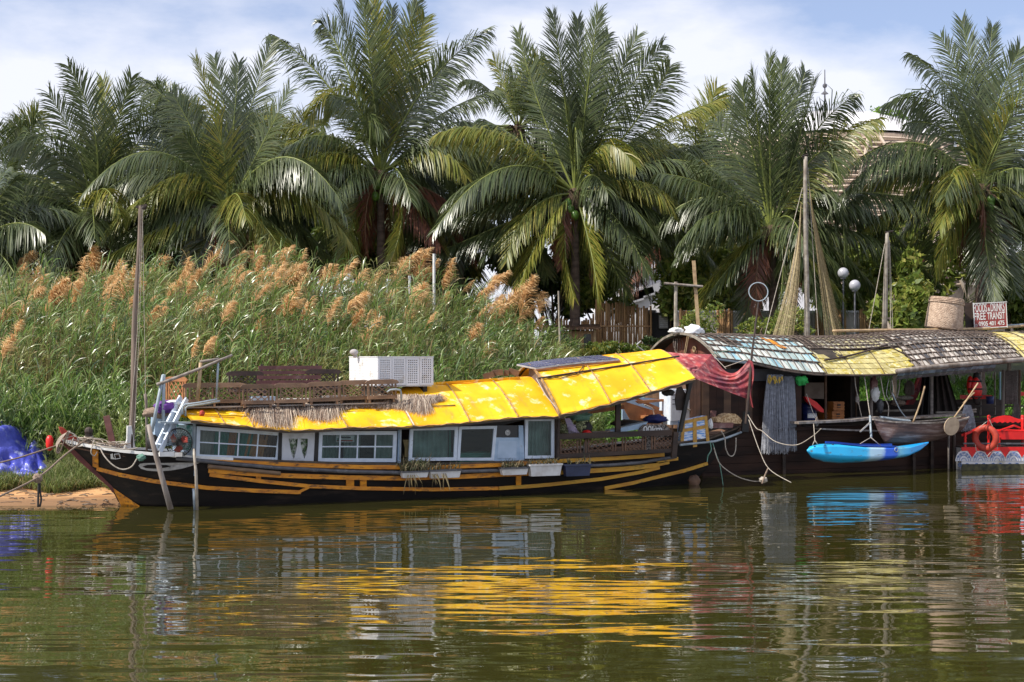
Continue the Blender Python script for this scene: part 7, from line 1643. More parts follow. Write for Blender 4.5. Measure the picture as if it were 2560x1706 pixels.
# hanging pale nets with yellow cork tops
def netdrape(px0, px1, ytop, ybot, c, n_, m, label, name, fr=B, flare=1.0, cork=False, narrow=None, cat='net', r=.004, hr=5):
    t, o_ = TH(fr, (px0 + px1) / 2, ybot, c, name, label, cat); rg = random.Random(int(px0)); b = MB()
    for k in range(n_):
        u = (k + rg.random()) / n_; xt = (px0 + px1) / 2 + (u - .5) * (px1 - px0) * (narrow if narrow else .9); xb = px0 + (px1 - px0) * u; yb = ybot - rg.uniform(0, 14) * (ybot - ytop) / 160; dc = rg.uniform(-.12, .12)
        b.tube([fr.pt(xt, ytop + rg.uniform(0, 6), c + dc * .6) - o_, fr.pt(xt * .55 + xb * .45 + rg.uniform(-2, 2), ytop * .6 + yb * .4, c + dc) - o_, fr.pt(xb + rg.uniform(-2, 2), yb, c + dc) - o_], r * rg.uniform(.6, 1.6), 3, cap=False)
    o = b.build('net_strands', m, t); o['kind'] = 'stuff'
    b = MB()
    for j in range(hr):
        y = ytop + (ybot - ytop) * (j + 1) / (hr + 1); f = (narrow if narrow else .9) * (1 - (j + 1) / (hr + 1)) + (j + 1) / (hr + 1)
        b.tube([fr.pt((px0 + px1) / 2 + (u - .5) * (px1 - px0) * f, y + 3 * math.sin(u * 9 + j), c - .13 + .02 * math.sin(u * 20)) - o_ for u in np.linspace(0, 1, 9)], r * .8, 3)
    b.build('net_cords', m, t)
    if cork:
        for k in range(26): b = MB(); q = fr.pt(px0 + (px1 - px0) * (.22 + .55 * rg.random()), ytop + rg.uniform(2, 16), c - .12 - rg.random() * .1) - o_; b.tube([q, q + Vector((rg.uniform(-.05, .05), -.02, -.09))], .014, 5); b.build('cork_float', corkm, t)
    return t
corkm = mat('yellow_cork', (0.60, 0.42, 0.06), (0.45, 0.28, 0.04), 9, .7)
netdrape(1902, 1974, 936, 1138, -.12, 170, M['straw_net'], 'thick pale grey fishing net hanging with yellow floats below the teal roof', 'hanging_net', flare=1, cork=True, narrow=.55, r=.0045)
netdrape(1955, 1992, 940, 1132, -.02, 110, M['straw_net'], 'thinner grey fishing net hanging right of the thick one', 'hanging_net', narrow=.7, r=.004)
netdrape(2398, 2440, 1012, 1080, -.15, 110, M['straw_net'], 'grey net heap hanging beside the dugout stern', 'hanging_net', narrow=.4, r=.005)
netdrape(2526, 2556, 1008, 1070, .4, 90, M['greypole'], 'grey net hanging behind the red bench back', 'hanging_net', narrow=.4, r=.005)
netdrape(2516, 2542, 925, 1012, .4, 90, M['greypole'], 'dark grey bunched net hanging right of the life jackets', 'hanging_net', narrow=1.2, r=.006)
dnm = mat('dark_brown_net', (0.045, 0.032, 0.026), (0.02, 0.015, 0.012), 9, .9)
t, o_ = TH(B, 2360, 1030, 1.0, 'dark_net_curtain', 'dark brown net curtain hanging in the middle bay', 'net')
b = MB(); b.grid(lambda u, v: B.pt(2334 + 36 * u - 4 * v + (34 * u * v), 938 + 96 * v, 1.0 + .08 * math.sin(u * 22)) - o_, 26, 8); b.build('curtain', dnm, t)
t, o_ = TH(B, 2316, 1030, 1.5, 'dark_tarp', 'black sheet hanging behind the bamboo stick', 'sheet')
b = MB(); b.grid(lambda u, v: B.pt(2306 + 26 * u - 14 * v * (1 - u), 938 + 105 * v, 1.5 + .06 * math.sin(u * 16)) - o_, 16, 6); b.build('sheet', M['black'], t)
b = MB(); b.slab([B.w(B.pt(x, y, 2.2)) for x, y in ((2300, 944), (2318, 944), (2284, 1012), (2266, 1012))], B.b * .06); b.build('red_ladder_board', M['red_cloth'], None, label='faded red board slanting in the middle bay', cat='board')
b = MB(); b.slab([B.w(B.pt(x, y, 2.15)) for x, y in ((2296, 944), (2302, 944), (2270, 1012), (2264, 1012))], B.b * .06); b.build('red_rail', M['red'], None, label='bright red slanting rail beside the faded red board', cat='rail')
rag(2273, 972, 1.9, .16, .12, .22, M['wood_grey'], 'grey stack of hats hanging left of the red rail', 'hats', 33, B, 'hat_stack', .2); rag(2262, 995, 1.9, .26, .12, .07, M['rope'], 'pale straw hat rim under the hat stack', 'hat', 34, B, 'straw_hat', .15)
rag(2245, 1008, 1.4, .20, .12, .09, M['rope_brown'], 'tangle of brown cords beside the hats', 'cord', 35, B, 'cord_tangle', .5)
# life jackets
lj, o_ = TH(B, 2440, 1010, .5, 'life_jackets', 'bundle of red life jackets with black straps hanging under the roof', 'life jackets')
for k, (dx, dz, w, h) in enumerate(((0, .32, .17, .5), (.12, .28, .12, .42), (-.12, .40, .10, .45))):
    b = MB(); b.ball((dx, .05 * k, dz + .12), 1, 14, 10, (w, .10, h * .62)); b.build('jacket', M['red'], lj, smooth=True)
for k in range(3): b = MB(); b.torus((0, .03, .20 + .22 * k), .18, .022, Matrix.Diagonal((1.15, .75, 1)).to_3x3(), 18, 5); b.build('strap', M['black'], lj)
b = MB(); b.ball((.10, .1, .45), 1, 12, 8, (.15, .12, .5)); b.build('black_backing', M['black'], lj, smooth=True)
# pulleys, ropes, sticks hanging under the roof
def puff(px, py, c, lb): 
    t, o_ = TH(B, px, py, c, 'pulley_block', lb, 'pulley', 'grey pulley blocks'); b = MB(); b.slab([(0, 0, .16), (-.045, 0, .05), (-.045, 0, -.05), (0, 0, -.10), (.05, 0, -.05), (.045, 0, .05)], (0, .05, 0)); b.build('block', M['wood_grey'], t); b = MB(); b.box((0, .025, -.03), (.03, .07, .03)); b.build('pin', M['iron'], t)
puff(2145, 1000, -.1, 'grey wooden pulley block hanging at the dark bay'); puff(2043, 1057, -.35, 'grey wooden pulley block in front of the blue drum')
for (pts, c_, r, m_, lb) in (
    ([(2137, 942), (2139, 965), (2145, 995)], -.15, .012, 'rope', 'pale rope holding the upper pulley block'), ([(2146, 1006), (2150, 1025), (2155, 1046)], -.1, .012, 'rope', 'pale rope running down from the upper pulley block'),
    ([(2161, 942), (2168, 990), (2175, 1040)], [-.3, -.4, -.6], .013, 'rope', 'pale rope from the eave to the kayak tackle'), ([(2175, 1040), (2177, 1075), (2178, 1094)], [-.6, -.8, -.95], .03, 'pipe', 'wrapped blue grey tackle above the kayak'),
    ([(2177, 1094), (2150, 1110)], -1.1, .010, 'rope', 'left leg of the rope sling on the kayak'), ([(2177, 1094), (2205, 1118)], -1.2, .012, 'rope', 'right leg of the rope sling on the kayak'),
    ([(2016, 985), (2030, 1025), (2042, 1055)], [-.1, -.2, -.35], .010, 'rope', 'thin rope down to the lower pulley block'),
    ([(2034, 1060), (2036, 1085), (2037, 1101)], [-.5, -.8, -1.1], .011, 'rope', 'rope holding the left end of the kayak'), ([(2037, 1101), (2031, 1114)], -1.15, .011, 'rope', 'left fork of the rope at the kayak nose'), ([(2037, 1101), (2047, 1116)], -1.25, .011, 'rope', 'right fork of the rope at the kayak nose'),
    ([(2201, 942), (2210, 990), (2221, 1015), (2220, 1043)], -.2, .014, 'rope', 'grey rope hanging right of the white cap'), ([(2230, 942), (2226, 975), (2236, 1000)], .2, .016, 'wood_grey', 'pale stick dangling in the middle bay'),
    ([(2232, 985), (2250, 1025), (2272, 1052)], -.3, .016, 'pipe', 'grey strap slanting to the dugout edge'), ([(2250, 942), (2247, 975), (2241, 998)], .1, .018, 'wood_grey', 'thin grey branch hanging right of the dangling stick'),
    ([(2312, 966), (2300, 1010), (2282, 1058)], -.6, .025, 'bamboo', 'bamboo stick standing on the dugout edge'), ([(2222, 945), (2216, 985), (2224, 1000)], .6, .012, 'alu', 'shiny wire hooks hanging in the middle bay'),
    ([(2229, 945), (2232, 980), (2219, 1002)], .62, .012, 'alu', 'second shiny wire behind the hooks')):
    wtube(curve(wp(B, pts, c_), 4) if len(pts) > 2 else wp(B, pts, c_), r, M[m_], lb, 'rope' if m_ in ('rope', 'pipe') else 'stick', 'hanging_line', 6)
b = MB(); b.bar(*wp(B, [(2150, 1080), (2176, 1056)], -.9), .04, .03); b.build('pale_stick', M['alu'], None, label='pale short stick tied beside the kayak tackle', cat='stick')

# dugout canoe
dg, o_ = TH(B, 2290, 1108, -.85, 'dugout_canoe', 'dark weathered dugout canoe slung above the blue kayak', 'canoe')
top = [(2184, 1049), (2200, 1052), (2230, 1055), (2270, 1057), (2320, 1056), (2370, 1052), (2402, 1046), (2412, 1043)]; bot = [(2186, 1054), (2198, 1082), (2214, 1108), (2260, 1112), (2305, 1108), (2350, 1097), (2395, 1080), (2411, 1062)]
T_ = [B.pt(x, y, -.85) - o_ for x, y in top]; Bt = [B.pt(x, y, -.85) - o_ for x, y in bot]; Wd = [.03, .12, .26, .33, .36, .34, .26, .16]
def dug(u, v, ins=0.0):
    k = u * 7; i = min(int(k), 6); f = k - i; t = T_[i].lerp(T_[i + 1], f); bt_ = Bt[i].lerp(Bt[i + 1], f); w = Wd[i] * (1 - f) + Wd[i + 1] * f - ins
    a = (v - .5) * math.pi; hz = t.z - (t.z - bt_.z - ins) * math.cos(a) ** .8 if abs(math.cos(a)) > 1e-6 else t.z
    xx = t.x + (bt_.x - t.x) * max(0, math.cos(a)); return Vector((xx, w * math.sin(a), hz))
dm_ = mat('dugout_wood', (0.17, 0.095, 0.075), (0.06, 0.035, 0.03), 4, .75, .01, 12, stretch=(.35, 1, 2.5), dirt=(0.26, 0.21, 0.19), dscale=4, damt=.40)
b = MB(); b.grid(lambda u, v: dug(u, v), 42, 16); b.build('hull', dm_, dg, smooth=True); b = MB(); b.grid(lambda u, v: dug(.02 + .96 * u, v, .035), 42, 16); b.build('inner_hull', M['wood_dark'], dg, smooth=True)
for sgn in (0, 1): b = MB(); b.strip([dug(u, sgn) for u in np.linspace(0, 1, 30)], .05, .04); b.build('gunwale', M['wood_grey'], dg)
b = MB(); b.add([dug(1, v / 12) for v in range(13)], [tuple(range(13))]); b.build('transom', dm_, dg)
pd_, o_ = TH(B, 2380, 1087, -1.35, 'round_paddle', 'wooden paddle with round blade hung on the dugout stern', 'paddle')
b = MB(); b.slab([B.pt(2380 + 18.5 * math.cos(a) + 3 * math.sin(a), 1066 - 23 * math.sin(a), -1.35) - o_ for a in np.linspace(0, 6.1, 22)], (0, .03, 0)); b.build('blade', mat('pale_paddle_wood', (0.46, 0.35, 0.24), (0.34, 0.25, 0.17), 6, .7), pd_)
b = MB(); b.tube([B.pt(2384, 1046, -1.33) - o_, B.pt(2415, 1003, -1.2) - o_, B.pt(2445, 958, -1.1) - o_], .022, 7); b.build('shaft', M['bamboo'], pd_, smooth=True)
wtube(wp(B, [(2408, 1008), (2436, 982)], -.6), .02, M['bamboo'], 'second thin shaft behind the paddle shaft', 'stick', 'thin_shaft')
# kayak
ky, o_ = TH(B, 2160, 1157, -1.25, 'blue_kayak', 'cyan and blue plastic kayak hanging above the water on ropes', 'kayak')
ktop = [(2017, 1127), (2030, 1117), (2060, 1112), (2100, 1113), (2150, 1118), (2215, 1119), (2260, 1117), (2295, 1111), (2321, 1107)]
kmid = [(2017, 1128), (2032, 1133), (2060, 1138), (2100, 1141), (2150, 1142), (2215, 1140), (2260, 1134), (2298, 1122), (2321, 1108)]
kbot = [(2017, 1129), (2030, 1145), (2058, 1155), (2100, 1158), (2150, 1156), (2215, 1151), (2265, 1143), (2300, 1129), (2321, 1109)]
KT, KM, KB = [[B.pt(x, y, -1.25) - o_ for x, y in l] for l in (ktop, kmid, kbot)]; KW = [.01, .12, .27, .35, .37, .36, .28, .14, .01]
def seg(L_, u): k = u * (len(L_) - 1); i = min(int(k), len(L_) - 2); f = k - i; return (L_[i].lerp(L_[i + 1], f) if isinstance(L_[0], Vector) else L_[i] * (1 - f) + L_[i + 1] * f)
def kay(u, v):
    t, m_, b_2, w = seg(KT, u), seg(KM, u), seg(KB, u), seg(KW, u); a = v * 2 * math.pi    # 0 top centre, .25 near side, .5 keel
    if v <= .25: f = v / .25; z = t.z + (.015 * math.sin(f * 3.1)) ; y = -w * f * .9; z = t.z * 1.0 + .02 * (1 - f)
    elif v <= .4: f = (v - .25) / .15; y = -w * (.9 + .1 * f); z = t.z + (m_.z - t.z) * f
    elif v <= .5: f = (v - .4) / .1; y = -w * (1 - f) ** .8; z = m_.z + (b_2.z - m_.z) * f ** .7
    else: q = kay(u, 1 - v); return Vector((q.x, -q.y, q.z))
    return Vector((t.x, y, z))
km = mat('kayak_plastic', (0.03, 0.42, 0.80), None, 3, .28, coat=.3)
N_, L_ = km.node_tree.nodes, km.node_tree.links; bs_ = [n for n in N_ if n.type == 'BSDF_PRINCIPLED'][0]; tcn = N_.new('ShaderNodeTexCoord'); sxn = N_.new('ShaderNodeSeparateXYZ'); L_.new(tcn.outputs['Object'], sxn.inputs[0])
mrn = N_.new('ShaderNodeMapRange'); mrn.inputs['From Min'].default_value = KT[0].x; mrn.inputs['From Max'].default_value = KT[-1].x; nn = N_.new('ShaderNodeTexNoise'); nn.inputs['Scale'].default_value = 3
L_.new(tcn.outputs['Object'], nn.inputs[0]); an = N_.new('ShaderNodeMath'); an.operation = 'MULTIPLY_ADD'; an.inputs[1].default_value = .4; L_.new(nn.outputs['Fac'], an.inputs[0]); L_.new(sxn.outputs['X'], an.inputs[2]); L_.new(an.outputs[0], mrn.inputs['Value'])
rn = N_.new('ShaderNodeValToRGB'); els = rn.color_ramp.elements; els[0].position = 0.0; els[0].color = C(.02, .46, .85); els[1].position = 1.0; els[1].color = C(.01, .33, .80)
for p_, c_ in ((.46, (.02, .46, .85)), (.50, (.42, .66, .82)), (.60, (.40, .60, .78)), (.64, (.01, .10, .62)), (.72, (.01, .10, .62)), (.75, (.16, .52, .72)), (.85, (.01, .38, .82))): e = els.new(p_); e.color = C(*c_)
L_.new(mrn.outputs[0], rn.inputs[0]); n5 = N_.new('ShaderNodeTexNoise'); n5.inputs['Scale'].default_value = 5; n5.inputs['Detail'].default_value = 9; m5 = N_.new('ShaderNodeMapping'); m5.inputs['Scale'].default_value = (.8, 2, 3); L_.new(tcn.outputs['Object'], m5.inputs[0]); L_.new(m5.outputs[0], n5.inputs[0])
r5 = N_.new('ShaderNodeValToRGB'); r5.color_ramp.elements[0].position = .60; r5.color_ramp.elements[1].position = .74; L_.new(n5.outputs['Fac'], r5.inputs[0]); x5 = N_.new('ShaderNodeMixRGB'); L_.new(r5.outputs[0], x5.inputs[0]); L_.new(rn.outputs[0], x5.inputs[1]); x5.inputs[2].default_value = C(.10, .12, .12); L_.new(x5.outputs[0], bs_.inputs['Base Color'])
bs_.inputs['Roughness'].default_value = .38
b = MB(); b.grid(kay, 60, 40); b.build('shell', km, ky, smooth=True)
b = MB(); b.slab([Vector((seg(KT, u).x, s_ * seg(KW, u) * .62, seg(KT, u).z + .028)) for u, s_ in [(u, -1) for u in np.linspace(.36, .68, 8)] + [(u, 1) for u in np.linspace(.68, .36, 8)]], (0, 0, .006)); b.build('cockpit', mat('dark_blue_plastic', (0.01, 0.07, 0.42), None, 3, .4), ky)
b = MB(); b.strip([Vector((seg(KT, u).x, seg(KW, u) * .7, seg(KT, u).z + .05)) for u in np.linspace(.30, .70, 12)], .05, .05); b.build('cockpit_rim', bpy.data.materials['dark_blue_plastic'], ky)
for u in (.13, .22, .28): b = MB(); q = kay(u, .2); b.box(q + Vector((0, -.01, .01)), (.05, .03, .02)); b.build('cleat', M['iron'], ky)
b = MB(); q = kay(.64, .28); b.torus(q + Vector((0, -.02, 0)), .05, .012, Matrix.Rotation(1.5, 3, 'X'), 14, 5); b.build('side_handle', M['pipe'], ky)

# masts, nets, basket and sign on the roof
m2, o_ = TH(B, 2017, 850, 1.8, 'grey_mast', 'tall grey mast with yellow netting hanging beside it', 'mast'); q = B.pt(2013, 392, 1.8) - o_
b = MB(); b.tube([q * t + Vector((.015 * math.sin(t * 7), 0, 0)) for t in np.linspace(-.05, 1, 14)], [.085 - .03 * k / 13 for k in range(14)], 10); b.build('pole', M['bamboo_grey'], m2, smooth=True)
b = MB(); b.tube([q + Vector((-.10, 0, .0)), q + Vector((.08, 0, .06))], .03, 6); b.build('masthead', M['wood_dark'], m2)
for (xa, ya, xb, yb, r) in ((2006, 470, 1912, 838, .010), (2020, 420, 2046, 840, .010), (2023, 480, 2014, 840, .006), (1998, 560, 1975, 720, .006)):
    b = MB(); b.tube([B.pt(xa, ya, 1.8) - o_, B.pt(xb, yb, 1.7) - o_], r, 4); b.build('stay', M['rope'], m2)
m3, o_ = TH(B, 2211, 830, 1.8, 'bamboo_mast', 'shorter pale bamboo mast behind the long ridge pole', 'mast'); q = B.pt(2218, 580, 1.8) - o_
b = MB(); pts = []; rr = []
for k in range(8): pts += [q * (k / 8), q * ((k + .93) / 8)]; rr += [.085 - .004 * k, .078 - .004 * k]
b.tube(pts, rr, 10); b.build('pole', M['bamboo_grey'], m3, smooth=True)
b = MB(); b.tube([q + Vector((-.06, 0, -.02)), q + Vector((.2, 0, .03))], .03, 6); b.build('masthead', M['wood_dark'], m3)
for (xa, ya, xb, yb) in ((2212, 610, 2172, 826), (2223, 600, 2227, 826), (2224, 600, 2232, 826)): b = MB(); b.tube([B.pt(xa, ya, 1.8) - o_, B.pt(xb, yb, 1.7) - o_], .010, 4); b.build('stay', M['rope'], m3)
def mastnet(apex, b0, b1, kx, label, n_=42):
    t, o_ = TH(B, (b0 + b1) / 2, 842, 1.9, 'mast_net', label, 'net', 'yellow nets hanging beside the tall grey mast'); rg = random.Random(int(b0)); b = MB()
    for k in range(n_):
        u = (k + rg.random()) / n_; xb = b0 + (b1 - b0) * u; dc = 1.9 + .25 * math.sin(u * 9) ; pts = []
        for f in np.linspace(0, 1, 7):
            w = f ** 1.35; x = apex[0] + (xb - apex[0]) * w + kx * math.sin(f * 3.14) * (.6 + .4 * u); pts.append(B.pt(x, apex[1] + (842 - apex[1]) * f, 1.9 + (dc - 1.9) * f) - o_)
        b.tube(pts, .0044, 3, cap=False)
    o = b.build('net_strands', M['net_yellow'], t); o['kind'] = 'stuff'; b = MB()
    for j in range(34):
        f = .12 + .86 * j / 34; w = f ** 1.35; pts = []
        for u in np.linspace(0, 1, 8): xb = b0 + (b1 - b0) * u; pts.append(B.pt(apex[0] + (xb - apex[0]) * w + kx * math.sin(f * 3.14) * (.6 + .4 * u), apex[1] + (842 - apex[1]) * f + 4 * math.sin(u * 7 + j), 1.9 + .25 * math.sin(u * 9) * f) - o_)
        b.tube(pts, .004, 3, cap=False)
    o = b.build('net_cords', M['net_yellow'], t); o['kind'] = 'stuff'
mastnet((2003, 505), 1930, 1984, 4, 'left drape of yellow netting beside the tall grey mast'); mastnet((2024, 470), 2064, 2110, 6, 'right drape of yellow netting beside the tall grey mast')

bk, o_ = TH(B, 2358, 824, 1.75, 'woven_basket', 'large round woven basket standing tilted on the roof ridge', 'basket'); Yb = B.w(o_).y; pxm = FP / Yb; r0 = 44.5 / pxm; hh = 80 / pxm
bm = mat('basket_weave', (0.56, 0.42, 0.31), (0.40, 0.28, 0.20), 10, .8); TM = Matrix.Rotation(math.radians(7), 3, Vector((0, 1, 0)))
TM = Matrix.Rotation(-A.a, 3, 'Z') @ TM
N_, L_ = bm.node_tree.nodes, bm.node_tree.links; bs_ = [n for n in N_ if n.type == 'BSDF_PRINCIPLED'][0]; tcn = N_.new('ShaderNodeTexCoord'); vor = N_.new('ShaderNodeTexVoronoi'); vor.inputs['Scale'].default_value = 26; mpx = N_.new('ShaderNodeMapping'); mpx.inputs['Scale'].default_value = (1, 1, 1.7)
L_.new(tcn.outputs['Object'], mpx.inputs[0]); L_.new(mpx.outputs[0], vor.inputs['Vector']); bpn = N_.new('ShaderNodeBump'); bpn.inputs['Distance'].default_value = .02; bpn.invert = True; L_.new(vor.outputs['Distance'], bpn.inputs['Height']); L_.new(bpn.outputs[0], bs_.inputs['Normal'])
b = MB(); b.lathe([(0, 0), (r0 * .98, 0), (r0 * 1.03, .04), (r0 * 1.01, hh * .3), (r0 * .99, hh * .6), (r0 * .94, hh * .82), (r0 * .90, hh * .90), (r0 * .86, hh * .9), (r0 * .9, hh * .3), (0, .03)], 40, (0, 0, 0), TM); b.build('basket_body', bm, bk, smooth=True)
for z, rr_, t_ in ((hh * .83, r0 * .965, .022), (hh * .88, r0 * .955, .020), (hh * .93, r0 * .93, .022), (hh * .97, r0 * .90, .018), (hh * .04, r0 * 1.0, .018)): b = MB(); b.torus(TM @ Vector((0, 0, z)), rr_, t_, TM, 40, 6); b.build('rim_hoop', bm, bk, smooth=True)
# sign board with lettering
sg, o_ = TH(B, 2475, 821, 1.5, 'food_sign', 'red sign board reading FOODS & DRINKS FREE TRANSIT on the roof', 'sign', rz=0.0); so = B.w(o_); Yq = so.y; k_ = Yq / FP
sw, shh = 82 * k_, 62 * k_; tilt = Matrix.Rotation(math.radians(-3), 3, 'Y')
b = MB(); b.box((0, .10, shh / 2 + .02), (sw + .03, .20, shh + .04), tilt); b.build('sign_box', M['wood_dark'], sg)
b = MB(); b.box((-sw / 2 - .10, .14, shh / 2 + .02), (.22, .03, shh + .02), tilt); b.build('side_wing', M['wood_dark'], sg)
b = MB(); b.box((0, -.006, shh / 2 + .02), (sw, .012, shh), tilt); b.build('face', mat('maroon_sign_face', (0.22, 0.03, 0.028), (0.30, 0.06, 0.05), 4, .45), sg)
for z in (.02, shh + .02): b = MB(); b.box((0, -.02, z), (sw + .02, .02, .022), tilt); b.build('frame_strip', M['white'], sg)
for x in (-sw / 2, sw / 2): b = MB(); b.box((x, -.02, shh / 2 + .02), (.02, .018, shh), tilt); b.build('frame_strip', M['white'], sg)
def sign_line(body, x, z, size, sx_, off): text(body, size, M['white'], sg, tilt @ Vector((x, -.016, z)), rot=(math.radians(90), math.radians(-3), 0), off=off, sx=sx_, ex=.002)
def fit(body, wid, size):                   # horizontal scale that makes the line as wide as the board needs
    cu = bpy.data.curves.new('tmp', 'FONT'); cu.body = body; cu.size = size; ob = bpy.data.objects.new('tmp', cu); me = bpy.data.meshes.new_from_object(ob); w = max(v.co.x for v in me.vertices); bpy.data.objects.remove(ob); bpy.data.curves.remove(cu); bpy.data.meshes.remove(me); return wid / w
for body, z, size, wid, x in (('FOODS', .645, .36, .41, .02), ('&', .66, .16, .07, .455), ('DRINKS', .645, .36, .43, .54), ('FREE', .33, .30, .36, .02), ('TRANSIT', .33, .30, .54, .43), ('0905 401 475', .085, .18, .78, .16)):
    sign_line(body, -sw / 2 + sw * x, shh * z + .02, shh * size * 1.36, fit(body, sw * wid, shh * size * 1.36), .0035)
b = MB(); b.torus(tilt @ Vector((-sw / 2 + sw * .085, -.018, shh * .14)), .035, .005, Matrix.Rotation(1.57, 3, 'X'), 16, 4); b.build('phone_mark', M['white'], sg)
b = MB(); b.bar(tilt @ Vector((-sw / 2 + sw * .075, -.018, shh * .17)), tilt @ Vector((-sw / 2 + sw * .095, -.018, shh * .12)), .012, .008); b.build('phone_mark', M['white'], sg)
# crumpled white bag on the arch
rag(1735, 829, 1.5, .26, .25, .16, mat('white_plastic_bag', (0.82, 0.82, 0.84), (0.70, 0.70, 0.74), 5, .35), 'crumpled white plastic bag on top of the arched roof end', 'bag', 41, B, 'plastic_bag', .6)
rag(1690, 828, 1.7, .20, .2, .09, M['white'], 'pale rag on the left edge of the arched roof', 'rag', 42, B, 'pale_rag', .5)
b = MB(); b.tube([B.w(B.pt(x, y, 3.4)) for x, y in ((1612, 880), (1596, 868), (1592, 862), (1602, 853))], .02, 6); b.build('bent_tube', M['alu'], None, label='bent metal tube left of the arched roof end', cat='tube')
# white fridge and the small wooden boat between the boats
fg, o_ = TH(B, 1712, 1058, -.15 + .9, 'white_cabinet', 'white metal cabinet standing behind the yellow roof corner', 'cabinet'); k_ = B.w(o_).y / FP
b = MB(); b.box((.0, .3, .42), (.86, .6, .92)); b.build('cabinet_body', M['winframe'], fg)
b = MB(); b.box((-.25, -.012, .45), (.34, .02, .78)); b.build('door_panel', M['plastic_white'], fg); b = MB(); b.box((.18, -.012, .45), (.46, .02, .84)); b.build('door_panel', M['plastic_white'], fg)
for z in (.62, .50, .74): b = MB(); b.box((-.25, -.028, z), (.26, .012, .02)); b.build('slot', M['iron'], fg)
b = MB(); b.tube(curve([Vector((.0, -.05, .40)), Vector((.15, -.06, .33)), Vector((.35, -.06, .34)), Vector((.55, -.1, .38))]), .02, 6); b.build('hose', M['rope'], fg)
sb, o_ = TH(B, 1640, 1062, 1.2, 'small_wooden_boat', 'small brown plank boat behind the open stern', 'boat'); wo2 = M['wood_orange']
for (pts, th) in ((((1551, 1004), (1562, 1002), (1596, 1050), (1580, 1055)), .06), (((1560, 1004), (1625, 1024), (1665, 1028), (1665, 1060), (1600, 1060)), .04), (((1588, 998), (1596, 996), (1650, 1020), (1645, 1028)), .05), (((1613, 1040), (1660, 1038), (1660, 1044), (1613, 1047)), .3), (((1590, 1003), (1660, 998), (1660, 1004), (1600, 1010)), .1)):
    b = MB(); b.slab([B.pt(x, y, 1.2 - th) - o_ for x, y in pts], (0, th, 0)); b.build('plank', wo2, sb)
b = MB(); b.slab([B.pt(x, y, 1.6) - o_ for x, y in ((1556, 1000), (1610, 994), (1660, 1000), (1660, 1050), (1556, 1050))], (0, .05, 0)); b.build('far_side', M['bluewood'], sb)
b = MB(); b.tube([B.pt(x, y, 1.05) - o_ for x, y in ((1612, 1012), (1630, 1020), (1635, 1035), (1634, 1050))], .018, 6); b.build('tiller', M['rope'], sb)

# ---- red decorated pontoon with bench and life ring
Cx = P(2404, 1172, 39.1); PF = Frame(Cx.x, 39.1, 3)
pn = thing('painted_pontoon', 'white and blue painted pontoon with red scalloped edge at the right', 'pontoon', M=PF.M); zt_ = PF.pt(2450, 1120, 0).z
b = MB(); b.box((1.6, .34, zt_ / 2 - .12), (3.2, .68, zt_ + .24)); b.build('hull', mat('pontoon_white', (0.74, 0.72, 0.72), (0.62, 0.60, 0.62), 3, .5, dirt=(0.40, 0.36, 0.28), damt=.35), pn)  # dirt also dulls the white as if shaded by the houseboat
b = MB(); b.box((1.6, -.018, zt_ - .03), (3.22, .036, .10)); b.build('red_band', M['red'], pn)
b = MB(); b.box((1.6, -.012, .08), (3.21, .03, .16)); b.build('mossy_waterline', mat('mossy_dark', (0.10, 0.09, 0.04), (0.03, 0.03, 0.02), 8, .8), pn)
bl = mat('blue_cloud_paint', (0.08, 0.16, 0.42), (0.14, 0.26, 0.50), 8, .5); w_ = .46
for i in range(7):
    cx_ = .05 + i * w_
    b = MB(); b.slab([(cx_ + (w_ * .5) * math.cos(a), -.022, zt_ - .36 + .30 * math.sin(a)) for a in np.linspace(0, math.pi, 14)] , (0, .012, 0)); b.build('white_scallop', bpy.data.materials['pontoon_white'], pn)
    b = MB()
    for rr_ in (.19, .13, .07): b.tube([(cx_ + rr_ * math.cos(a), -.035, zt_ - .36 + rr_ * 1.25 * math.sin(a)) for a in np.linspace(0, math.pi, 10)], .006, 4)
    for k in range(5): b.torus((cx_ - .15 + .075 * k, -.034, zt_ - .14 - .05 * abs(k - 2)), .024, .007, Matrix.Rotation(1.57, 3, 'X'), 10, 4)
    for k in range(3): b.torus((cx_ - .1 + .1 * k, -.016, zt_ - .46 - .03 * (k % 2)), .04, .010, Matrix.Rotation(1.57, 3, 'X'), 12, 4)
    b.build('cloud_lines', bl, pn)
    b = MB(); b.slab([(cx_ + w_ * .5 - .13, -.034, zt_ - .07), (cx_ + w_ * .5 + .13, -.034, zt_ - .07), (cx_ + w_ * .5, -.034, zt_ - .26)], (0, .01, 0)); b.build('red_point', M['red'], pn)
b = MB(); b.box((1.6, .34, zt_ + .015), (3.2, .68, .03)); b.build('deck', M['wood_dark'], pn)
b = MB(); b.bar((.05, .02, zt_ + .12), (3.2, .02, zt_ + .10), .04, .04); b.build('low_pipe', M['iron'], pn)
bn, o_ = TH(PF, 2520, 1118, .35, 'red_bench', 'bright red wooden bench with curved scalloped back on the pontoon', 'bench'); G = lambda x, y, c: PF.pt(x, y, c) - o_
tp_ = [(2474, 1050), (2482, 1047), (2495, 1042), (2512, 1039), (2525, 1040), (2538, 1045), (2548, 1048), (2562, 1047), (2590, 1039), (2610, 1042)]; bt2 = [(2610, 1058)] + [(2604 - k * 6.5, 1058 if k % 2 else 1054.5) for k in range(20)] + [(2474, 1056)]
b = MB(); b.slab([G(x, y, .55) for x, y in tp_ + bt2], (0, .05, 0)); b.build('back_board', M['red'], bn)
b = MB(); b.slab([G(x, y, .1) for x, y in ((2494, 1079), (2620, 1079), (2620, 1099), (2504, 1099))], (0, .04, 0)); b.build('seat_front', M['red'], bn)
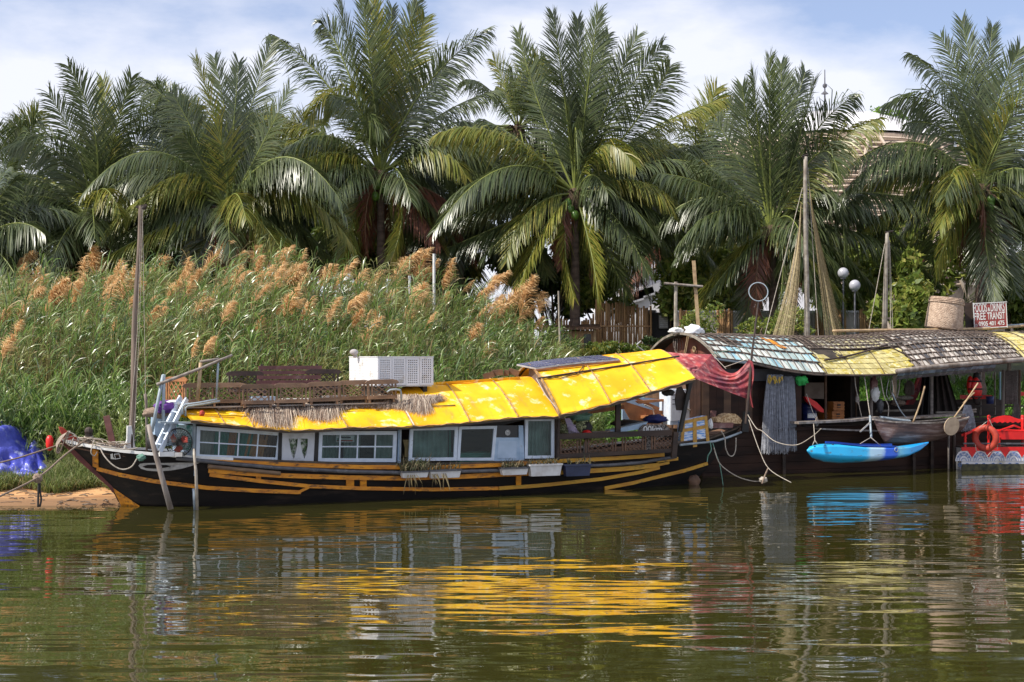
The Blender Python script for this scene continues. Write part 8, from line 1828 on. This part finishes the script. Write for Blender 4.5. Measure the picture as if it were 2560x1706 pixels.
b = MB(); b.slab([G(2494, 1078, .1), G(2620, 1078, .1), G(2620, 1078, .1) + Vector((0, .5, .02)), G(2494, 1078, .1) + Vector((0, .5, .02))], (0, 0, -.03)); b.build('seat', M['red'], bn)
for (px, ya, yb, c_) in ((2472, 1044, 1118, .55), (2556, 1044, 1118, .55), (2498, 1096, 1118, .15), (2413, 1088, 1120, .05)):
    b = MB(); q0, q1 = G(px, yb, c_), G(px, ya, c_); n = 9
    b.tube([q0.lerp(q1, k / n) for k in range(n + 1)], [.045, .045, .03, .045, .03, .04, .03, .045, .03, .045], 10); b.ball(q1 + Vector((0, 0, .02)), .05, 10, 8); b.build('turned_post', M['red'], bn, smooth=True)
b = MB(); b.strip([G(2500, 1077, .1), G(2520, 1070, .2), G(2535, 1064, .4), G(2550, 1070, .5)], .07, .04); b.build('arm_rest', M['red'], bn)
b = MB(); b.strip([G(x, y, .1) for x, y in ((2404, 1089), (2425, 1081), (2447, 1070))], .05, .06); b.build('side_rail', M['red'], bn)
rg_, o_ = TH(PF, 2464, 1130, -.10, 'life_ring', 'faded red life ring hanging on the painted pontoon', 'life ring')
k_ = 39.5 / FP; Mr = Matrix.Rotation(math.radians(-38), 3, 'Z') @ Matrix.Rotation(math.radians(90), 3, 'X'); b = MB(); b.torus((0, 0, 34 * k_), 25.5 * k_, 8.2 * k_, Mr, 36, 14); b.build('ring', M['red_ring'], rg_, smooth=True)
for pts in (((2474, 1050), (2485, 1075), (2494, 1088), (2494, 1115), (2492, 1124)), ((2438, 1112), (2442, 1130), (2452, 1142), (2466, 1142), (2476, 1132), (2486, 1126)), ((2470, 1052), (2455, 1064), (2448, 1070))):
    b = MB(); b.tube(curve([PF.pt(x, y, -.2) - o_ for x, y in pts]), .010, 5); b.build('grab_rope', M['rope'], rg_, smooth=True)
# red tables glimpsed in the right bays
for (xa, xb, y, c_, lb) in ((2400, 2480, 998, 2.6, 'red table edge glimpsed under the life jackets'), (2540, 2590, 990, 2.4, 'red bench end glimpsed at the right edge')):
    b = MB(); b.slab([B.w(B.pt(xa, y, c_)), B.w(B.pt(xb, y, c_)), B.w(B.pt(xb, y, c_ + .35)), B.w(B.pt(xa, y, c_ + .35))], (0, 0, .12)); b.build('red_table', M['red'], None, label=lb, cat='table')
q = B.w(B.pt(2475, 1010, 1.5)); b = MB(); b.lathe([(0, 0), (.1, 0), (.12, .22), (0, .22)], 14); b.build('blue_pail', mat('dusk_blue', (0.04, 0.06, 0.20), None, 3, .5), None, at=q, smooth=True, label='small dark blue pail on the table in the right bay', cat='pail')
# right shadow gap: mooring piles between the houseboat and the pontoon
for i, (px, r) in enumerate(((2385, .05), (2372, .03))):
    wtube(wp(B, [(px, 1070), (px, 1185)], -.35), r, M['wood_dark'] if i == 0 else M['greypole'], ['dark mooring pile left of the painted pontoon', 'thin grey pole beside the dark mooring pile'][i], 'pile', 'mooring_pile')
print('part6 ok')
